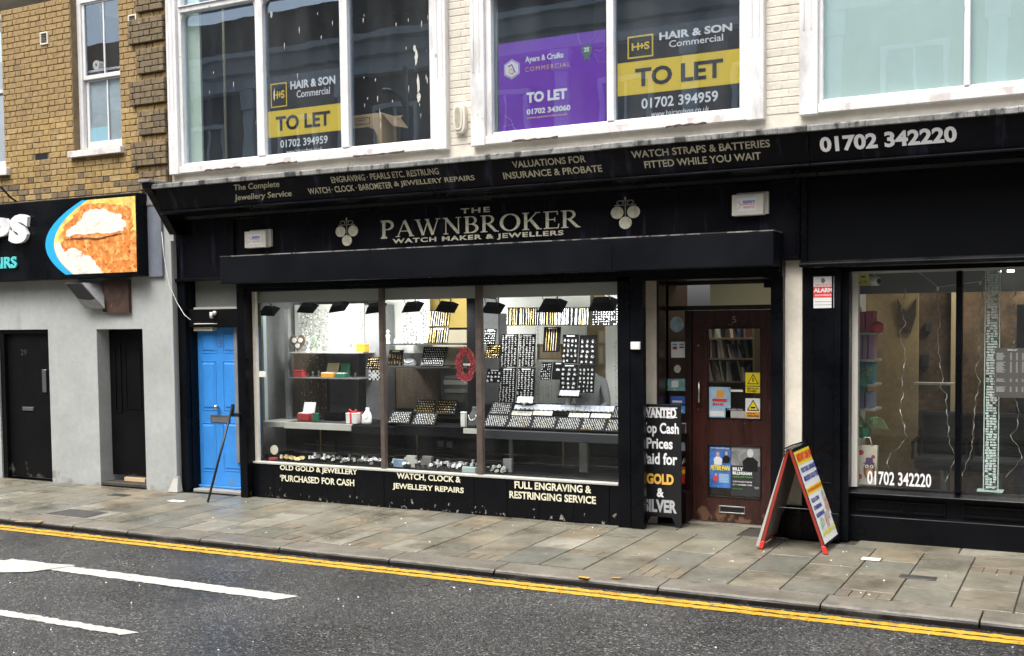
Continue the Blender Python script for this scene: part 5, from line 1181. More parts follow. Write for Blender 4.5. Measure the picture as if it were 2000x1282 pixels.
strands('sparse charms hanging over the brown panel of the left bay', (583, 694, 640, 815), 1.05, 11, 16, m['gem'], m['ink'], .009)
strands('sparse charms over the brown panel of the middle bay', (785, 722, 850, 785), 1.05, 7, 10, m['silver'], None, .006)
strands('column of dark charms on the pale curtain of the right bay', (1042, 640, 1056, 788), .95, 3, 24, m['ink'], m['silver'], .006)
strands('dark and silver charms on the pale curtain under the gilt frame', (1058, 744, 1094, 792), .95, 6, 12, m['ink'], m['silver'], .006)
strands('dark charms hanging on the white wall at the right of the right bay', (1198, 664, 1210, 790), .95, 3, 18, m['ink'], m['silver'], .006)
strands('column of black charms at the edge of the left bay panel', (694, 740, 706, 790), 1.0, 3, 10, m['ink'], None, .008)
# boxes
def gbox(lab, px, Y, d, mat, matlid=None, lid=None, name='jewellery_box', zb=None):
    x0, x1, z0, z1 = rq(*px, Y); z0 = zb if zb is not None else z0
    t = thing(name, lab, 'box', ((x0+x1)/2, Y, z0)); part('base', MB().box(x0, x1, Y, Y+d, z0, z1), mat, t, bevel=.005)
    if lid:
        h = lid; part('lid', MB().hexa([(x0, Y+d-.01, z1), (x1, Y+d-.01, z1), (x1, Y+d+.012, z1), (x0, Y+d+.012, z1), (x0, Y+d+.03, z1+h), (x1, Y+d+.03, z1+h), (x1, Y+d+.05, z1+h), (x0, Y+d+.05, z1+h)]), matlid or mat, t, bevel=.003)
        part('cushion', MB().box(x0+.01, x1-.01, Y+.01, Y+d-.012, z1, z1+.01), m['paper'], t)
    else: part('lid', MB().box(x0-.002, x1+.002, Y-.002, Y+d+.002, z1+.001, z1+.018), matlid or mat, t, bevel=.004)
    return t
gbox('closed red box on the lower shelf of the left bay', (573, 726, 591, 736), .66, .10, m['boxred'], zb=s2)
gbox('open orange watch box on the lower shelf of the left bay', (626, 729, 649, 736), .66, .12, m['boxorange'], M('tan lid lining', (.50, .42, .24), .6), .12, zb=s2)
gbox('open green watch box beside the orange one', (654, 730, 671, 736), .66, .11, m['boxgreen'], m['boxgreen'], .12, zb=s2)
gbox('orange box standing on the upper shelf of the left bay', (695, 675, 712, 687), .66, .10, m['boxorange'], zb=s1)
gbox('open red ring box with white lid on the left counter', (580, 808, 602, 820), .45, .12, m['boxred'], m['paper'], .13, zb=zc1)
gbox('long black box at the back of the left counter', (632, 808, 664, 818), .62, .12, m['velvet'], zb=zc1)
gbox('small dark green cube on the left counter', (610, 810, 619, 820), .45, .05, m['boxgreen'], zb=zc1)
gb = gbox('white gift box tied with red ribbon on the left counter', (675, 810, 695, 826), .34, .10, m['paper'], zb=zc1)
r = rq(675, 810, 695, 826, .338); cx = (r[0]+r[1])/2
part('ribbon', MB().box(cx-.012, cx+.012, .335, .446, zc1, r[3]+.021), m['label_red'], gb)
part('bow', MB().tube([(cx, .39, r[3]+.02), (cx-.05, .38, r[3]+.06), (cx-.06, .38, r[3]+.02), (cx, .39, r[3]+.02), (cx+.05, .38, r[3]+.06), (cx+.06, .38, r[3]+.02), (cx, .39, r[3]+.02)], .009, 5), m['label_red'], gb)
gbox('red box behind the gift box', (696, 808, 704, 822), .45, .06, m['boxred'], zb=zc1)
gbox('white card box standing on the middle bay counter', (899, 808, 908, 830), .34, .05, m['paper'], zb=zc2)
def bust(lab, px, Y, mat, zb):
    x0, x1, z0, z1 = rq(*px, Y); z0 = zb; cx = (x0+x1)/2; w_ = (x1-x0)/2; h = z1-z0; t = thing('necklace_bust', lab, 'necklace bust', (cx, Y, z0))
    mb = MB(); prof = [(0, .95), (.15, 1.0), (.45, .98), (.65, .75), (.80, .42), (.90, .36), (1, .38)]
    n = 14; b0 = len(mb.v)
    for v, k in prof:
        for i in range(n):
            a = 2*math.pi*i/n; mb.v.append((cx+w_*k*math.cos(a), Y+.03+v*.03+w_*.55*k*math.sin(a), z0+v*h))
    for j in range(len(prof)-1):
        for i in range(n): i2 = (i+1) % n; mb.f.append((j*n+i, j*n+i2, (j+1)*n+i2, (j+1)*n+i))
    mb.f.append(tuple(range(n))[::-1]); mb.f.append(tuple((len(prof)-1)*n+i for i in range(n)))
    part('body', mb, mat, t, smooth=True)
    part('necklace', MB().tube([(cx+w_*.72*math.cos(a), Y+.03-w_*.55-.002+.02*abs(math.cos(a)), z0+h*(.62+.26*math.sin(a))) for a in [math.pi+math.pi*i/10 for i in range(11)]], .004, 5), m['silver'], t, smooth=True)
bust('white necklace bust at the end of the left counter', (703, 797, 722, 822), .36, m['paper'], zc1)
bust('black necklace bust beside the second mullion', (911, 795, 932, 833), .30, M('dark grey bust', (.06, .068, .065), .6), zc2)
bust('grey necklace stand on the lower shelf of the middle bay', (786, 694, 810, 714), .70, m['shopgrey'], s4)
padboard('necklace display card on the lower shelf of the middle bay', (756, 684, 784, 714), .72, 5, 2, 'pendant', mat=m['golditem'])
# figurine, heart plate, ornaments
def figurine():
    cx, _ = q(758, 660, .66); z = s3; h = .155; t = thing('figurine', 'white porcelain figurine at the left end of the middle bay shelf', 'figurine', (cx, .66, z))
    part('figure', MB().tube([(cx, .66, z), (cx, .66, z+.01), (cx-.004, .66, z+.05), (cx+.002, .66, z+.10), (cx, .66, z+.12)], [.028, .024, .018, .026, .010], 10).ball((cx, .66, z+.137), .017, 8, 6).tube([(cx-.02, .66, z+.105), (cx-.034, .65, z+.075), (cx-.012, .64, z+.07)], .007, 6), m['whiteplastic'], t, smooth=True)
    part('hat', MB().tube([(cx, .66, z+.146), (cx, .66, z+.150), (cx, .66, z+.151), (cx, .66, z+.165)], [.028, .028, .015, .012], 10), m['whiteplastic'], t)
figurine()
r = rq(566, 650, 596, 686, .68); cx, cz = (r[0]+r[1])/2, (s1+r[3])/2; w_ = (r[1]-r[0])/2; h_ = (r[3]-s1)/2
hp = thing('heart_plate', 'bronze heart shaped plate with silver roundels on the upper shelf', 'ornament', (cx, .68, s1))
pts = []
for i in range(28):
    a = 2*math.pi*i/28; pts.append((cx+w_*1.0*(math.sin(a)**3)*1.05, cz+h_*.95*(13*math.cos(a)-5*math.cos(2*a)-2*math.cos(3*a)-math.cos(4*a))/15))
part('plate', MB().prism(pts, .68, .695), M('bronze', (.30, .22, .16), .35, .7), hp, bevel=.003)
for dx, dz in ((-.4, .2), (.4, .2), (0, -.35)): part('roundel', MB().disc(cx+dx*w_, cz+dz*h_, w_*.28, h_*.26, .672, .68, 14), m['silver'], hp)
def clock(lab, px, Y, zb, mat=None):
    x0, x1, z0, z1 = rq(*px, Y); cx = (x0+x1)/2; w_ = (x1-x0)/2; t = thing('ornament', lab, 'ornament', (cx, Y, zb)); h = z1-zb
    part('stand', MB().tube([(cx, Y, zb), (cx, Y, zb+h*.12), (cx, Y, zb+h*.25), (cx, Y, zb+h*.45)], [w_, w_*.8, w_*.3, w_*.35], 10), mat or m['silver'], t)
    part('dial', MB().disc(cx, zb+h*.7, w_*.85, h*.3, Y-.01, Y+.01, 14), mat or m['silver'], t); part('face', MB().disc(cx, zb+h*.7, w_*.6, h*.2, Y-.012, Y-.010, 14), m['shopgrey'], t)
clock('silver carriage clock next to the heart plate', (597, 662, 606, 686), .70, s1); clock('green and silver ornament on the upper shelf', (607, 655, 619, 686), .72, s1, M('green glass', (.25, .35, .22), .3)); clock('grey square clock on the upper shelf', (620, 668, 629, 686), .70, s1); clock('small glass dome clock beside the orange box', (681, 668, 691, 686), .70, s1, m['greyedge'])
# low display on the floor of the windows
def heap(lab, px0, px1, Y0, Y1, n, mats, hmax=.06):
    x0, x1 = q(px0, 900, Y0)[0], q(px1, 900, Y0)[0]; t = thing('watch_display', lab, 'watch display', ((x0+x1)/2, Y0, ZF)); M_ = [MB() for _ in mats]; base = MB()
    for i in range(n):
        x, y = rnd.uniform(x0, x1), rnd.uniform(Y0, Y1); h = rnd.uniform(.02, hmax); k = rnd.randrange(len(mats)); mb = M_[k]
        base.box(x-.018, x+.018, y, y+.03, ZF, ZF+h)
        if rnd.random() < .5: mb.tube([(x+.022*math.cos(a), y-.004+.018*math.sin(a), ZF+h+.008+.012*math.sin(a)) for a in [2*math.pi*j/7 for j in range(8)]], .005, 4)
        else: mb.box(x-.012, x+.012, y-.004, y+.02, ZF+h, ZF+h+rnd.uniform(.01, .05))
        mb.gem((x, y-.01, ZF+h+.01), .012)
    part('pedestals', base, m['velvet'], t, kind='stuff')
    for mb, mt in zip(M_, mats):
        if mb.f: part('watches', mb, mt, t, kind='stuff')
heap('cluster of gold trinkets on the floor of the left bay', 542, 586, .16, .30, 34, [m['golditem'], m['golditem'], crm], .03)
heap('watches on black pads along the floor of the left bay', 590, 738, .18, .45, 60, [m['silver'], m['greyedge'], m['hardboard']])
heap('watches and chains along the floor of the middle bay', 756, 905, .16, .50, 80, [m['silver'], m['greyedge'], m['gem'], m['hardboard']])
heap('few watches on a glass step at the left floor of the right bay', 948, 985, .16, .40, 22, [m['silver'], m['greyedge']])
for lab, px, Y, mt in (('white boxed watch standing on the floor of the middle bay', (793, 890, 811, 911), .22, m['greyedge']), ('second grey boxed watch on the floor of the middle bay', (824, 891, 842, 910), .24, m['hardboard']), ('grey velvet chain stand on the floor of the right bay', (982, 896, 999, 922), .3, m['shopgrey']), ('pale blue box on the floor of the middle bay', (768, 897, 788, 915), .18, M('pale blue box', (.25, .36, .48), .5)), ('flat mint card by the second mullion', (902, 912, 928, 922), .10, M('mint card', (.35, .45, .43), .4))):
    r = rq(*px, Y); tag(part('display_block', MB().box(r[0], r[1], Y, Y+.05, ZF, max(r[3], ZF+.02)), mt, None, bevel=.004), lab, 'display box')
for px, lab in (((853, 860, 868, 876), 'left half of a pair of small frames behind the middle bay floor'), ((870, 861, 885, 877), 'right half of a pair of small frames behind the middle bay floor'), ((618, 860, 656, 896), 'large dark framed notice at the back of the left bay floor')):
    r = rq(*px, .95); t = thing('photo_frame', lab, 'frame', ((r[0]+r[1])/2, .95, r[2])); part('frame', MB().frame(*r, .012, .95, .97), m['ink'], t); part('sheet', MB().box(r[0]+.012, r[1]-.012, .955, .965, r[2]+.012, r[3]-.012), m['greyedge'] if 'pair' in lab else m['shopdark'], t)
cx, cz = q(530, 880, .14); t = thing('compact', 'open round powder compact in the corner of the left bay', 'compact', (cx, .14, ZF)); part('base', MB().tube([(cx, .17, ZF), (cx, .17, ZF+.03)], .055, 16), m['boxred'], t); part('mirror', MB().disc(cx, cz, .058, .058, .19, .20, 20), crm, t)
r = rq(505, 725, 518, 737, .02); tag(part('sticker', MB().box(r[0], r[1], .026, .0285, r[2], r[3]), m['paper'], None), 'small white sticker on the left edge of the left pane', 'sticker')
r = rq(903, 837, 931, 848, .2); tag(part('price_card', MB().box(r[0], r[1], .22, .235, r[2], r[3]), m['greyedge'], None), 'blank pale card under the black necklace bust', 'card')
for lab, px, Y, col, n in (('row of small silver ornaments behind the boxes on the lower left shelf', (594, 736, 700, 722), .95, 'silver', 9), ('small silver trinkets along the back of the middle bay upper shelf', (768, 671, 828, 660), 1.0, 'silver', 8), ('assorted dark ring boxes on the middle bay counter behind the trays', (770, 803, 812, 792), .95, 'ink', 6)):
    x0, x1 = q(px[0], px[1], Y)[0], q(px[2], px[1], Y)[0]; zb = s2 if 'left shelf' in lab else (s3 if 'upper' in lab else zc2); t = thing('trinkets', lab, 'ornaments', ((x0+x1)/2, Y, zb)); mb = MB()
    for i in range(n):
        x = x0+(x1-x0)*(i+.5)/n; h = rnd.uniform(.03, .09)
        if i % 3: mb.tube([(x, Y, zb), (x, Y, zb+h*.3), (x, Y, zb+h*.6), (x, Y, zb+h)], [.02, .008, .018, .006], 8)
        else: mb.box(x-.018, x+.018, Y, Y+.03, zb, zb+h)
    part('pieces', mb, m[col], t, kind='stuff')
# poppy wreath
cx, cz = q(911, 712, .30); wr = thing('poppy_wreath', 'oval red poppy wreath hanging beside the second mullion', 'wreath', (cx, .30, cz))
rx_, rz_ = .088, .150
part('ring', MB().tube([(cx+rx_*math.cos(a), .31, cz+rz_*math.sin(a)) for a in [2*math.pi*i/24 for i in range(25)]], .022, 6, False), m['leaf'], wr)
mb = MB(); mc = MB()
for i in range(26):
    a = 2*math.pi*i/26; 
    for k in (0, 1):
        rr = (1.0+(.26 if k else -.18))*rnd.uniform(.92, 1.08); px_, pz_ = cx+rx_*rr*math.cos(a+k*.12), cz+rz_*(1+(rr-1)*.6)*math.sin(a+k*.12); y_ = .275+rnd.uniform(0, .02)
        for j in range(4):
            b2 = j*math.pi/2+rnd.uniform(0, .8); R2 = rnd.uniform(.018, .030)
            mb.face((px_, y_, pz_), (px_+R2*math.cos(b2-.7), y_-.012, pz_+R2*math.sin(b2-.7)), (px_+R2*1.15*math.cos(b2), y_-.004, pz_+R2*1.15*math.sin(b2)), (px_+R2*math.cos(b2+.7), y_-.012, pz_+R2*math.sin(b2+.7)))
        mc.gem((px_, y_-.006, pz_), .006)
part('petals', mb, m['poppy'], wr, kind='stuff'); part('centres', mc, m['ink'], wr, kind='stuff')
part('ribbon', MB().box(cx-.01, cx+.075, .245, .25, cz-.012, cz+.012), m['paper'], wr)
# person half hidden behind the pendant boards
def person():
    t0 = q(1150, 775, 1.12); X, Y, Z = t0[0]+.0, 1.12, t0[1]
    nodes = {'pelvis': ((X, Y, Z-.35), .15), 'belly': ((X, Y, Z-.12), .15), 'chest': ((X, Y-.01, Z+.12), .17), 'neck': ((X, Y-.01, Z+.27), .06), 'headb': ((X-.01, Y-.02, Z+.36), .085), 'headt': ((X-.01, Y-.02, Z+.47), .085),
             'shl': ((X-.18, Y, Z+.17), .07), 'ell': ((X-.24, Y-.05, Z-.08), .05), 'hal': ((X-.16, Y-.22, Z-.18), .035), 'shr': ((X+.18, Y, Z+.17), .07), 'elr': ((X+.25, Y-.04, Z-.08), .05), 'har': ((X+.15, Y-.22, Z-.18), .035)}
    E_ = [('pelvis', 'belly'), ('belly', 'chest'), ('chest', 'neck'), ('neck', 'headb'), ('headb', 'headt'), ('chest', 'shl'), ('shl', 'ell'), ('ell', 'hal'), ('chest', 'shr'), ('shr', 'elr'), ('elr', 'har')]
    nm_ = list(nodes); me = bpy.data.meshes.new('person'); me.from_pydata([nodes[n][0] for n in nm_], [(nm_.index(a), nm_.index(b)) for a, b in E_], [])
    o = bpy.data.objects.new('person', me); C.objects.link(o); o.modifiers.new('skin', 'SKIN'); o.modifiers.new('sub', 'SUBSURF').levels = 2; o.modifiers['sub'].render_levels = 2
    for i, n in enumerate(nm_): me.skin_vertices[0].data[i].radius = (nodes[n][1], nodes[n][1]*.8)
    me.skin_vertices[0].data[0].use_root = True
    me.materials.append(M('grey jumper', (.20, .21, .22), .9))
    tag(o, 'person in a grey jumper standing behind the pendant boards inside the shop', 'person')
    part('hair', MB().ball((X-.01, Y+.0, Z+.49), (.095, .10, .085), 12, 8), M('dark hair', (.03, .025, .02), .8), o, smooth=True)
person()
# floodlights
def floodlight():
    t = thing('floodlight', 'x', 'floodlight', (0, 0, 0)); h = .10
    part('housing', MB().hexa([(-.13, -.09, -.03), (.13, -.09, -.03), (.13, .09, -.03), (-.13, .09, -.03), (-.08, -.05, .035), (.08, -.05, .035), (.08, .05, .035), (-.08, .05, .035)]), m['blackwood'], t, bevel=.008)
    part('lens', MB().box(-.11, .11, -.075, .075, -.036, -.030), M('lit flood lens', (1, 1, 1), .3, emit=(1, .98, .92, 4)), t)
    part('bracket', MB().tube([(-.075, 0, 0), (-.075, 0, .13), (.075, 0, .13), (.075, 0, 0)], .007, 6), m['darksteel'], t)
    part('cable', MB().tube([(.02, .03, .03), (.06, .03, .07), (.03, .03, .10), (.07, .03, .14)], .004, 5), m['ink'], t)
    return t
FLP = [(525, 606, .42, 'dim floodlight at the far left of the left bay'), (600, 600, .42, 'floodlight over the silver strands of the left bay'), (661, 598, .42, 'floodlight over the middle of the left bay'), (733, 600, .40, 'floodlight half hidden by the first mullion'), (805, 598, .42, 'floodlight at the left of the middle bay'), (872, 598, .42, 'floodlight above the gold chain racks'), (962, 600, .36, 'floodlight just right of the second mullion'), (1078, 595, .34, 'big floodlight in the middle of the right bay'), (1177, 592, .34, 'floodlight at the right end of the right bay')]
proto = floodlight()
for i, (px, py, Y, lab) in enumerate(FLP):
    o = proto if i == 0 else copy_tree(proto)
    x, z = q(px, py, Y); o.location = (x, Y, z); k = 1.15 if px in (1078, 1177) else .95; o.scale = (k, k, k); o.rotation_euler = (math.radians(38), math.radians(rnd.uniform(-8, 8)), math.radians(rnd.uniform(-10, 10)))
    o['label'] = lab; o['group'] = 'floodlights hung behind the window heads'
    if i in (0,): continue
    ld = bpy.data.lights.new('flood', 'AREA'); ld.shape = 'RECTANGLE'; ld.size = .22; ld.size_y = .15; ld.energy = 4.6; ld.color = (1, .985, .94)
    lo = bpy.data.objects.new('flood_lamp', ld); C.objects.link(lo); lo.location = (x, Y+.03, z-.06); lo.rotation_euler = (math.radians(34), 0, 0)
r = (q(505, 582, .5)[0], q(1213, 582, .5)[0]); zz = q(800, 583, .45)[1]
part('light_rail', MB().tube([(r[0], .46, zz+.07), (r[1], .46, zz+.07)], .010, 6), m['steel'], sf)

# ================================================================ DOORWAY: inside, notices
part('lobby_wall', MB().box(rx1-.3, xdr+.9, 3.0, 3.05, 0, 3.4).box(xdr+.5, xdr+.55, .62, 3.0, 0, 3.4), M('dim olive lobby wall', (.22, .21, .15), .9), sf)
part('lobby_floor', MB().box(rx1-.3, xdr+.9, .75, 3.0, -.02, .03), m['shopdark'], sf)
part('lobby_ceiling', MB().box(rx1-.3, xdr+.9, .62, 3.0, 3.0, 3.05), m['shopwhite'], sf)
ll = bpy.data.lights.new('lobby', 'AREA'); ll.size = .6; ll.energy = 14; ll.color = (1, .93, .75); lo = bpy.data.objects.new('lobby_lamp', ll); C.objects.link(lo); lo.location = (xdl+.2, 1.5, 2.95)
bc = thing('bookcase', 'brown bookcase full of books seen through the door glass', 'bookcase', (q(1430, 700, 1.5)[0], 1.5, 0))
x0, x1 = q(1384, 700, 1.5)[0]-.05, q(1470, 700, 1.5)[0]; zl = [q(1430, p, 1.5)[1] for p in (660, 700, 745, 800)]
part('case', MB().box(x0, x1, 1.78, 1.80, 0, zl[0]+.25).box(x0-.02, x0, 1.5, 1.8, 0, zl[0]+.25).box(x1, x1+.02, 1.5, 1.8, 0, zl[0]+.25), m['shopbrown'], bc)
for z in zl: part('shelf', MB().box(x0, x1, 1.5, 1.78, z-.02, z), m['shopbrown'], bc)
bcol = [m['greyedge'], m['hardboard'], M('dull red cover', (.12, .03, .03), .6), m['greyink'], M('dull green cover', (.03, .06, .04), .6), m['ink'], M('dull blue cover', (.03, .05, .12), .6)]
NTH = 'none first second third fourth fifth sixth seventh eighth ninth tenth eleventh twelfth thirteenth fourteenth fifteenth sixteenth seventeenth eighteenth nineteenth twentieth last'.split()+['far']*20
bnm = ['white', 'dark grey', 'red', 'pale grey', 'dark green', 'black', 'blue']
for z, shn in zip(zl[:3], ('top', 'middle', 'bottom')):
    x = x0+.01; bi = 0
    while x < x1-.05:
        bi += 1; bc_ = rnd.randrange(7); w_ = rnd.uniform(.018, .04); h = rnd.uniform(.15, .23); d = rnd.uniform(-.06, .0)
        o = part('book', MB().hexa([(x, 1.53, z), (x+w_, 1.53, z), (x+w_, 1.7, z), (x, 1.7, z), (x+d, 1.53, z+h), (x+w_+d, 1.53, z+h), (x+w_+d, 1.7, z+h), (x+d, 1.7, z+h)]), bcol[bc_], None); tag(o, f'{bnm[bc_]} book, {NTH[bi]} from the left end of the {shn} shelf behind the door glass', 'book', 'books on the bookcase shelves'); x += w_+.004
def sheet(name, lab, px, Y, mat, cat='notice'):
    r = rq(*px, Y); t = thing(name, lab, cat, ((r[0]+r[1])/2, Y, r[2])); part('sheet', MB().box(r[0], r[1], Y-.002, Y, r[2], r[3]), mat, t)
    return t, (lambda u, v: (r[0]+u*(r[1]-r[0]), r[2]+v*(r[3]-r[2])))
def pt(t, B, name, u0, v0, u1, v1, Y, mat, k=1):
    a = B(u0, v0); b_ = B(u1, v1); part(name, MB().box(a[0], b_[0], Y-.002-.001*k, Y-.002, a[1], b_[1]), mat, t)
def tt(t, B, s_, u0, v0, u1, v1, Y, mat, **k):
    a = B(u0, v0); b_ = B(u1, v1); Tw(s_, a[0], b_[0], a[1], b_[1], lambda x, z: Y-.0035, mat, t, **k)
Yg = DY+.012
t, B = sheet('poster', 'pale blue poster with red and white emblem low in the upper door pane', (1385, 756, 1427, 817), Yg, M('pale blue poster', (.36, .55, .72), .4, var=.2, vs=12), 'poster')
pt(t, B, 'panel', .15, .55, .8, .62, Yg, m['label_red']); tt(t, B, 'MOBILE\nBANK', .18, .40, .85, .62, Yg, m['label_red'], bold=.04); pt(t, B, 'panel', .05, .05, .7, .22, Yg, m['paper']); pt(t, B, 'emblem', .35, .66, .7, .9, Yg, m['boxorange'])
for nm_, px, lab in (('upper', (1456, 728, 1486, 754), 'yellow warning triangle notice, upper one on the door glass'),):
    t, B = sheet('warning_sign', lab, px, Yg, m['yellow'], 'sign')
    part('triangle', MB().prism([B(.12, .12), B(.88, .12), B(.5, .92)], Yg-.003, Yg-.002), m['ink'], t); part('triangle_inner', MB().prism([B(.20, .18), B(.80, .18), B(.5, .80)], Yg-.004, Yg-.003), m['yellow'], t); tt(t, B, '!', .46, .3, .54, .62, Yg-.002, m['ink'], bold=.05)
t, B = sheet('notice', 'narrow yellow notice strip under the upper warning triangle', (1456, 755, 1485, 768), Yg, m['yellow'])
tt(t, B, 'SMILE YOU ARE\nON CAMERA', .12, .15, .88, .85, Yg, m['ink'], bold=.02)
t, B = sheet('warning_sign', 'white notice with yellow camera warning triangle, lower one on the door glass', (1456, 778, 1486, 818), Yg, m['paper'], 'sign')
part('triangle', MB().prism([B(.08, .38), B(.92, .38), B(.5, .94)], Yg-.003, Yg-.002), m['ink'], t); part('triangle_inner', MB().prism([B(.18, .43), B(.82, .43), B(.5, .86)], Yg-.004, Yg-.003), m['yellow'], t); pt(t, B, 'camera', .36, .5, .64, .58, Yg-.003, m['ink']); pt(t, B, 'panel', .04, .04, .96, .32, Yg, m['boxorange']); tt(t, B, 'CCTV IN\nOPERATION', .12, .08, .88, .28, Yg-.001, m['ink'], bold=.02)
t, B = sheet('notice', 'thin white strip notice across the middle of the door glass', (1424, 761, 1451, 766), Yg, m['paper'])
t, B = sheet('notice', 'grey card with black heading at the foot of the upper door pane', (1417, 797, 1455, 819), Yg, m['greyedge']); pt(t, B, 'heading', 0, .75, 1, 1, Yg, m['ink']); tt(t, B, 'OPENING TIMES', .1, .8, .9, .94, Yg-.001, m['whitelet'])
t, B = sheet('poster', 'blue pantomime poster with yellow title in the lower door pane', (1386, 871, 1427, 954), Yg, M('blue theatre poster', (.06, .17, .50), .4, var=.4, vs=10), 'poster')
tt(t, B, 'PETER PAN', .05, .42, .97, .54, Yg-.002, m['yellow'], bold=.06, shear=.1); tt(t, B, 'JOIN SOMEWHERE NEVER', .06, .93, .95, .97, Yg, m['whitelet'], bold=.02)
def figure(t, B, u, v, s_, top, Y, head=None):
    part('figure', MB().prism([B(u-.17*s_, v), B(u-.2*s_, v+.14*s_), B(u-.08*s_, v+.2*s_), B(u+.08*s_, v+.2*s_), B(u+.2*s_, v+.14*s_), B(u+.17*s_, v)], Y-.0035, Y-.002), top, t)
    a = B(u, v+.26*s_); w_ = abs(B(.08*s_, 0)[0]-B(0, 0)[0]); part('figure_head', MB().disc(a[0], a[1], w_, w_*1.35, Y-.0040, Y-.0021, 12), head or M('printed skin tone', (.62, .40, .30), .5), t)
figure(t, B, .4, .55, 1.0, m['paper'], Yg); figure(t, B, .8, .60, .9, m['ink'], Yg); figure(t, B, .3, .16, .6, m['label_red'], Yg)
pt(t, B, 'panel', .45, .12, .92, .34, Yg, M('light blue print', (.25, .45, .7), .4))
for i in range(4): tt(t, B, 'SOUTHEND THEATRE', .5, .30-.05*i, .88, .32-.05*i, Yg-.001, m['whitelet'])
t, B = sheet('poster', 'black and white tour poster of a man in a hoodie in the lower door pane', (1428, 869, 1485, 972), Yg, M('dark tour poster', (.035, .037, .04), .4, var=.3, vs=6), 'poster')
pt(t, B, 'sky', 0, .60, 1, 1, Yg, M('stormy grey print', (.25, .26, .26), .5, var=.4, vs=6)); figure(t, B, .66, .5, 1.35, m['ink'], Yg-.001, M('grey face print', (.62, .62, .62), .5))
tt(t, B, 'BILLY', .06, .50, .42, .565, Yg-.001, m['whitelet'], bold=.05); tt(t, B, 'BILLINGHAM', .06, .42, .72, .485, Yg-.001, m['whitelet'], bold=.05); tt(t, B, 'TALES & CLIFFS TONIGHT', .06, .365, .75, .395, Yg, M('green print', (.15, .5, .1), .4), bold=.02)
for i, s_ in enumerate(('CLIFFS PAVILION THEATRE', 'SAT 11 NOVEMBER 7.30PM')): tt(t, B, s_, .06, .27-.06*i, .72, .30-.06*i, Yg, m['whitelet'], bold=.02)
tt(t, B, 'BOOK NOW', .06, .13, .4, .155, Yg, M('green print', (.15, .5, .1), .4)); tt(t, B, 'TICKETS', .8, .16, .96, .20, Yg, m['whitelet'])
# stickers on the side light
cx, cz = q(1322, 634, Yg); tag(part('sticker', MB().disc(cx, cz, .075, .080, Yg-.002, Yg, 24), M('pale blue round sticker', (.42, .62, .70), .4, var=.3, vs=14), None), 'large pale blue round sticker at the top of the side light', 'sticker')
t, B = sheet('sticker', 'white card payment sticker on the side light', (1311, 668, 1340, 699), Yg, m['paper'], 'sticker')
for u, v, mt in ((.1, .6, m['label_blue']), (.55, .6, m['label_blue']), (.1, .78, m['label_cyan']), (.55, .78, m['greyink']), (.1, .52, m['label_red'])): pt(t, B, 'logo', u, v, u+.3, v+.1, Yg, mt)
cx, cz = q(1323, 721, Yg); tag(part('sticker', MB().disc(cx, cz, .038, .042, Yg-.002, Yg, 20), m['greyedge'], None), 'small grey round sticker on the side light', 'sticker')
t, B = sheet('sticker', 'green and white machine picture sticker on the side light', (1304, 740, 1342, 764), Yg, M('sea green sticker', (.18, .38, .36), .5, var=.4, vs=16), 'sticker'); pt(t, B, 'machine', .2, .3, .55, .85, Yg, m['paper'])
for i, (a, mt) in enumerate(((774, m['label_blue']), (792, M('mid blue sticker', (.1, .3, .6), .4)))): t, B = sheet('sticker', ('upper' if i == 0 else 'lower')+' blue notice on the side light beside the WANTED board', (1310, a, 1342, a+16), Yg, mt, 'sticker'); pt(t, B, 'panel', .1, .2, .7, .45, Yg, m['paper'])
r = rq(1330, 826, 1342, 847, DY-.05); tag(part('wall_box', MB().box(r[0], r[1]+.0, DY-.09, DY-.045, r[2], r[3]), m['steel'], None, bevel=.006), 'small grey metal box on the door frame above the WANTED board', 'box')
t, B = sheet('notice', 'small pale blue label on the side light near the WANTED board', (1329, 864, 1342, 888), Yg, M('grey blue label', (.28, .38, .40), .4))
t, B = sheet('notice', 'black sheet with large white letter A on the side light', (1329, 890, 1343, 910), Yg, m['ink']); tt(t, B, 'A', .2, .1, .9, .85, Yg, m['greyedge'], bold=.02)
t, B = sheet('notice', 'red and yellow dotted label on the side light', (1329, 912, 1343, 946), Yg, m['label_red']); part('dot', MB().disc(*B(.5, .72), .02, .025, Yg-.004, Yg-.002, 12), m['yellow'], t)
# WANTED board: stands behind the post
YWb = .12
wx1 = q(1330, 900, YWb)[0]; wz1 = q(1330, 791, YWb)[1]; wx0 = q(1252, 900, YWb)[0]; wt = thing('advert_board', 'black WANTED board with white lettering standing in the doorway', 'sign board', ((wx0+wx1)/2, YWb, 0))
zleg = q(1290, 1010, YWb)[1]
xa, xb_ = wx0, wx1; zc_ = zleg
part('board', MB().prism([(xa, .0), (xa+.05, 0), (xa+.10, zc_), (xb_-.10, zc_), (xb_-.05, 0), (xb_, 0), (xb_, wz1), (xa, wz1)], YWb, YWb+.02), m['ink'], wt, bevel=.003)
part('rear_leg', MB().hexa([(xa+.04, YWb+.22, 0), (xb_-.04, YWb+.22, 0), (xb_-.04, YWb+.235, 0), (xa+.04, YWb+.235, 0), (xa+.04, YWb+.021, .9), (xb_-.04, YWb+.021, .9), (xb_-.04, YWb+.036, .9), (xa+.04, YWb+.036, .9)]), m['blackwood'], wt)
def WT(s_, a, b_, mt, **k): T(s_, a, b_, YWb-.001, mt, wt, **k)
r = (q(1252, 815, YWb), q(1321, 798, YWb)); 
T('WANTED', (1254, 816), (1321, 797), YWb-.001, m['whitelet'], wt, bold=.055)
mb = MB(); z0, z1 = q(1290, 816.5, YWb)[1], q(1290, 796, YWb)[1]; x_0, x_1 = q(1254, 805, YWb)[0], q(1321, 805, YWb)[0]
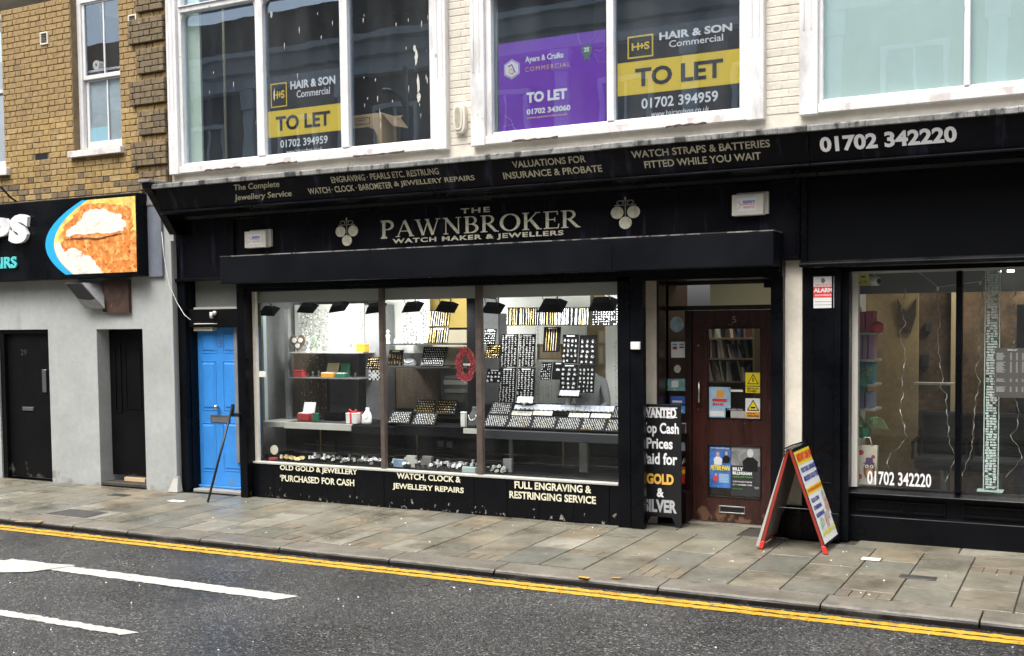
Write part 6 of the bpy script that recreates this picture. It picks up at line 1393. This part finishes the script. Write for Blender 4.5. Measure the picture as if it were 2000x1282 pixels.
for i in range(6):
    u = x_0+(x_1-x_0)*(i+.5)/6
    for z in (z0+.004, z1-.008): mb.box(u-.040, u+.040, YWb-.005, YWb-.002, z, z+.010)
part('lettering', mb, m['whitelet'], wt, kind='stuff')
WT('Top Cash', (1252, 852), (1326, 827), m['whitelet'], bold=.03); WT('Prices', (1263, 876), (1314, 857), m['whitelet'], bold=.03); WT('Paid for', (1254, 906), (1323, 886), m['whitelet'], bold=.03)
WT('GOLD', (1263, 945), (1316, 927), m['goldlet'], bold=.05); WT('&', (1283, 971), (1297, 954), m['whitelet'], bold=.04); WT('SILVER', (1257, 999), (1322, 978), m['silverlet'], bold=.045)
tag(part('bin', MB().box(q(1329, 990, .4)[0], q(1343, 990, .4)[0], .38, .50, .02, q(1330, 960, .4)[1]), m['mahogany_dark'], None, bevel=.004), 'narrow dark box on the floor behind the WANTED board', 'box')

# ================================================================ SANDWICH BOARD
AX0, AX1, AY0, AY1 = -2.75, -2.165, -.545, .15
tl = q(1542, 884, AY0+.02); AXc = (tl[0]); AZ = tl[1]+.02
ab = thing('sandwich_board', 'red framed sandwich board with INSTANT CASH poster on the pavement', 'sandwich board', ((AX0+AX1)/2, -.2, 0))
def leaf(side):
    xb_ = AX1 if side > 0 else AX0; xt = AXc+.012*side
    Bq = lambda v, y, off: (xb_+(xt-xb_)*v+off*side, y, AZ*v)
    nm_ = 'front' if side > 0 else 'rear'
    mb = MB()
    for y0, y1 in ((AY0, AY0+.028), (AY1-.028, AY1)):
        mb.hexa([Bq(0, y0, -.014), Bq(0, y0, .014), Bq(0, y1, .014), Bq(0, y1, -.014), Bq(1, y0, -.014), Bq(1, y0, .014), Bq(1, y1, .014), Bq(1, y1, -.014)])
    for v0, v1 in ((.07, .095), (.97, 1.0)):
        mb.hexa([Bq(v0, AY0+.028, -.012), Bq(v0, AY0+.028, .012), Bq(v0, AY1-.028, .012), Bq(v0, AY1-.028, -.012), Bq(v1, AY0+.028, -.012), Bq(v1, AY0+.028, .012), Bq(v1, AY1-.028, .012), Bq(v1, AY1-.028, -.012)])
    fr_ = part('frame', mb, m['red'], ab)
    part('backing', MB().hexa([Bq(.095, AY0+.028, -.006), Bq(.095, AY0+.028, .006), Bq(.095, AY1-.028, .006), Bq(.095, AY1-.028, -.006), Bq(.97, AY0+.028, -.006), Bq(.97, AY0+.028, .006), Bq(.97, AY1-.028, .006), Bq(.97, AY1-.028, -.006)]), m['hardboard'], ab)
    for y0 in (AY0-.006, AY1-.026):
        part('foot', MB().hexa([Bq(-.0, y0, -.02), Bq(-.0, y0, .02), Bq(0, y0+.034, .02), Bq(0, y0+.034, -.02), Bq(.075, y0, -.018), Bq(.075, y0, .018), Bq(.075, y0+.034, .018), Bq(.075, y0+.034, -.018)]), m['redbright'], ab, bevel=.003)
    return Bq
Bf = leaf(1); Br = leaf(-1)
YA0, YA1 = AY0+.005, AY1-.02
def ap(name, u0, v0, u1, v1, mat, k=1, pts=None):
    L_ = lambda u, v: Bf(.075+.905*v, YA0+(YA1-YA0)*u, .018+.0015*k)
    P4 = pts or [(u0, v0), (u1, v0), (u1, v1), (u0, v1)]
    return part(name, MB().face(*[L_(u, v) for u, v in P4]), mat, ab)
part('black_edge', MB().hexa([Bf(.07, YA0-.006, .012), Bf(.07, YA0-.006, .018), Bf(.07, YA1+.012, .018), Bf(.07, YA1+.012, .012), Bf(.995, YA0-.006, .012), Bf(.995, YA0-.006, .018), Bf(.995, YA1+.012, .018), Bf(.995, YA1+.012, .012)]), m['ink'], ab)
ap('poster', 0, .02, 1, 1, m['paper'], 1)
ap('poster_band', .0, .86, 1, 1, m['yellow'], 2); ap('poster_band', 0, .54, 1, .61, m['yellow'], 2)
def at_(s_, u0, v0, u1, v1, mat, bold=.05, k=3):
    Tw(s_, u0, u1, v0, v1, None, mat, ab, bold=bold, mp=lambda u, v: Bf(.075+.905*v, YA0+(YA1-YA0)*u, .018+.0015*k))
at_('INSTANT CASH PAID', .06, .885, .94, .975, m['label_red'], .08)
db = M('deep blue print', (.03, .06, .35), .4)
at_('FOR YOUR UNWANTED', .08, .77, .94, .825, db); at_('BROKEN GOLD ITEMS', .08, .68, .94, .735, db); at_('NO HALLMARK, BROKEN, ODD ETC.', .05, .555, .96, .597, m['label_red'], .05)
at_('GOLD COINS', .07, .45, .50, .495, db); at_('SOVEREIGNS', .07, .37, .50, .415, db); at_('KRUGERRANDS', .07, .29, .52, .335, db)
at_('ALL PAYMENT IN CASH', .06, .09, .95, .135, M('acid yellow print', (.72, .74, .05), .4), .06)
sk = M('printed hand tone', (.55, .36, .30), .5, var=.3, vs=30); ap('picture', 0, 0, 0, 0, sk, 3, [(.62, .33), (.78, .28), (.90, .36), (.84, .44), (.70, .42)]); ap('picture', 0, 0, 0, 0, m['greyedge'], 4, [(.66, .42), (.78, .42), (.82, .50), (.74, .53), (.66, .50)])
ap('picture', 0, 0, 0, 0, m['hardboard'], 4, [(.84, .40), (.98, .30), (.98, .38), (.90, .43)]); ap('picture', 0, 0, 0, 0, M('banknote green print', (.40, .50, .42), .5, var=.3, vs=30), 4, [(.10, .16), (.34, .19), (.36, .26), (.20, .28), (.12, .24)]); ap('picture', 0, 0, 0, 0, sk, 5, [(.42, .16), (.56, .16), (.60, .24), (.52, .30), (.42, .27)]); ap('picture', 0, 0, 0, 0, m['greyedge'], 6, [(.52, .25), (.72, .22), (.70, .30), (.56, .31)])
ap('picture', 0, 0, 0, 0, m['greyink'], 5, [(.1, .148), (.9, .150), (.9, .153), (.1, .151)])
part('hinge', MB().box(AXc-.03, AXc+.03, AY0+.02, AY1-.02, AZ-.01, AZ+.012), m['ink'], ab, bevel=.004)
part('carry_handle', MB().tube([(AXc, AY0-.01, AZ), (AXc-.03, AY0-.03, AZ-.005), (AXc-.05, AY0+.0, AZ+.01), (AXc, AY0+.15, AZ+.035), (AXc+.02, AY1-.1, AZ+.03)], .007, 6), m['darksteel'], ab, smooth=True)
part('poster', MB().hexa([Br(.02, AY0+.0, .02), Br(.02, AY1, .02), Br(.02, AY1, .026), Br(.02, AY0, .05), Br(.93, AY0, .016), Br(.93, AY1, .016), Br(.93, AY1, .02), Br(.93, AY0, .02)]), m['greyedge'], ab, label='pale poster on the rear leaf curling away from the frame')
part('stay', MB().tube([Br(.42, AY0+.05, -.01), Bf(.42, AY0+.05, -.01)], .004, 4), m['darksteel'], ab)
mb = MB()
for i in range(14): x, y = q(1530+rnd.uniform(-12, 22), 1035, .25)[0], -.0+rnd.uniform(-.05, .0); mb.ball((x, y-.02, .012), (rnd.uniform(.008, .03), .02, rnd.uniform(.006, .018)), 6, 4)
o = part('rubble', mb, m['hardboard'], None); tag(o, 'crumbs of rubble and litter at the foot of the white pillar', 'rubble'); o['kind'] = 'stuff'

# ================================================================ RIGHT SHOP
rs_ = thing('shopfront', 'plain black shopfront at the right with white phone numbers and a bare salon window', 'shopfront', (-.6, .2, 0))
fas(FR, FR2, m['blackfas'], rs_, 'cornice_board')
lip(FR+.001, FR2, rs_); crown(FR, FR2, rs_)
part('board_joint', MB().box(FR-.003, FR+.003, FYT-.004, FYT+.02, zfb+.1, ztop-.002), m['black'], rs_)
T('01702 342220', (1601, 298), (1869, 247), -.47, m['whitelet'], rs_, bold=.04, yf=lambda x, z: yf(x, z)-.003)
YR_ = -.03; RF0 = q(1577, 400, YR_)[0]
zr1 = (q(1577, 353, YR_)[1]+q(2000, 318, YR_)[1])/2; zr0 = (q(1570, 523, -.06)[1]+q(2000, 499, -.06)[1])/2
part('fascia', MB().box(FM1+.021, FR2, YR_, .3, zr0, zfb), M('satin black fascia panel', (.005, .0055, .0065), .35, spec=.10, var=.1, vs=1), rs_)
part('fascia_moulding', MB().profile([(YR_-.045, zr1), (YR_-.045, zr1+.03), (YR_, zr1+.05), (YR_, zr1)], RF0-.05, FR2), m['black'], rs_, bevel=.004)
part('fascia_moulding', MB().profile([(YR_-.045, zr1), (YR_-.045, zr0), (YR_, zr0), (YR_, zr1)], RF0-.05, RF0), m['black'], rs_, bevel=.004)
part('fascia_moulding', MB().profile([(YR_-.06, zr0-.02), (YR_-.06, zr0+.01), (YR_-.04, zr0+.035), (YR_, zr0+.04), (YR_, zr0-.02)], FM1+.021, FR2), m['black'], rs_, bevel=.004)
YP = .04
p0, p1 = q(1568, 750, YP)[0], q(1641, 750, YP)[0]
zwt2 = q(1672, 531, .25)[1]
pil = part('pilaster', MB().box(p0, p1, YP, .5, 0, zr0-.02), m['black'], rs_)
part('pilaster_moulding', MB().frame(q(1585, 700, YP)[0], q(1628, 700, YP)[0], q(1600, 945, YP)[1], q(1600, 535, YP)[1], .018, YP-.012, YP), m['black'], pil, bevel=.003)
part('plinth', MB().box(p0-.02, p1, YP-.03, YP, 0, q(1600, 1000, YP)[1]), m['black'], pil, bevel=.006)
YG = .25
x0, x1 = p1, FR2
zs2 = (q(1665, 948, YG)[1]+q(2000, 972, YG)[1])/2; zss = (q(1650, 962, YG-.06)[1]+q(2000, 987, YG-.06)[1])/2
part('header', MB().box(x0, x1, YG-.06, YG+.1, zwt2, zr0-.021), m['black'], rs_)
part('window_head', MB().box(x0, x1, YG-.04, YG+.03, zwt2-.022, zwt2-.001), m['greyedge'], rs_)
wf0, wf1 = q(1662, 740, YG-.05)[0], q(1669, 740, YG)[0]
part('window_jamb', MB().box(x0-.1, wf0, .1, YG+.1, 0, zwt2), m['black'], rs_, bevel=.005)
part('window_jamb', MB().box(wf0+.001, wf1+.03, YG-.01, YG+.08, zs2, zwt2-.023), M('cream jamb', (.62, .60, .54), .5), rs_)
m0, m1 = q(1865.5, 740, YG-.05)[0], q(1878, 740, YG-.05)[0]
part('mullion', MB().box(m0, m1, YG-.05, YG+.05, zs2, zwt2-.023), m['black'], rs_, bevel=.008)
gw0, gw1 = wf1, m0
for a, b_ in ((wf1+.03, m0), (m1, FR2)): part('glass', MB().face((a, YG, zs2), (b_, YG, zs2), (b_, YG, zwt2-.02), (a, YG, zwt2-.02)), m['glass2'], rs_, fix=False)
part('window_sill', MB().profile([(YG-.09, zss), (YG-.09, zss+.018), (YG+.05, zs2+.005), (YG+.05, zss)], x0, FR2), m['black'], rs_, bevel=.004)
srr = part('stallriser', MB().box(p1+.0, FR2, YG, .5, 0, zss-.001), m['black'], rs_)
part('skirting', MB().profile([(YG-.035, 0), (YG-.035, q(1800, 1010, YG)[1]-.02), (YG, q(1800, 1010, YG)[1]), (YG, 0)], p1, FR2), m['black'], srr, bevel=.004)
for a, b_ in ((q(1674, 1000, YG)[0], q(1848, 1000, YG)[0]), (q(1880, 1000, YG)[0], q(2060, 1000, YG)[0]), (q(2095, 1000, YG)[0], 1.6)):
    zt_, zb_ = zss-.045, q(1760, 1010, YG)[1]+.035
    part('panel_moulding', MB().frame(a, b_, zb_, zt_, .022, YG-.022, YG), m['black'], srr, bevel=.007)
T('01702 342220', (1694, 946), (1819, 926), YG-.001, m['whitelet'], rs_, bold=.02)
# alarm plate
r = rq(1587, 541, 1629, 602, YP-.002); t = thing('alarm_sign', 'red and white ALARM plate on the black pilaster', 'sign', ((r[0]+r[1])/2, YP, r[2])); H2 = r[3]-r[2]; W2 = r[1]-r[0]
part('plate', MB().box(r[0], r[1], YP-.008, YP-.0005, r[2], r[3]), m['whiteplastic'], t, bevel=.002)
part('band', MB().box(r[0]+.03*W2, r[1]-.03*W2, YP-.010, YP-.008, r[2]+.34*H2, r[2]+.68*H2), m['label_red'], t)
Tw('ALARM', r[0]+.06*W2, r[1]-.06*W2, r[2]+.50*H2, r[2]+.64*H2, lambda x, z: YP-.008, m['whitelet'], t, bold=.05); Tw('aerovision', r[0]+.12*W2, r[1]-.12*W2, r[2]+.38*H2, r[2]+.46*H2, lambda x, z: YP-.008, m['whitelet'], t)
Tw('verisure', r[0]+.12*W2, r[1]-.12*W2, r[2]+.71*H2, r[2]+.78*H2, lambda x, z: YP-.006, m['label_red'], t); part('emblem', MB().disc((r[0]+r[1])/2, r[2]+.87*H2, .022, .026, YP-.0095, YP-.008, 5), m['hardboard'], t)
for i in range(2): part('line', MB().box(r[0]+.1*W2, r[1]-.1*W2, YP-.0095, YP-.008, r[2]+(.2-.1*i)*H2, r[2]+(.215-.1*i)*H2), m['greyink'], t)
# interior
tan = M('mottled tan salon wall', (.34, .25, .13), .8, var=.22, vs=2.5, chip=((.20,.14,.07), 2.2, .55, .15, (1,1,1))); wood = M('dark osb wall', (.13, .085, .05), .8, var=.5, vs=4)
def wl2(px, Y, mat, name='room_wall', th=.05): return bk(name, px, Y, mat, rs_, th)
part('room_floor', MB().box(p1-.6, 3, .5, 5, -.02, .03), m['shopdark'], rs_); part('room_ceiling', MB().box(p1-.6, 3, .5, 5, 3.3, 3.35), m['greyedge'], rs_)
xq = lambda p, Y: q(p, 700, Y)[0]
part('room_wall', MB().box(xq(1793, 2.55), 3.0, 2.55, 2.6, 0, 3.3), wood, rs_)
part('room_wall', MB().box(xq(1660, 2.4)-.2, xq(1793, 2.4), 2.4, 2.45, 0, 3.3), tan, rs_)
part('room_wall', MB().box(xq(1640, 1.0)-.02, xq(1640, 1.0), .5, 2.4, 0, 3.3), M('grey side wall', (.36, .36, .35), .8), rs_)
part('room_wall', MB().box(3.0, 3.05, .5, 4.0, 0, 3.3), tan, rs_)
part('bulkhead', MB().box(xq(1640, 1.0), 3.0, 1.1, 1.3, q(1800, 572, 1.1)[1], 3.3), M('grey bulkhead', (.27, .275, .28), .8), rs_)
part('pillar', MB().box(xq(1856, 2.4), xq(1870, 2.4), 2.45, 2.55, 0, 3.2), M('warm cream post', (.55, .45, .26), .7), rs_)
part('doorway', MB().box(xq(1985, 2.2), xq(2040, 2.2), 2.2, 2.3, 0, q(1985, 595, 2.2)[1]), m['ink'], rs_)
lw = M('white shelf board', (.50, .48, .40), .6)
# left shelving with parcels
us = thing('shelving', 'white shelf unit with coloured boxes at the left inside the salon window', 'shelving', (xq(1690, .9), .9, 0))
xa, xb_ = xq(1671, .8), xq(1712, .8)
for py in (652, 704, 752, 800): part('shelf', MB().box(xa, xb_, .75, 1.1, q(1690, py, .8)[1]-.012, q(1690, py, .8)[1]+.01), lw, us)
part('upright', MB().box(xa-.02, xa, .75, 1.1, 0, q(1690, 600, .8)[1]), lw, us)
for py, h, mts in ((652, .26, [(.55, .12, .22), (.60, .10, .18)]), (704, .30, [(.42, .25, .36), (.35, .22, .30), (.45, .28, .38)]), (752, .26, [(.08, .22, .28), (.10, .26, .30)]), (800, .22, [(.22, .25, .34), (.26, .28, .38)])):
    for i, c_ in enumerate(mts):
        w_ = (xb_-xa-.03)/len(mts); x_ = xa+.01+i*w_; z = q(1690, py, .8)[1]+.0105
        col = {652: 'crimson', 704: 'mauve', 752: 'teal', 800: 'slate blue'}[py]; pos = ['first', 'second', 'third'][i]
        o = part('shop_box', MB().box(x_, x_+w_-.012, .80, 1.0, z, z+h*rnd.uniform(.7, 1)), M(f'{col} box', c_, .6), None, bevel=.004); tag(o, f'{col} box, {pos} from the left on its shelf in the salon window', 'box')
r = q(1706, 648, .85); tag(part('red_tub', MB().tube([(r[0]+.02, .86, q(1690, 652, .8)[1]+.01), (r[0]+.02, .86, q(1690, 652, .8)[1]+.09), (r[0]+.02, .86, q(1690, 652, .8)[1]+.12)], [.07, .075, .03], 12), m['label_red'], None, smooth=True), 'bright red tub at the end of the top shelf in the salon window', 'tub')
# trailing plants
def plant(lab, px, py, n, L, Y=.62):
    x, z = q(px, py, Y); t = thing('trailing_plant', lab, 'plant', (x, Y, z)); mb = MB()
    for i in range(n):
        a = rnd.uniform(0, 6.28); l_ = L*rnd.uniform(.5, 1.1); y0 = Y+rnd.uniform(-.03, .03); pv = (x, y0, z); prev = Vector(pv)
        for k in range(5):
            tt_ = (k+1)/5; nx_ = Vector((x+math.cos(a)*l_*tt_*.8, y0+math.sin(a)*l_*tt_*.5, z+l_*(.55*math.sin(tt_*2.2)-.5*tt_*tt_))); w_ = .006*(1-tt_)+.0015
            mb.face(prev+Vector((0, 0, w_+.001)), nx_+Vector((0, 0, w_)), nx_-Vector((0, 0, w_)), prev-Vector((0, 0, w_+.001))); prev = nx_
    part('leaves', mb, M('houseplant leaf', (.16, .24, .12), .5, var=.3, vs=40), t, kind='stuff')
    part('pot', MB().tube([(x, Y, z-.10), (x, Y, z)], [.05, .065], 12), m['boxgreen'], t)
plant('spidery green plant in the middle of the salon shelves', 1682, 735, 70, .20); plant('bushy green plant above the owl bag', 1688, 835, 170, .27, .55)
# owl bag
Yo = .42; xa, z0 = q(1671, 938, Yo); xb_, z1 = q(1711, 872, Yo); z0 = zs2-.0
ow = thing('gift_bag', 'cream gift bag printed with an owl and red flowers in the salon window', 'bag', ((xa+xb_)/2, Yo, z0))
part('bag', MB().hexa([(xa, Yo, z0), (xb_, Yo, z0), (xb_, Yo+.10, z0), (xa, Yo+.10, z0), (xa-.01, Yo+.02, z1), (xb_+.01, Yo+.02, z1), (xb_+.01, Yo+.08, z1), (xa-.01, Yo+.08, z1)]), M('cream bag paper', (.62, .56, .45), .6), ow)
part('handle', MB().tube([(xa+.05, Yo+.02, z1), (xa+.08, Yo+.01, z1+.08), (xb_-.06, Yo+.01, z1+.08), (xb_-.04, Yo+.02, z1)], .006, 6), m['paper'], ow, smooth=True)
W2, H2 = xb_-xa, z1-z0; ob_ = M('owl brown print', (.16, .08, .05), .6); fl = M('flower red print', (.42, .04, .05), .6)
for u, v, r1 in ((.18, .2, .028), (.25, .82, .026), (.85, .72, .018)): part('flower', MB().disc(xa+u*W2, z0+v*H2, r1, r1, Yo-.002+.02*v, Yo+.03, 9), fl, ow)
cxo, czo = xa+.68*W2, z0+.38*H2
part('owl_body', MB().disc(cxo, czo, .055, .085, Yo-.006, Yo+.02, 16), ob_, ow)
part('owl_belly', MB().disc(cxo, czo-.03, .034, .045, Yo-.010, Yo-.006, 14), M('owl orange print', (.55, .26, .10), .6), ow)
part('owl_hat', MB().prism([(cxo-.06, czo+.06), (cxo+.06, czo+.06), (cxo+.035, czo+.075), (cxo+.03, czo+.12), (cxo-.03, czo+.12), (cxo-.035, czo+.075)], Yo-.012, Yo-.004), M('hat purple print', (.10, .05, .14), .6), ow)
for s_ in (-1, 1): part('owl_eye', MB().disc(cxo+s_*.022, czo+.035, .017, .017, Yo-.011, Yo-.006, 12), m['paper'], ow); part('owl_pupil', MB().disc(cxo+s_*.022, czo+.035, .008, .008, Yo-.013, Yo-.011, 10), m['ink'], ow)
# yellow sticker + camera
r = rq(1674, 536, 1697, 558, YG+.004); t = thing('sticker', 'yellow camera warning sticker in the top corner of the salon window', 'sticker', ((r[0]+r[1])/2, YG, r[2])); part('sheet', MB().box(r[0], r[1], YG+.003, YG+.005, r[2], r[3]), M('olive yellow sticker', (.55, .52, .04), .5), t); Tw('CCTV', r[0]+.012, r[1]-.012, r[2]+.02, r[2]+.045, lambda x, z: YG+.005, m['ink'], t, bold=.02); part('camera_print', MB().box(r[0]+.035, r[1]-.03, YG+.0015, YG+.0029, r[2]+.075, r[2]+.09), m['ink'], t)
a = q(1708, 548, .4); t = thing('security_camera', 'white round camera behind the yellow sticker', 'camera', (a[0], .4, a[1])); part('body', MB().tube([(a[0]-.05, .4, a[1]), (a[0]+.04, .36, a[1]-.01)], [.05, .045], 14), m['whiteplastic'], t, smooth=True); part('lens', MB().disc(a[0]+.05, a[1]-.01, .02, .025, .34, .36, 12), m['ink'], t); part('bracket', MB().box(a[0]-.02, a[0], .4, .44, a[1], a[1]+.09), m['whiteplastic'], t)
# streamers
silv = M('silver ribbon', (.55, .53, .47), .3, .6)
def streamer(lab, pts, Y=.45, amp=4, r=.004):
    P = []; 
    for i in range(len(pts)-1):
        (ax_, ay_), (bx_, by_) = pts[i], pts[i+1]; n = max(2, int(abs(by_-ay_)/6))
        for k in range(n): t = k/n; P.append((ax_+(bx_-ax_)*t, ay_+(by_-ay_)*t))
    P.append(pts[-1]); V = []
    for i, (px, py) in enumerate(P):
        x, z = q(px, py, Y); V.append((x+.006*math.sin(i*1.9), Y+.02*math.sin(i*1.3), z))
    mb = MB()
    for i in range(len(V)-1):
        w0 = .0030*abs(math.sin(i*.75))+.0010; w1 = .0030*abs(math.sin((i+1)*.75))+.0010; a, b_ = V[i], V[i+1]
        mb.face((a[0]-w0, a[1], a[2]), (b_[0]-w1, b_[1], b_[2]), (b_[0]+w1, b_[1]+.003, b_[2]), (a[0]+w0, a[1]+.003, a[2]))
    o = part('streamer', mb, silv, None, fix=False); so_ = o.modifiers.new('s', 'SOLIDIFY'); so_.thickness = .0012; tag(o, lab, 'streamer')
sz = lambda x, ys, a: [(x+(a if i % 2 else -a)*rnd.uniform(.5, 1.1), y_) for i, y_ in enumerate(ys)]
streamer('curly silver streamer hanging nearest the left edge of the salon window', [(1767, 562), (1766, 590), (1760, 608), (1769, 630), (1758, 650), (1760, 668), (1768, 685), (1767, 712), (1762, 740), (1763, 775), (1758, 800), (1765, 830), (1771, 855), (1755, 875), (1740, 885), (1733, 900), (1737, 918)])
streamer('second silver streamer, left of the mullion of the salon window', [(1832, 562), (1830, 590), (1837, 625), (1831, 655), (1834, 690), (1838, 725), (1843, 740), (1836, 755), (1848, 770), (1849, 800), (1852, 835), (1854, 865), (1866, 890), (1862, 905), (1850, 935), (1835, 953)])
streamer('third silver streamer, right of the mullion of the salon window', [(1917, 560), (1921, 590), (1912, 605), (1916, 640), (1912, 680), (1916, 700), (1903, 722), (1914, 745), (1907, 775), (1903, 810), (1900, 850), (1898, 880), (1888, 905), (1879, 930)])
streamer('tightly coiled streamer behind the glass block column', [(1977, 560), (1985, 575)]+sz(1979, range(585, 680, 9), 5)+[(1980, 690)])
streamer('loose silver streamer at the right edge of the frame below the price list', [(1982, 780), (1990, 800), (1986, 840), (1972, 850), (1990, 875), (1996, 895), (1980, 915), (1965, 932)])
v = [(q(p, w_, .45)[0], .45, q(p, w_, .45)[1]) for p, w_ in ((1795, 532), (1832, 561), (1915, 550), (1930, 533))]
tag(part('string', MB().tube(v, .003, 5), m['whiteplastic'], None), 'thin white string carrying the streamers across the top of the salon window', 'string')
for i, (px, py) in enumerate(((1832, 563), (1915, 552))): a = q(px, py, .45); tag(part('peg', MB().box(a[0]-.01, a[0]+.01, .435, .455, a[1]-.022, a[1]+.012), m['whiteplastic'], None), ('left' if i == 0 else 'right')+' white peg on the string of the salon window', 'peg')
# glass block column
tw = thing('glass_column', 'tall column of small stacked glass strips in the salon window', 'glass ornament', (xq(1940, .42), .42, zs2)); Yt = .40
gm = M('green tinted glass block', (.66, .82, .74), .15, spec=.8, var=.15, vs=30); gm2 = M('white glass block', (.80, .84, .80), .2, spec=.8)
xA, xB = xq(1927, Yt), xq(1948, Yt); zt_ = q(1940, 527, Yt)[1]; zb_ = zs2+.01
part('foot', MB().box(xA-.07, xB+.06, Yt-.02, Yt+.12, zs2-.0, zs2+.012), gm, tw)
mbs = [MB(), MB(), MB()]; z = zb_+.02
while z < zt_:
    h = .024
    for i in range(3):
        for j in range(2):
            if rnd.random() < .12: continue
            x_ = xA+(xB-xA)*i/3+rnd.uniform(-.006, .006); mbs[rnd.choice([0, 1, 2, 2])].box(x_, x_+(xB-xA)/3-.003, Yt+j*.05, Yt+j*.05+.035, z+rnd.uniform(0, .006), z+h-.004)
    z += h
part('glass_blocks', mbs[0], gm, tw, kind='stuff'); part('glass_blocks', mbs[1], gm, tw, kind='stuff'); part('glass_blocks', mbs[2], gm2, tw, kind='stuff')
for x_ in (xA-.02, xB+.012): part('glass_rod', MB().box(x_, x_+.008, Yt+.0, Yt+.05, zb_, zt_), gm, tw)
# price list
t, B = sheet('price_list', 'grey brown price list poster hung inside the salon window at the right edge', (1943, 680, 2014, 778), YG+.01, M('grey brown poster', (.11, .095, .085), .5), 'poster')
tt(t, B, 'PRICE LIST', .35, .945, .62, .975, YG+.01, m['whitelet'], bold=.03)
for (v0, n_) in ((.90, 7), (.72, 10), (.38, 3), (.22, 5)):
    for i in range(n_):
        w_ = rnd.uniform(.12, .2); pt(t, B, 'text_line', .05, v0-.022*i-.012, .05+w_*1.3, v0-.022*i, YG+.01, m['greyedge'])
        for c0 in (.42, .58, .74, .9): pt(t, B, 'text_line', c0, v0-.022*i-.012, c0+.05, v0-.022*i, YG+.01, m['greyedge'])
# ornaments and furniture inside
a = q(1771, 618, 2.38); w_ = .10
wg = thing('wall_ornament', 'dark winged ornament hanging on the tan salon wall', 'ornament', (a[0], 2.38, a[1]))
part('wing', MB().prism([(a[0]-w_, a[1]+.20), (a[0]-.05, a[1]+.10), (a[0], a[1]+.05), (a[0]+.05, a[1]+.10), (a[0]+w_, a[1]+.20), (a[0]+w_*.95, a[1]), (a[0]+w_*.4, a[1]-.2), (a[0]+.01, a[1]-.14), (a[0]-w_*.2, a[1]-.19), (a[0]-w_*.85, a[1]-.02)], 2.36, 2.385), M('dark carved wood', (.05, .035, .02), .6, var=.3, vs=12), wg)
def salonchair(lab, px, Y):
    x = q(px, 860, Y)[0]; t = thing('salon_chair', lab, 'chair', (x, Y, .03))
    part('seat', MB().box(x-.27, x+.27, Y-.25, Y+.25, .50, .62), m['cloth'], t, bevel=.03)
    part('backrest', MB().box(x-.25, x+.25, Y+.18, Y+.28, .62, 1.08), m['cloth'], t, bevel=.04)
    part('armrest', MB().tube([(x-.29, Y-.2, .6), (x-.29, Y-.2, .78), (x-.29, Y+.2, .80), (x-.29, Y+.22, .62)], .018, 6), m['darksteel'], t)
    part('armrest', MB().tube([(x+.29, Y-.2, .6), (x+.29, Y-.2, .78), (x+.29, Y+.2, .80), (x+.29, Y+.22, .62)], .018, 6), m['darksteel'], t)
    part('column', MB().tube([(x, Y, .05), (x, Y, .5)], .04, 10), m['steel'], t); part('base', MB().tube([(x, Y, .03), (x, Y, .06)], .26, 18), m['darksteel'], t)
salonchair('black salon chair just left of the window mullion', 1845, 2.0); salonchair('black salon chair to the right of the window mullion', 1950, 2.0)
r = q(1784, 748, 1.9); r2 = q(1862, 751, 1.9); tag(part('wall_shelf', MB().box(r[0], r2[0], 1.9, 2.1, r[1]-.02, r[1]), m['greyedge'], None), 'narrow pale glass shelf left of the mullion inside the salon', 'shelf')
for px, py, w_, h_, lab in ((1806, 705, .08, .14, 'small dark bottle rack'), (1800, 820, .14, .22, 'dark box'), (1812, 640, .07, .10, 'small dark print')):
    w_ *= .5; h_ *= .5; a = q(px, py, 2.48); tag(part('dark_item', MB().box(a[0]-w_, a[0]+w_, 2.48, 2.549, a[1]-h_, a[1]+h_), m['shopdark'], None, bevel=.01), lab+' on the brown rear wall of the salon', 'fitting')
ll = bpy.data.lights.new('salon', 'AREA'); ll.size = 1.0; ll.energy = 22; ll.color = (1, .93, .78); lo = bpy.data.objects.new('salon_fill', ll); C.objects.link(lo); lo.location = (-.6, 1.75, 3.2)  # unseen fill light added behind the bulkhead to brighten the rear wall
a = q(1974, 532, .9); tag(part('ceiling_spot', MB().tube([(a[0], .9, a[1]+.03), (a[0], .9, a[1])], .03, 12), M('lit spot', (1, 1, 1), .3, emit=(1, .95, .85, 4)), None), 'small lit spotlight at the top of the salon window', 'spotlight')
